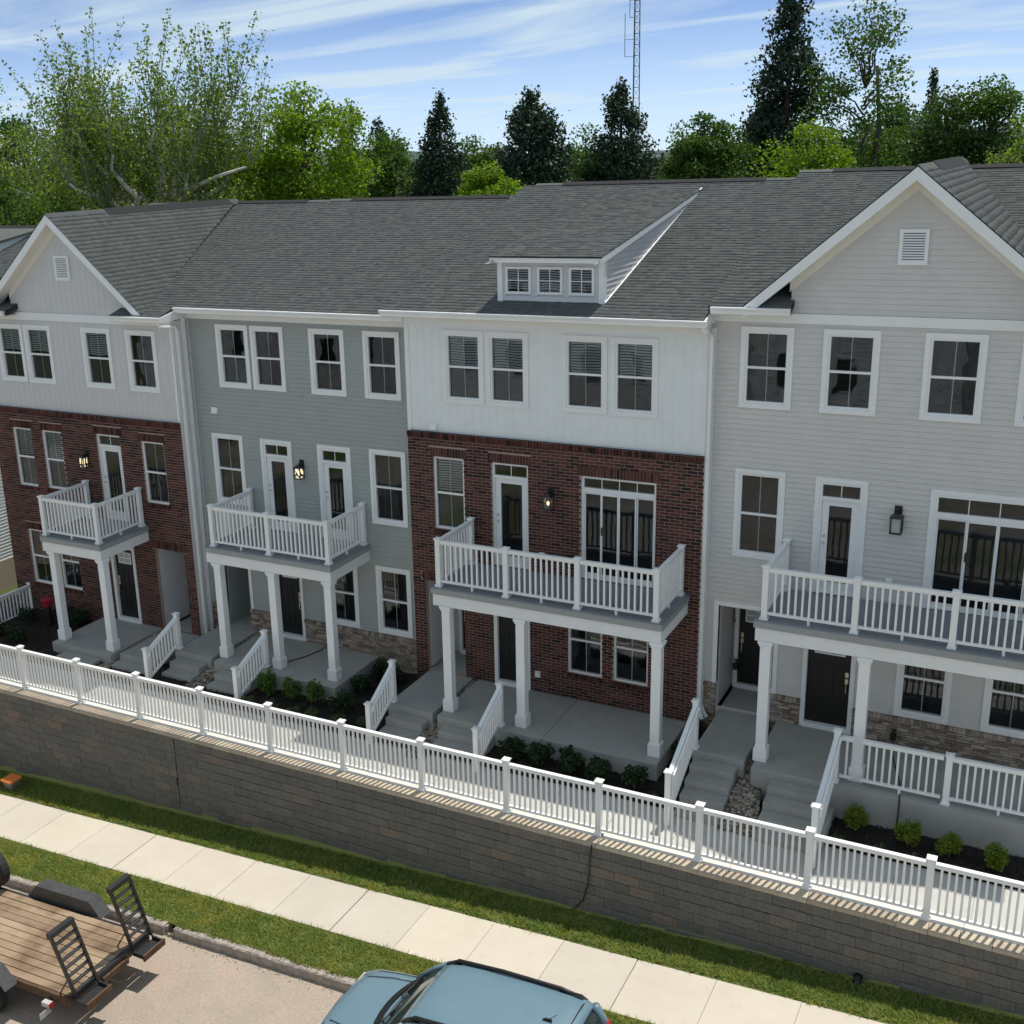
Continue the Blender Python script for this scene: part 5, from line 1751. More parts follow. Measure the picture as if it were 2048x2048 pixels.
# ------------------------------------------------------------------ foliage helpers
def leaf_quads(P, size, r, up=0.4):
    """rhombic leaves at points P (n,3)"""
    n = len(P)
    d = r.normal(size=(n, 3)); d[:, 2] = d[:, 2] * (1 - up) - 0.15; d /= np.linalg.norm(d, axis=1)[:, None] + 1e-9
    e = np.cross(d, r.normal(size=(n, 3))); e /= np.linalg.norm(e, axis=1)[:, None] + 1e-9
    s = (size * r.uniform(0.6, 1.25, n))[:, None]
    v = np.empty((n, 4, 3))
    v[:, 0] = P - d * s * 0.5; v[:, 1] = P + e * s * 0.38 + d * s * 0.05; v[:, 2] = P + d * s * 0.5; v[:, 3] = P - e * s * 0.38 + d * s * 0.05
    return v.reshape(-1, 3)


def leaf_object(name, P, size, mat, parent, r, up=0.4):
    v = leaf_quads(P, size, r, up)
    return np_mesh(name, v, np.arange(len(v)).reshape(-1, 4), mat, parent)


LEAF = {
    'dark': mat_leaf('leaf_dark', [(0.028, 0.060, 0.016), (0.045, 0.088, 0.022), (0.070, 0.12, 0.03)], 0.42),
    'mid': mat_leaf('leaf_mid', [(0.042, 0.088, 0.016), (0.066, 0.13, 0.024), (0.10, 0.17, 0.035)], 0.48),
    'bright': mat_leaf('leaf_bright', [(0.10, 0.18, 0.014), (0.16, 0.25, 0.020), (0.22, 0.32, 0.035)], 0.52),
    'olive': mat_leaf('leaf_olive', [(0.090, 0.145, 0.032), (0.15, 0.215, 0.05), (0.23, 0.29, 0.09)], 0.58),
    'needle': mat_leaf('needle_dark', [(0.022, 0.042, 0.026), (0.034, 0.060, 0.036), (0.052, 0.085, 0.048)], 0.2),
    'shrub': mat_leaf('shrub_leaf', [(0.012, 0.030, 0.012), (0.022, 0.048, 0.016), (0.035, 0.07, 0.022)], 0.25),
    'shrub_lime': mat_leaf('shrub_lime', [(0.10, 0.15, 0.015), (0.15, 0.21, 0.02), (0.21, 0.27, 0.03)], 0.35),
    'shrub_green': mat_leaf('shrub_green', [(0.045, 0.10, 0.02), (0.07, 0.15, 0.025), (0.10, 0.19, 0.04)], 0.35),
    'sedge': mat_leaf('sedge_leaf', [(0.05, 0.085, 0.03), (0.09, 0.13, 0.05), (0.14, 0.17, 0.08)], 0.3),
}


def gz(x, yy):
    return -1.0 if yy > 16 else walk_z(x) - 0.1


def shrub(x, yy, w, h, leaf, label, n=900, size=0.05, seed=0, group='porch shrubs'):
    z0 = walk_z(x) + 0.06 + 0.10 * (yy + 2.74) / 3.2
    t = thing('shrub', (x, yy, z0), label, 'shrub', group)
    r = np.random.default_rng(seed + 500)
    mb = MB(); tips = []
    ns = 9
    for k in range(ns):
        a = 2 * math.pi * k / ns + r.uniform(-.3, .3); rad = w * r.uniform(0.25, 0.9); hh = h * r.uniform(0.55, 1.0)
        p = Vector((x + rad * math.cos(a), yy + rad * math.sin(a), z0 + hh))
        mb.tube([(x, yy, z0 - .02), (x + (p.x - x) * .45, yy + (p.y - yy) * .45, z0 + hh * .55), p], [0.010, 0.007, 0.003], 4)
        tips.append(p)
    mb.build('stems', M['bark'], t)
    pts = []
    for p in tips:
        k = n // ns
        c = np.array(p)[None] + np.array([0, 0, -0.3 * (p.z - z0)])
        q = r.normal(size=(k, 3)); q /= np.linalg.norm(q, axis=1)[:, None]
        q *= (r.uniform(0, 1, k) ** 0.45)[:, None] * np.array([w * 0.52, w * 0.52, h * 0.36])
        pts.append(c + q)
    P = np.concatenate(pts); P[:, 2] = np.maximum(P[:, 2], z0 + 0.03)
    leaf_object('foliage', P, size, leaf, t, r)
    return t


def tuft(x, yy, w, h, leaf, label, n=40, seed=0):
    z0 = walk_z(x) + 0.05
    t = thing('grass_tuft', (x, yy, z0), label, 'plant', 'small bed plants')
    r = random.Random(seed)
    mb = MB()
    for k in range(n):
        a = r.uniform(0, 6.28); L = w * r.uniform(0.5, 1); hh = h * r.uniform(0.5, 1); ww = 0.008
        c, s = math.cos(a), math.sin(a)
        b0 = Vector((x + 0.02 * c, yy + 0.02 * s, z0)); m1 = Vector((x + L * .55 * c, yy + L * .55 * s, z0 + hh)); e1 = Vector((x + L * c, yy + L * s, z0 + hh * .7))
        sd = Vector((-s, c, 0)) * ww
        mb.face([b0 - sd, b0 + sd, m1 + sd, m1 - sd]); mb.face([m1 - sd, m1 + sd, e1])
    mb.build('blades', leaf, t)
    return t


# beige house: four lime shrubs
for k, (x, yy, nm_) in enumerate(((10.15, -2.15, 'first lime-green shrub beside the beige house stair railing'), (11.05, -2.28, 'second lime-green shrub from the stair, under the hanging cord'), (11.72, -2.32, 'third lime-green shrub below the beige porch'), (12.42, -2.38, 'fourth lime-green shrub, rightmost below the beige porch'))):
    shrub(x, yy, 0.19, 0.48, LEAF['shrub_lime'], nm_, 2000, 0.042, k, 'lime shrubs below the beige porch')
for k, (x, yy, nm_) in enumerate(((10.66, -2.62, 'grassy tuft in the mulch below the beige porch'), (11.18, -2.66, 'low tuft in the mulch nearest the fence post'), (9.95, -2.62, 'pale tuft at the foot of the beige house stair'))):
    tuft(x, yy, 0.16, 0.16, LEAF['sedge'], nm_, 46, k)
# white-topped brick house: dark shrubs
for k, (x, yy) in enumerate(((3.52, -2.28), (4.12, -2.32), (4.78, -2.36), (5.40, -2.38), (6.15, -2.38))):
    shrub(x, yy, 0.24, 0.52, LEAF['shrub'], 'dark green shrub, number %s from the left in front of the brick porch' % ('one', 'two', 'three', 'four', 'five')[k], 900, 0.075, 20 + k, 'dark shrubs in front of the brick porch')
for k, (x, yy) in enumerate(((6.72, -1.15), (6.80, -0.35))):
    shrub(x, yy, 0.20, 0.55, LEAF['shrub'], ('dark shrub beside the right end of the brick porch, nearer the fence', 'dark shrub beside the right end of the brick porch, against the wall')[k], 700, 0.07, 30 + k, 'dark shrubs in front of the brick porch')
tuft(6.62, -2.66, 0.18, 0.20, LEAF['sedge'], 'yellow-green tuft by the lower post of the beige house stair', 40, 9)
# sage house
for k, (x, yy) in enumerate(((-2.95, -1.95), (-2.25, -1.95), (-1.62, -1.92))):
    shrub(x, yy, 0.21, 0.62, LEAF['shrub_green'], ('fresh green shrub beside the stair at the sage porch', 'fresh green shrub in the middle of the sage porch front', 'tall fresh green shrub by the right porch column of the sage house')[k], 1000, 0.06, 40 + k, 'green shrubs at the sage porch')
for k, (x, yy) in enumerate(((-0.85, -1.95), (-0.95, -1.0), (-0.90, -0.15), (-0.5, -0.3))):
    shrub(x, yy, 0.24, 0.5, LEAF['shrub'], ('dark shrub near the fence right of the sage porch', 'dark shrub beside the right edge of the sage porch', 'dark shrub against the sage house stone base', 'dark shrub in the corner by the brick house')[k], 800, 0.065, 50 + k, 'dark shrubs right of the sage porch')
for k, (x, yy) in enumerate(((-3.05, -2.52), (-2.45, -2.50), (-1.78, -2.50), (-1.35, -2.42), (-0.62, -2.42), (-0.05, -2.30))):
    shrub(x, yy, 0.15, 0.22, LEAF['sedge'], 'low pale-edged plant, number %s from the left along the sage house walk' % ('one', 'two', 'three', 'four', 'five', 'six')[k], 420, 0.045, 60 + k, 'low plants along the sage house walk')
# gabled brick house
for k, (x, yy) in enumerate(((-11.9, -0.9), (-11.0, -0.45), (-10.4, -0.55), (-12.1, -1.9), (-11.2, -2.0))):
    shrub(x, yy, 0.26, 0.42, LEAF['shrub'], ('dark shrub by the side railing at the far left', 'dark shrub behind the red pail', 'dark shrub left of the gabled brick house porch', 'low dark shrub at the left edge of the bed', 'low dark shrub in front of the red pail')[k], 800, 0.065, 70 + k, 'dark shrubs at the gabled brick house')

# ------------------------------------------------------------------ trailer
TR = thing('utility_trailer', (-3.5, -9.5, -2.5), 'flat wooden-deck equipment trailer with two upright loading ramps', 'trailer')
TX1, TX0, TYN, TYF = -0.80, -9.0, -10.42, -8.62


def tz(x): return street_z(x) - 0.20 + 0.03 + 0.65


def tbox(x0, x1, y0, y1, d0, d1, name, mat, par=None, bevel=0):
    mb = MB(); mb.hexa([(x0, y0, tz(x0) + d0), (x1, y0, tz(x1) + d0), (x1, y1, tz(x1) + d0), (x0, y1, tz(x0) + d0), (x0, y0, tz(x0) + d1), (x1, y0, tz(x1) + d1), (x1, y1, tz(x1) + d1), (x0, y1, tz(x0) + d1)])
    return mb.build(name, mat, par or TR, bevel=bevel)


npl = 11; pw = (TYF - TYN) / npl
for k in range(npl):
    tbox(TX0 + random.uniform(0, .03), TX1 - 0.09 - random.uniform(0, .01), TYN + k * pw + 0.008, TYN + (k + 1) * pw - 0.008, -0.045, random.uniform(-0.004, 0.004), 'plank', M['wood'])
tbox(TX0, TX1, TYN - 0.06, TYN - 0.004, -0.16, -0.008, 'side_frame', M['rust']); tbox(TX0, TX1, TYF + 0.004, TYF + 0.06, -0.16, -0.008, 'side_frame', M['steel'])
tbox(TX1 - 0.082, TX1, TYN + 0.001, TYF - 0.001, -0.16, 0.004, 'rear_frame', M['steel'])
for xx in (-1.6, -2.6, -3.6, -4.6, -5.6): tbox(xx, xx + 0.07, TYN + 0.002, TYF - 0.002, -0.14, -0.05, 'cross_member', M['steel'])
tbox(TX1 - 0.01, TX1 + 0.05, -9.75, -9.15, -0.20, -0.10, 'rear_bumper', M['rust'])


def fender(y0, y1, xa, xb, name='fender'):
    h = 0.28
    prof = [(xa, -0.02), (xa + 0.28, h), (xb - 0.28, h), (xb, -0.02), (xb - 0.02, -0.02), (xb - 0.29, h - 0.012), (xa + 0.29, h - 0.012), (xa + 0.02, -0.02)]
    mb = MB(); mb.prism([(p, tz(p) - 0.02 + q) for p, q in prof], 'y', y0, y1)
    f_ = mb.build(name, M['fender'], TR)
    ys2 = y0 if y0 < -9.5 else y1
    inner = y1 if y0 < -9.5 else y0
    MB().prism([(p, tz(p) - 0.02 + q) for p, q in [(xa + .005, -0.06), (xa + 0.285, h - .006), (xb - 0.285, h - .006), (xb - .005, -0.06)]], 'y', inner - 0.004, inner + 0.004).build('fender_side', M['fender'], f_)
    return f_


def wheel(parent, c, R, W, axis='y', rimmat=None):
    """tyre and rim, axis y"""
    prof = [(-W / 2, R * .62), (-W / 2, R * .9), (-W * .36, R), (W * .36, R), (W / 2, R * .9), (W / 2, R * .62)]
    rings = []
    for o_, r_ in prof:
        rings.append([(c[0] + r_ * math.cos(t), c[1] + o_, c[2] + r_ * math.sin(t)) for t in [2 * math.pi * k / 24 for k in range(24)]])
    ty = MB().loft(rings, cap=False).build('tyre', M['rubber'], parent, smooth=False)
    rm = MB()
    for o_, r0_, r1_ in ((-W * .42, R * .52, R * .63), (W * .42, R * .52, R * .63)):
        pass
    rm.tube([(c[0], c[1] - W * .40, c[2]), (c[0], c[1] + W * .40, c[2])], R * .16, 12)
    for k in range(6):
        t = 2 * math.pi * k / 6; dx, dz = math.cos(t), math.sin(t); px_, pz_ = -dz, dx
        w2_ = R * .07
        for sgn in (-1, 1):
            yy = c[1] + sgn * W * .36
            a = Vector((c[0] + dx * R * .14, yy, c[2] + dz * R * .14)); b2 = Vector((c[0] + dx * R * .62, yy, c[2] + dz * R * .62)); n2 = Vector((px_, 0, pz_)) * w2_; th = Vector((0, 0.012, 0))
            rm.hexa([a - n2 - th, b2 - n2 - th, b2 - n2 + th, a - n2 + th, a + n2 - th, b2 + n2 - th, b2 + n2 + th, a + n2 + th])
    rings = [[(c[0] + r_ * math.cos(t), c[1] + o_, c[2] + r_ * math.sin(t)) for t in [2 * math.pi * k / 24 for k in range(24)]] for o_, r_ in ((-W * .46, R * .64), (-W * .3, R * .56), (W * .3, R * .56), (W * .46, R * .64))]
    rm.loft(rings, cap=False)
    rm.build('rim', rimmat or M['steel'], ty)
    return ty


fender(TYF + 0.07, TYF + 0.34, -3.95, -2.0); fender(TYN - 0.34, TYN - 0.07, -3.95, -2.05)
for xx in (-3.42, -2.58):
    for yy in (TYF + 0.21, TYN - 0.21): wheel(TR, (xx, yy, tz(xx) - 0.36), 0.30, 0.18)
# spare wheel standing at the far edge
wheel(TR, (-4.78, TYF + 0.02, tz(-4.78) + 0.42), 0.40, 0.22)
MB().tube([(-4.78, TYF + 0.02, tz(-4.78)), (-4.78, TYF + 0.02, tz(-4.78) + 0.42)], 0.03, 8).build('spare_bracket', M['steel'], TR)


def ramp_ladder(ya, yb):
    zb = tz(TX1) - 0.02
    def P(s, yy): return Vector((TX1 + 0.03 - 0.10 * s, yy - 0.26 * s, zb + 1.36 * s))
    mb = MB()
    for yy in (ya, yb):
        p, q = P(0, yy), P(1, yy)
        mb.hexa([p + Vector((-.025, -.02, 0)), p + Vector((.045, -.02, 0)), p + Vector((.045, .02, 0)), p + Vector((-.025, .02, 0)), q + Vector((-.025, -.02, 0)), q + Vector((.045, -.02, 0)), q + Vector((.045, .02, 0)), q + Vector((-.025, .02, 0))])
    rp_ = mb.build('loading_ramp', M['steel'], TR)
    for k in range(8):
        s = 0.08 + 0.88 * k / 7
        p, q = P(s, ya + 0.021), P(s, yb - 0.021)
        MB().hexa([p + Vector((-.02, 0, -.02)), p + Vector((.03, 0, -.02)), q + Vector((.03, 0, -.02)), q + Vector((-.02, 0, -.02)), p + Vector((-.02, 0, .015)), p + Vector((.03, 0, .015)), q + Vector((.03, 0, .015)), q + Vector((-.02, 0, .015))]).build('rung', M['fender'], rp_)
    p, q = P(1, ya - 0.02), P(1, yb + 0.02)
    MB().hexa([p + Vector((-.05, 0, -.06)), p + Vector((.05, 0, -.06)), q + Vector((.05, 0, -.06)), q + Vector((-.05, 0, -.06)), p + Vector((-.05, 0, .03)), p + Vector((.05, 0, .03)), q + Vector((.05, 0, .03)), q + Vector((-.05, 0, .03))]).build('ramp_lip', M['steel'], rp_)
    # foot tray at the base
    mb = MB()
    mb.box(TX1 + 0.05, TX1 + 0.30, ya - 0.03, ya, zb - 0.10, zb - 0.02); mb.box(TX1 + 0.05, TX1 + 0.30, yb, yb + 0.03, zb - 0.10, zb - 0.02)
    mb.box(TX1 + 0.05, TX1 + 0.30, ya, yb, zb - 0.11, zb - 0.085)
    mb.build('ramp_foot', M['steel'], rp_)
    MB().box(TX1 + 0.30, TX1 + 0.335, ya - 0.04, yb + 0.04, zb - 0.13, zb - 0.01).build('foot_board', M['rust'], rp_)
    MB().tube([P(0.30, ya), (TX1 - 0.28, ya - 0.05, zb)], 0.014, 6).build('ramp_stay', M['rust'], rp_)
    return rp_


ramp_ladder(-9.02, -8.56); ramp_ladder(-10.38, -9.90)
M['lamp_grey'] = mat_plain('lamp_housing', (0.50, 0.50, 0.48), 0.5, 0.1)
tbox(TX1 - 0.50, TX1 - 0.44, TYN - 0.10, TYN - 0.02, -0.22, -0.10, 'lamp_bracket', M['steel'])
tbox(TX1 - 0.56, TX1 - 0.38, TYN - 0.20, TYN - 0.10, -0.21, -0.12, 'tail_light', M['lamp_grey'], bevel=0.012)
tbox(TX1 - 0.379, TX1 - 0.355, TYN - 0.20, TYN - 0.10, -0.21, -0.12, 'tail_lens', M['red'])
tbox(TX1 - 0.44, TX1 - 0.43, TYN - 0.36, TYN - 0.12, -0.34, -0.222, 'licence_plate', M['lamp_grey'])

# ------------------------------------------------------------------ parked car
CARX0, CARX1, CYN, CYF = 3.55, 7.92, -9.86, -7.98
CX = (CARX0 + CARX1) / 2; CY = (CYN + CYF) / 2
CA = thing('parked_car', (CX, CY, road_z(CX, CY)), 'pale blue compact SUV with black roof rails parked at the kerb', 'car')


def cz_(x, h): return road_z(x, CY) + h


def body_ring(x, hw, zb_, zt, crown=0.03, shoulder=0.0):
    """cross-section from the near sill round to the far sill"""
    pts = []
    prof = [(-0.94, zb_), (-0.985, zb_ + 0.14), (-1.0, (zb_ + zt) * 0.5), (-0.985, zt - 0.16), (-0.93, zt - 0.05), (-0.80, zt - 0.012), (-0.4, zt + crown * .7), (0, zt + crown), (0.4, zt + crown * .7), (0.80, zt - 0.012), (0.93, zt - 0.05), (0.985, zt - 0.16), (1.0, (zb_ + zt) * 0.5), (0.985, zb_ + 0.14), (0.94, zb_)]
    return [(x, CY + s * hw, cz_(x, h)) for s, h in prof]


st = [(0.00, 0.60, 0.42, 0.78), (0.03, 0.74, 0.34, 0.90), (0.10, 0.83, 0.28, 0.985), (0.30, 0.895, 0.26, 1.03), (0.70, 0.925, 0.26, 1.065), (1.10, 0.935, 0.26, 1.085), (1.55, 0.938, 0.26, 1.095), (2.2, 0.94, 0.26, 1.10), (3.0, 0.94, 0.26, 1.11), (3.7, 0.93, 0.27, 1.12), (4.10, 0.91, 0.30, 1.12), (4.28, 0.88, 0.36, 1.10), (4.36, 0.83, 0.45, 1.04)]
body = MB().loft([body_ring(CARX0 + a, b, c, d) for a, b, c, d in st]).build('body', M['paint'], CA, smooth=True)
# greenhouse of dark glass
def cab_ring(x, hb, hr, zb_, zr):
    prof = [(-hb, zb_), (-(hb * .55 + hr * .45), zb_ + (zr - zb_) * .5), (-hr, zr - 0.04), (-hr * .9, zr), (0, zr + 0.025), (hr * .9, zr), (hr, zr - 0.04), (hb * .55 + hr * .45, zb_ + (zr - zb_) * .5), (hb, zb_)]
    return [(x, CY + s, cz_(x, h)) for s, h in prof]
M['carglass'] = mat_plain('tinted_car_glass', (0.02, 0.03, 0.03), 0.05, 0.1, spec=0.8)
cab = [(1.02, 0.80, 0.80, 1.06, 1.075), (1.30, 0.84, 0.77, 1.07, 1.28), (1.56, 0.86, 0.735, 1.08, 1.50), (1.74, 0.87, 0.72, 1.09, 1.60), (2.2, 0.87, 0.715, 1.09, 1.665), (3.2, 0.86, 0.705, 1.10, 1.66), (3.85, 0.85, 0.69, 1.10, 1.62), (4.10, 0.84, 0.68, 1.10, 1.52), (4.30, 0.82, 0.72, 1.08, 1.12)]
MB().loft([cab_ring(CARX0 + a, b, c, d, e) for a, b, c, d, e in cab]).build('windows', M['carglass'], CA, smooth=True)
# roof panel
def roof_ring(x, hw, z, t=0.035):
    return [(x, CY + s * hw, cz_(x, z + h)) for s, h in ((-1, -0.055), (-0.985, -0.015), (-0.93, 0.006), (-0.5, 0.028), (0, 0.036), (0.5, 0.028), (0.93, 0.006), (0.985, -0.015), (1, -0.055), (0.9, -0.075), (-0.9, -0.075))]
rl = [(1.60, 0.755, 1.565), (1.74, 0.765, 1.625), (1.95, 0.765, 1.665), (2.3, 0.76, 1.685), (3.1, 0.75, 1.69), (3.7, 0.735, 1.67), (3.98, 0.72, 1.64), (4.05, 0.70, 1.60)]
rp_ = MB().loft([roof_ring(CARX0 + a, b, c) for a, b, c in rl]).build('roof', M['paint'], CA, smooth=True)
# pillars
pl = MB()
for s in (-1, 1):
    pl.tube([(CARX0 + 1.02, CY + s * 0.815, cz_(CARX0 + 1.02, 1.06)), (CARX0 + 1.34, CY + s * 0.795, cz_(CARX0 + 1.34, 1.33)), (CARX0 + 1.66, CY + s * 0.745, cz_(CARX0 + 1.66, 1.565))], 0.042, 8)
    pl.tube([(CARX0 + 4.06, CY + s * 0.70, cz_(CARX0 + 4.06, 1.58)), (CARX0 + 4.24, CY + s * 0.80, cz_(CARX0 + 4.24, 1.10))], 0.07, 8)
pl.build('pillar', M['paint'], CA, smooth=True)
for s in (-1, 1):
    yy = CY + s * 0.69
    MB().tube([(CARX0 + 1.72, yy, cz_(CARX0 + 1.72, 1.615)), (CARX0 + 1.84, yy, cz_(CARX0 + 1.84, 1.70)), (CARX0 + 2.6, yy, cz_(CARX0 + 2.6, 1.735)), (CARX0 + 3.55, yy, cz_(CARX0 + 3.55, 1.72)), (CARX0 + 3.85, yy, cz_(CARX0 + 3.85, 1.66))], [0.03, 0.032, 0.03, 0.03, 0.03], 8).build('roof_rail', M['plastic'], CA, smooth=True)
    MB().hexa([(CARX0 + 1.6, yy - .045, cz_(CARX0 + 1.6, 1.57)), (CARX0 + 3.95, yy - .045, cz_(CARX0 + 3.95, 1.62)), (CARX0 + 3.95, yy + .045, cz_(CARX0 + 3.95, 1.62)), (CARX0 + 1.6, yy + .045, cz_(CARX0 + 1.6, 1.57)), (CARX0 + 1.75, yy - .04, cz_(CARX0 + 1.75, 1.664)), (CARX0 + 3.85, yy - .04, cz_(CARX0 + 3.85, 1.687)), (CARX0 + 3.85, yy + .04, cz_(CARX0 + 3.85, 1.687)), (CARX0 + 1.75, yy + .04, cz_(CARX0 + 1.75, 1.664))]).build('rail_base', M['plastic'], CA)
    MB().tube([(CARX0 + 1.45, CY + s * 0.90, cz_(CARX0 + 1.45, 1.10)), (CARX0 + 1.43, CY + s * 1.00, cz_(CARX0 + 1.43, 1.13)), (CARX0 + 1.41, CY + s * 1.08, cz_(CARX0 + 1.41, 1.13))], [0.03, 0.07, 0.075], 8).build('mirror', M['plastic'], CA, smooth=True)
    lx = CARX0 + 4.22
    MB().hexa([(lx - .04, CY + s * .80 - .05, cz_(lx, 1.00)), (lx + .10, CY + s * .80 - .05, cz_(lx, 1.00)), (lx + .10, CY + s * .80 + .05, cz_(lx, 1.00)), (lx - .04, CY + s * .80 + .05, cz_(lx, 1.00)), (lx - .10, CY + s * .775 - .05, cz_(lx, 1.30)), (lx + .03, CY + s * .775 - .05, cz_(lx, 1.30)), (lx + .03, CY + s * .775 + .05, cz_(lx, 1.30)), (lx - .10, CY + s * .775 + .05, cz_(lx, 1.30))]).build('tail_lamp', M['red'], CA)
    hx = CARX0 + 0.06
    MB().box(hx - .03, hx + .12, CY + s * .62 - .12, CY + s * .62 + .12, cz_(hx, 0.80), cz_(hx, 0.93)).build('headlight', M['lamp_off'], CA, bevel=0.02)
    for wx in (0.86, 3.50): wheel(CA, (CARX0 + wx, CY + s * 0.83, cz_(CARX0 + wx, 0.345) - 0.01), 0.345, 0.22, rimmat=M['alloy'])
    for wx in (0.86, 3.50):
        rings = [[(CARX0 + wx + rr_ * math.cos(t), CY + s * yo, cz_(CARX0 + wx, 0.345) + rr_ * math.sin(t)) for t in [math.pi * (-0.08 + 1.16 * k / 14) for k in range(15)]] for rr_, yo in ((0.37, 0.90), (0.37, 0.95), (0.44, 0.95), (0.44, 0.90))]
        MB().loft(rings, cap=False, closed=False).build('wheel_arch', M['plastic'], CA)
# bonnet creases, cowl, wipers, antenna, roof grooves
for s in (-1, 1):
    MB().tube([(CARX0 + 0.22, CY + s * 0.55, cz_(CARX0 + .22, 1.035)), (CARX0 + 0.65, CY + s * 0.63, cz_(CARX0 + .65, 1.078)), (CARX0 + 1.0, CY + s * 0.66, cz_(CARX0 + 1.0, 1.09))], 0.010, 6).build('bonnet_crease', M['paint'], CA, smooth=True)
def seam(pts, w=0.006):
    MB().tube([(CARX0 + a, CY + s_, cz_(CARX0 + a, h)) for a, s_, h in pts], w, 5).build('panel_seam', M['plastic'], CA)
for s in (-1, 1):
    seam([(0.12, s * 0.60, 0.985), (0.35, s * 0.765, 1.018), (0.80, s * 0.80, 1.052), (1.05, s * 0.81, 1.062)])
    seam([(1.50, s * 0.936, 0.62), (1.50, s * 0.925, 0.98), (1.52, s * 0.872, 1.06)], 0.005)
    seam([(2.62, s * 0.942, 0.55), (2.62, s * 0.928, 0.98), (2.62, s * 0.875, 1.07)], 0.005)
    MB().tube([(CARX0 + 2.28, CY + s * 0.938, cz_(CARX0 + 2.28, 0.93)), (CARX0 + 2.36, CY + s * 0.965, cz_(CARX0 + 2.36, 0.935)), (CARX0 + 2.46, CY + s * 0.938, cz_(CARX0 + 2.46, 0.94))], 0.014, 6).build('door_handle', M['paint'], CA)
    MB().tube([(CARX0 + 2.62, CY + s * 0.872, cz_(CARX0 + 2.62, 1.09)), (CARX0 + 2.64, CY + s * 0.80, cz_(CARX0 + 2.64, 1.40)), (CARX0 + 2.66, CY + s * 0.725, cz_(CARX0 + 2.66, 1.63))], 0.04, 8).build('door_pillar', M['plastic'], CA)
seam([(0.10, -0.55, 0.975), (0.055, 0, 0.985), (0.10, 0.55, 0.975)])
cw = []
for k in range(9):
    s = -1 + 2 * k / 8; xx = CARX0 + 0.94 + 0.17 * s * s
    cw.append([(xx - .05, CY + s * .80, cz_(xx, 1.085 + .03 * (1 - s * s))), (xx + .05, CY + s * .80, cz_(xx, 1.115 + .03 * (1 - s * s))), (xx + .06, CY + s * .80, cz_(xx, 1.05)), (xx - .05, CY + s * .80, cz_(xx, 1.05))])
MB().loft(cw).build('cowl', M['plastic'], CA)
for (a, b) in ((-0.35, 0.28), (0.25, 0.75)):
    MB().tube([(CARX0 + 1.04, CY + a, cz_(CARX0 + 1.04, 1.13)), (CARX0 + 1.12, CY + (a + b) / 2, cz_(CARX0 + 1.12, 1.165)), (CARX0 + 1.12, CY + b, cz_(CARX0 + 1.12, 1.155))], 0.010, 5).build('wiper', M['plastic'], CA)
ax = CARX0 + 3.62
MB().hexa([(ax - .09, CY - .03, cz_(ax, 1.70)), (ax + .07, CY - .03, cz_(ax, 1.695)), (ax + .07, CY + .03, cz_(ax, 1.695)), (ax - .09, CY + .03, cz_(ax, 1.70)), (ax - .02, CY - .012, cz_(ax, 1.745)), (ax + .05, CY - .012, cz_(ax, 1.75)), (ax + .05, CY + .012, cz_(ax, 1.75)), (ax - .02, CY + .012, cz_(ax, 1.745))]).tube([(ax + .02, CY, cz_(ax, 1.74)), (ax + .14, CY, cz_(ax, 1.86))], 0.005, 5).build('antenna', M['plastic'], CA)
for s in (-0.36, 0.36):
    MB().box(CARX0 + 2.0, CARX0 + 3.9, CY + s - .006, CY + s + .006, cz_(CARX0 + 2.0, 1.70), cz_(CARX0 + 2.0, 1.7015)).build('roof_groove', M['paint'], CA)
MB().hexa([(CARX0 + 3.93, CY - .68, cz_(CARX0 + 3.93, 1.635)), (CARX0 + 3.945, CY - .68, cz_(CARX0 + 3.945, 1.635)), (CARX0 + 3.945, CY + .68, cz_(CARX0 + 3.945, 1.635)), (CARX0 + 3.93, CY + .68, cz_(CARX0 + 3.93, 1.635)), (CARX0 + 3.93, CY - .5, cz_(CARX0 + 3.93, 1.684)), (CARX0 + 3.945, CY - .5, cz_(CARX0 + 3.945, 1.684)), (CARX0 + 3.945, CY + .5, cz_(CARX0 + 3.945, 1.684)), (CARX0 + 3.93, CY + .5, cz_(CARX0 + 3.93, 1.684))]).build('hatch_seam', M['plastic'], CA)

# ------------------------------------------------------------------ far things
def at(px, py, D):
    """point at horizontal distance D from the camera along the pixel's bearing, and its height"""
    d = pix_dir(px, py); h = math.hypot(d.x, d.y)
    return CAM + d * (D / h)


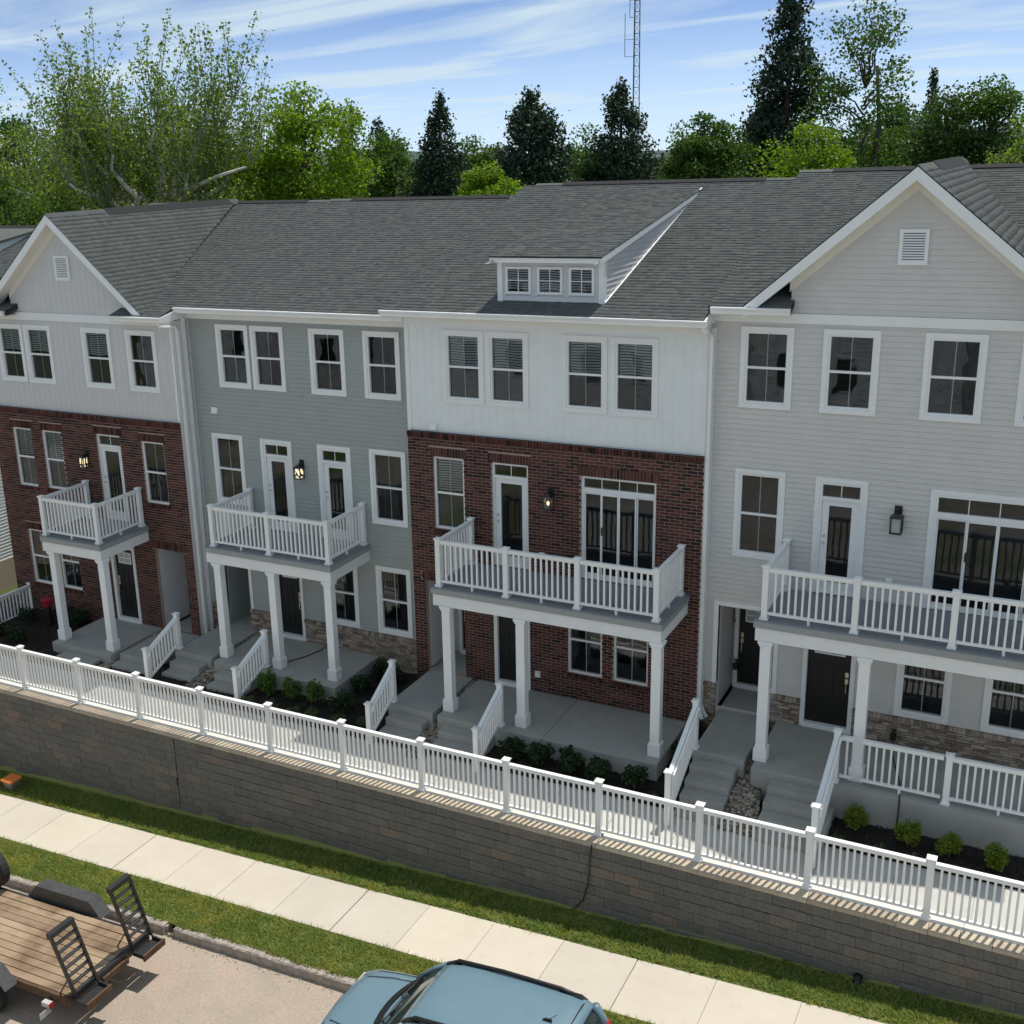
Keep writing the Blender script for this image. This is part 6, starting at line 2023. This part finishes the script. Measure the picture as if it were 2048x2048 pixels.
def mast(px, D, top):
    p = at(px, 230, D); x, yy = p.x, p.y
    t = thing('radio_mast', (x, yy, -1.0), 'tall thin steel lattice radio mast rising behind the roofs', 'mast')
    def half(z): return 0.50 - 0.24 * min(1, max(0, (z + 1) / 32))
    legs = [(math.cos(a), math.sin(a)) for a in (0.4, 0.4 + 2.094, 0.4 + 4.189)]
    zs = [(-1 + k * 0.95) for k in range(int((top + 1) / 0.95) + 1)]
    for c, s in legs:
        MB().tube([(x + c * half(z), yy + s * half(z), z) for z in zs[::6] + [zs[-1]]], 0.05, 5).build('mast_leg', M['mast'], t)
    mb = MB()
    for i, z in enumerate(zs):
        for k in range(3):
            a, b = legs[k], legs[(k + 1) % 3]; h_ = half(z)
            mb.tube([(x + a[0] * h_, yy + a[1] * h_, z), (x + b[0] * h_, yy + b[1] * h_, z)], 0.028, 4)
            if i + 1 < len(zs) and z < 24:
                h2 = half(zs[i + 1]); mb.tube([(x + a[0] * h_, yy + a[1] * h_, z), (x + b[0] * h2, yy + b[1] * h2, zs[i + 1])], 0.016, 4)
    mb.build('mast_bracing', M['mast'], t)
    am = MB()
    for (z0_, z1_, off) in ((19.8, 23.6, -1.05), (23.2, 25.4, -0.62)):
        ox, oy = CR.x * off, CR.y * off
        am.tube([(x + ox, yy + oy, z0_), (x + ox, yy + oy, z1_)], 0.03, 5)
        for zz in (z0_ + 0.02, z0_ + 1.5): am.tube([(x, yy, zz), (x + ox, yy + oy, zz)], 0.025, 4)
    am.build('mast_antenna', M['mast'], t)


M['mast'] = mat_plain('weathered_steel_mast', (0.10, 0.085, 0.08), 0.7, 0.3, 0.3)
mast(1270, 118, 34)


def utility_pole(px, py_top, D, label):
    p = at(px, py_top, D)
    t = thing('utility_pole', (p.x, p.y, -1), label, 'utility pole', 'utility poles')
    MB().tube([(p.x, p.y, -1), (p.x, p.y, p.z)], [0.16, 0.11], 8).build('pole', M['bark'], t)
    MB().tube([(p.x - CR.x * 1.2, p.y - CR.y * 1.2, p.z - .5), (p.x + CR.x * 1.2, p.y + CR.y * 1.2, p.z - .55)], 0.07, 5).build('crossarm', M['bark'], t)
    im = MB()
    for s in (-1, -0.4, 0.5, 1.05): im.tube([(p.x + CR.x * s, p.y + CR.y * s, p.z - .52), (p.x + CR.x * s, p.y + CR.y * s, p.z - .30)], 0.05, 6)
    im.build('insulator', M['fender'], t)
    return p


pa = utility_pole(996, 284, 100, 'wooden utility pole with crossarm between two dark conifers')
pb = utility_pole(1325, 305, 82, 'utility pole beside the bare tree left of the round tree')
pc = utility_pole(1985, 270, 95, 'bare utility pole at the right behind the trees')
wm_ = MB()
for s in (-1, 0.5):
    for (q, z1_) in ((pb, -0.3),):
        pts = []
        for k in range(13):
            u = k / 12; a_ = pa.lerp(q, u); sag = 1.2 * 4 * u * (1 - u)
            pts.append((a_.x + CR.x * s, a_.y + CR.y * s, a_.z - .3 - sag))
        wm_.tube(pts, 0.018, 4)
    pts = []
    far = pa + Vector((-55, 12, -2))
    for k in range(15):
        u = k / 14; a_ = pa.lerp(far, u); pts.append((a_.x + CR.x * s, a_.y + CR.y * s, a_.z - .3 - 1.5 * 4 * u * (1 - u)))
    wm_.tube(pts, 0.018, 4)
tag(wm_.build('power_lines', M['black']), 'thin power lines strung between the utility poles', 'power lines')

# hills at the horizon
M['hill'] = mat_plain('wooded_hill_haze_tint', (0.055, 0.085, 0.075), 1.0, 0.25, 0.01)  # blue-green base colour stands in for distance haze
hv = []; hf = []
n = 60
for j, (rad, zt) in enumerate(((1500, -3), (1900, 1), (2500, 1), (3300, -5))):
    for i in range(n):
        a = -1.5 + 3.0 * i / (n - 1)
        zz = zt if j in (0, 3) else 14 + 10 * math.sin(a * 9 + j) + 6 * math.sin(a * 23 + 2 * j)
        hv.append((CAM.x + rad * math.sin(a), CAM.y + rad * math.cos(a), zz))
for j in range(3):
    for i in range(n - 1): hf.append((j * n + i, j * n + i + 1, (j + 1) * n + i + 1, (j + 1) * n + i))
tag(np_mesh('hills', hv, hf, M['hill'], smooth=True), kind='structure')


# ------------------------------------------------------------------ trees
def limb(mb, a, b, r0, r1, r, wob=0.06, seg=6):
    a = Vector(a); b = Vector(b); L = (b - a).length
    pts = []; rs = []
    for k in range(6):
        u = k / 5
        p = a.lerp(b, u) + Vector((r.normal(), r.normal(), r.normal() * .5)) * (wob * L * (0 if k in (0, 5) else 1) * .6)
        p.z += 0.08 * L * math.sin(u * math.pi)
        pts.append(p); rs.append(r0 + (r1 - r0) * u)
    mb.tube(pts, rs, seg)


def broadleaf(px, py, D, width, depth_top, leaf, label, seed, clumps=70, per=150, size=0.22, name='broadleaf_tree', bark='bark', shape=1.0, low=0.25, hollow=0.45, clump_r=0.17, group='trees behind the row', limb_r=1.0):
    """px,py: pixel of the crown top; width: crown width in metres; depth_top: metres from top down to crown bottom"""
    p = at(px, py, D); x, yy, zt = p.x, p.y, p.z
    z0 = -1.0
    r = np.random.default_rng(seed)
    t = thing(name, (x, yy, z0), label, 'tree', group)
    H = depth_top; zc = zt - H / 2
    tr = MB()
    limb(tr, (x, yy, z0 - .2), (x + r.normal() * .3, yy + r.normal() * .3, zt - H * .35), (0.028 * H + .12) * (0.4 + 0.6 * limb_r), 0.06, r, 0.02, 8)
    C_ = []
    R = width / 2
    while len(C_) < clumps:
        q = r.normal(size=3); q /= np.linalg.norm(q)
        rad = r.uniform(hollow, 1.0) ** 0.6
        c = q * rad
        if c[2] < -0.75: continue
        sc = 1.0
        if shape < 1: sc = 1 - (1 - shape) * (c[2] + 1) / 2
        if shape > 1: sc = 1 - (shape - 1) * (1 - c[2]) / 2
        wob = 1 + 0.16 * math.sin(3 * math.atan2(q[1], q[0]) + seed) + 0.10 * math.sin(5 * q[2] + seed * 2)
        C_.append((x + c[0] * R * sc * wob * .86, yy + c[1] * R * sc * wob * .86, zc + c[2] * H / 2 * .9))
    C_ = np.array(C_)
    C_[0] = (x, yy, zt - H * .06)
    for c in C_[:: max(1, clumps // 14)]:
        b0 = (x, yy, max(z0 + 2, min(c[2] - .12 * H, zt - .45 * H)))
        limb(tr, b0, c, (0.010 * H + .03) * limb_r, 0.02 * limb_r, r, 0.06, 5)
    tr.build('trunk', M[bark], t, smooth=True)
    cr = clump_r * (width + H) / 2
    pts = []
    for c in C_:
        k = int(1.7 * per * r.uniform(.6, 1.4)); s = cr * r.uniform(.6, 1.25)
        q = r.normal(size=(k, 3)); q /= np.linalg.norm(q, axis=1)[:, None]
        q *= (r.uniform(0.1, 1, k) ** .5)[:, None] * s
        q[:, 2] *= 0.62
        pts.append(c + q)
    P = np.concatenate(pts)
    leaf_object('crown', P, size * 0.76, leaf, t, r, 0.35)
    return t


def conifer(px, py, D, width, H, label, seed, n=9000, droop=0.35, name='conifer_tree', top_round=0.9, size=0.24, lean=0.0, ragged=0.25, group='trees behind the row', leaf='needle'):
    p = at(px, py, D); x, yy, zt = p.x, p.y, p.z
    z0 = -1.0
    r = np.random.default_rng(seed)
    t = thing(name, (x, yy, z0), label, 'tree', group)
    tr = MB(); tr.tube([(x, yy, z0 - .2), (x, yy, (z0 + zt) / 2), (x, yy, zt)], [0.30, 0.2, 0.03], 8)
    zb = max(z0 + 1, zt - H)
    levels = int(H / 0.55)
    branches = []
    for k in range(levels):
        u = (k + r.uniform(-.3, .3)) / levels
        u = min(1.0, max(0.01, u))
        zz = zt - H * u
        if zz < zb: continue
        L0 = width / 2 * (u ** top_round) + 0.10
        nb = int(7 + 6 * u)
        for j in range(nb):
            a = r.uniform(0, 6.283); L = L0 * r.uniform(1 - ragged * 1.4, 1 + ragged * .6)
            branches.append((zz, a, L))
    tot = sum(b[2] ** 1.2 + .2 for b in branches)
    pts = []
    for i, (zz, a, L) in enumerate(branches):
        c, s = math.cos(a), math.sin(a)
        dz = -droop * L * r.uniform(.6, 1.2)
        if i % 3 == 0: tr.tube([(x, yy, zz + .1), (x + c * L * .6, yy + s * L * .6, zz + dz * .5), (x + c * L, yy + s * L, zz + dz * .8)], [0.05, 0.03, 0.01], 4)
        k = max(6, int(1.5 * n * (L ** 1.2 + .2) / tot))
        u = r.uniform(0.12, 1.0, k) ** .7
        side = r.normal(size=k) * (0.22 * L + .10) * (0.45 + u * .8)
        hang = r.normal(size=k) * 0.26 - 0.12 * u
        P = np.stack([x + c * L * u - s * side, yy + s * L * u + c * side, zz + dz * u ** 1.3 + hang + .1], 1)
        pts.append(P)
    tr.build('trunk', M['bark'], t)
    P = np.concatenate(pts)
    leaf_object('crown', P, size * 0.8, LEAF[leaf], t, r, 0.1)
    return t


M['twig'] = mat_plain('grey_twig', (0.28, 0.27, 0.22), 0.9, 0.3, 4)


def sycamore(px, py, D, width, H, label, seed):
    """spreading pale limbs and a sparse crown of upright leafy shoots"""
    p = at(px, py, D); x, yy, zt = p.x, p.y, p.z
    r = np.random.default_rng(seed)
    t = thing('sycamore_tree', (x, yy, -1.0), label, 'tree', 'trees behind the row')
    tr = MB()
    fork = Vector((x, yy, zt - H * .95))
    for dx_, dy_ in ((-.5, .2), (.35, -.3), (.1, .5)):
        limb(tr, (x + dx_, yy + dy_, -1.2), fork + Vector((dx_ * 2.2, dy_ * 2.2, 0.6)), 0.42, 0.26, r, 0.03, 8)
    pts = []
    R = width / 2
    tw = MB()
    ends = []
    for k in range(26):
        a = 2 * math.pi * k / 26 + r.uniform(-.2, .2); el = r.uniform(0.1, 1.0)
        rad = R * r.uniform(.35, .92) * (1 - .35 * el); h_ = H * (0.18 + 0.42 * el)
        e = Vector((x + rad * math.cos(a), yy + rad * math.sin(a), fork.z + h_))
        b0 = fork + Vector((math.cos(a) * .9, math.sin(a) * .9, .5))
        limb(tr, b0, e, 0.17, 0.05, r, 0.08, 6)
        ends.append(e)
        for q in (0.45, 0.7): ends.append(b0.lerp(e, q))
    for e in ends:
        for j in range(int(r.integers(5, 9))):
            dirv = Vector((r.normal() * .28 + (e.x - x) / R * .35, r.normal() * .28 + (e.y - yy) / R * .35, r.uniform(.8, 1.4)))
            L = H * r.uniform(.16, .42)
            maxz = zt - 0.34 * H * ((math.hypot(e.x - x, e.y - yy) / R) ** 2) + r.normal() * .3
            f_ = e + dirv.normalized() * L
            if f_.z > maxz: f_.z = maxz
            tw.tube([e, e.lerp(f_, .5) + Vector((r.normal(), r.normal(), 0)) * .12, f_], [0.022, 0.014, 0.006], 4)
            k = int(66 * L / 3) + 14
            u = r.uniform(0.05, 1.03, k)
            P = np.array(e)[None] + u[:, None] * np.array(f_ - e)[None] + r.normal(size=(k, 3)) * np.array([.26, .26, .20]) * (1.15 - .75 * u)[:, None]
            pts.append(P)
    # dense lower skirt
    for k in range(46):
        a = r.uniform(0, 6.283); rad = R * r.uniform(.3, 1.0) ; c = np.array([x + rad * math.cos(a), yy + rad * math.sin(a), fork.z + H * r.uniform(-.02, .42)])
        pts.append(c + r.normal(size=(120, 3)) * np.array([.8, .8, .4]))
    tr.build('trunk', M['bark_white'], t, smooth=True)
    tw.build('twigs', M['twig'], t)
    leaf_object('crown', np.concatenate(pts), 0.145, LEAF['olive'], t, r, 0.3)
    return t


sycamore(255, 14, 54, 15.5, 10.5, 'big spreading sycamore with pale limbs and sparse leaves at the left', 1)
broadleaf(598, 168, 52, 6.6, 8.5, LEAF['bright'], 'bright lime-green maple right of the sycamore', 2, 105, 170, 0.21, clump_r=0.15)
broadleaf(20, 235, 78, 8, 10, LEAF['dark'], 'dark broadleaf tree behind the sycamore at the left edge', 3, 60, 130, 0.3)
broadleaf(150, 225, 84, 10, 11, LEAF['dark'], 'dark broadleaf tree behind the sycamore trunk', 4, 60, 140, 0.3)
broadleaf(300, 245, 82, 9, 10, LEAF['dark'], 'shaded tree behind the sycamore limbs', 5, 60, 140, 0.3)
broadleaf(430, 255, 76, 8, 9, LEAF['mid'], 'mid-green tree between the sycamore and the lime maple', 6, 60, 140, 0.28)
broadleaf(12, 360, 48, 5, 4.5, LEAF['mid'], 'low leafy tree above the left roof edge', 7, 45, 130, 0.2)
broadleaf(95, 372, 50, 4.5, 4, LEAF['olive'], 'low olive-green tree above the gable peak', 8, 40, 120, 0.2)
broadleaf(-25, 150, 60, 5, 8, LEAF['olive'], 'sparse tree poking in from the left edge', 9, 40, 70, 0.2)
conifer(700, 214, 82, 5.0, 11, 'dark pine behind the lime maple', 10, 5000, 0.1, 'pine_tree', 0.55, 0.3)
conifer(755, 245, 80, 4.5, 10, 'smaller dark pine right of the lime maple', 11, 5000, 0.1, 'pine_tree', 0.55, 0.3)
broadleaf(775, 268, 60, 4.8, 6, LEAF['mid'], 'rounded green tree left of the first dark conifer', 12, 70, 150, 0.2)
conifer(878, 204, 56, 5.0, 8, 'dark spire-shaped conifer above the roof, leftmost of three', 13, 20000, 0.35, top_round=0.75, size=0.19)
broadleaf(945, 272, 82, 5, 7, LEAF['mid'], 'green tree just right of the first dark conifer', 14, 50, 130, 0.28)
broadleaf(975, 330, 46, 2.9, 3.2, LEAF['bright'], 'small bright green tree between two dark conifers', 15, 45, 130, 0.16)
conifer(1062, 200, 56, 5.4, 7.5, 'broad rounded dark conifer, middle of three', 16, 24000, -0.05, top_round=0.5, size=0.22, ragged=0.3)
broadleaf(1172, 252, 76, 5.2, 7, LEAF['mid'], 'fresh green tree between two dark conifers below the mast', 17, 60, 150, 0.24)
broadleaf(1175, 325, 58, 3.4, 4, LEAF['dark'], 'small dark tree in front of the fresh green one', 18, 45, 140, 0.2)
conifer(1243, 178, 58, 5.0, 8.5, 'ragged dark conifer beside the mast, rightmost of three', 19, 20000, 0.0, top_round=0.55, size=0.2, ragged=0.45)
broadleaf(1406, 222, 55, 4.4, 6, LEAF['mid'], 'dense round-headed dark green tree right of the mast', 20, 95, 170, 0.18, clump_r=0.15)
conifer(1588, -60, 60, 6.4, 15, 'tall dark spruce with drooping branches, tallest at the right', 21, 28000, 0.55, 'spruce_tree', 0.62, 0.24, ragged=0.4)
conifer(1520, 205, 63, 4.0, 9, 'dark shaded conifer at the foot of the tall spruce', 22, 7000, 0.3, top_round=0.6, size=0.24)
broadleaf(1622, 248, 50, 3.9, 5, LEAF['bright'], 'yellow-green tree in front of the tall spruce', 23, 65, 150, 0.18)
broadleaf(1745, -25, 57, 5.0, 9, LEAF['mid'], 'tall leaning airy tree beside the spruce', 24, 60, 60, 0.2, hollow=0.3, clump_r=0.13, limb_r=0.45)
broadleaf(1770, 182, 74, 6.0, 9, LEAF['dark'], 'dark green tree behind the airy tree', 25, 60, 140, 0.28)
broadleaf(1840, 215, 70, 5.0, 8, LEAF['mid'], 'mid-green tree above the beige gable', 26, 60, 140, 0.26)
broadleaf(1905, 172, 62, 4.8, 7, LEAF['dark'], 'dark spreading tree right of the gable peak, left half', 27, 70, 130, 0.2)
broadleaf(1985, 155, 62, 4.2, 6.5, LEAF['mid'], 'spreading tree right of the gable peak with bare lower trunk', 28, 60, 110, 0.2)
conifer(1868, 148, 80, 2.6, 7, 'thin conifer spire poking above the trees at the right', 29, 2500, 0.2, size=0.26)
broadleaf(2062, 232, 46, 3.2, 5, LEAF['olive'], 'pale leafy branches at the right edge', 30, 40, 90, 0.18)
for k, (px_, py_, D_, w_, lf) in enumerate(((660, 335, 70, 6, 'mid'), (835, 330, 72, 5, 'dark'), (930, 338, 74, 5, 'dark'), (1120, 335, 70, 5, 'dark'), (1300, 345, 90, 5, 'mid'), (1480, 325, 72, 5, 'dark'), (1690, 275, 70, 5, 'dark'), (540, 330, 70, 6, 'dark'))):
    broadleaf(px_, py_, D_, w_, 5.5, LEAF[lf], 'low background tree number %s from the left along the roofline' % ('two', 'three', 'four', 'five', 'six', 'seven', 'eight', 'one')[k], 40 + k, 45, 120, 0.26, group='low background trees')

# bare tree
p = at(1312, 285, 72)
BT = thing('bare_tree', (p.x, p.y, -1.0), 'leafless grey tree left of the round-headed tree', 'tree')
r = np.random.default_rng(77); tb = MB()
limb(tb, (p.x, p.y, -1.1), (p.x, p.y, p.z - 2.0), 0.16, 0.07, r, 0.03)
for k in range(22):
    a = r.uniform(0, 6.28); b0 = Vector((p.x, p.y, p.z - 2.0 - r.uniform(0, 2.2)))
    e = b0 + Vector((math.cos(a) * r.uniform(.5, 1.4), math.sin(a) * r.uniform(.5, 1.4), r.uniform(.8, 2.2)))
    limb(tb, b0, e, 0.035, 0.008, r, 0.08, 4)
tb.build('trunk', M['greybark'] if 'greybark' in M else M['bark'], BT)


# ------------------------------------------------------------------ across the street, mirrored in the windows
OP = thing('townhouse', (0, -28, -2.3), 'pale sided row house across the street, seen only mirrored in window glass', 'townhouse')
for k, (a, b, yo, mt) in enumerate(((-34, -25.2, -28.0, 'sid_white'), (-25.2, -16.8, -27.4, 'sid_lgrey'), (-16.8, -8.2, -28.0, 'sid_white'), (-8.2, 0.4, -27.6, 'sid_beige'), (0.4, 9.0, -28.2, 'sid_white'), (9.0, 18.0, -27.6, 'sid_sage'))):
    zb_ = -2.6; zt_ = 7.0
    MB().box(a + .01, b - .01, yo - 9, yo, zb_, zt_).build('wall', M[mt], OP)
    sm = MB(); z = zb_ + .3
    while z < zt_ - .1:
        sm.face([(b - .05, yo + .03, z), (a + .05, yo + .03, z), (a + .05, yo + .006, z + .14), (b - .05, yo + .006, z + .14)]); z += .14
    sm.build('siding', M[mt], OP)
    MB().prism([(yo + .5, zt_), (yo - 4.5, zt_ + 2.6), (yo - 9.5, zt_)], 'x', a, b).build('roof', M['shingle'], OP)
    for fz in (-1.6, 1.3, 4.3):
        for wx in (1.2, 3.4, 5.8):
            if a + wx + 1 < b:
                MB().box(a + wx, a + wx + 1.0, yo + .031, yo + .06, fz, fz + 1.6).build('window_casing', M['trim'], OP)
                MB().box(a + wx + .1, a + wx + .9, yo + .061, yo + .068, fz + .1, fz + 1.5).build('window_glass', M['carglass'], OP)
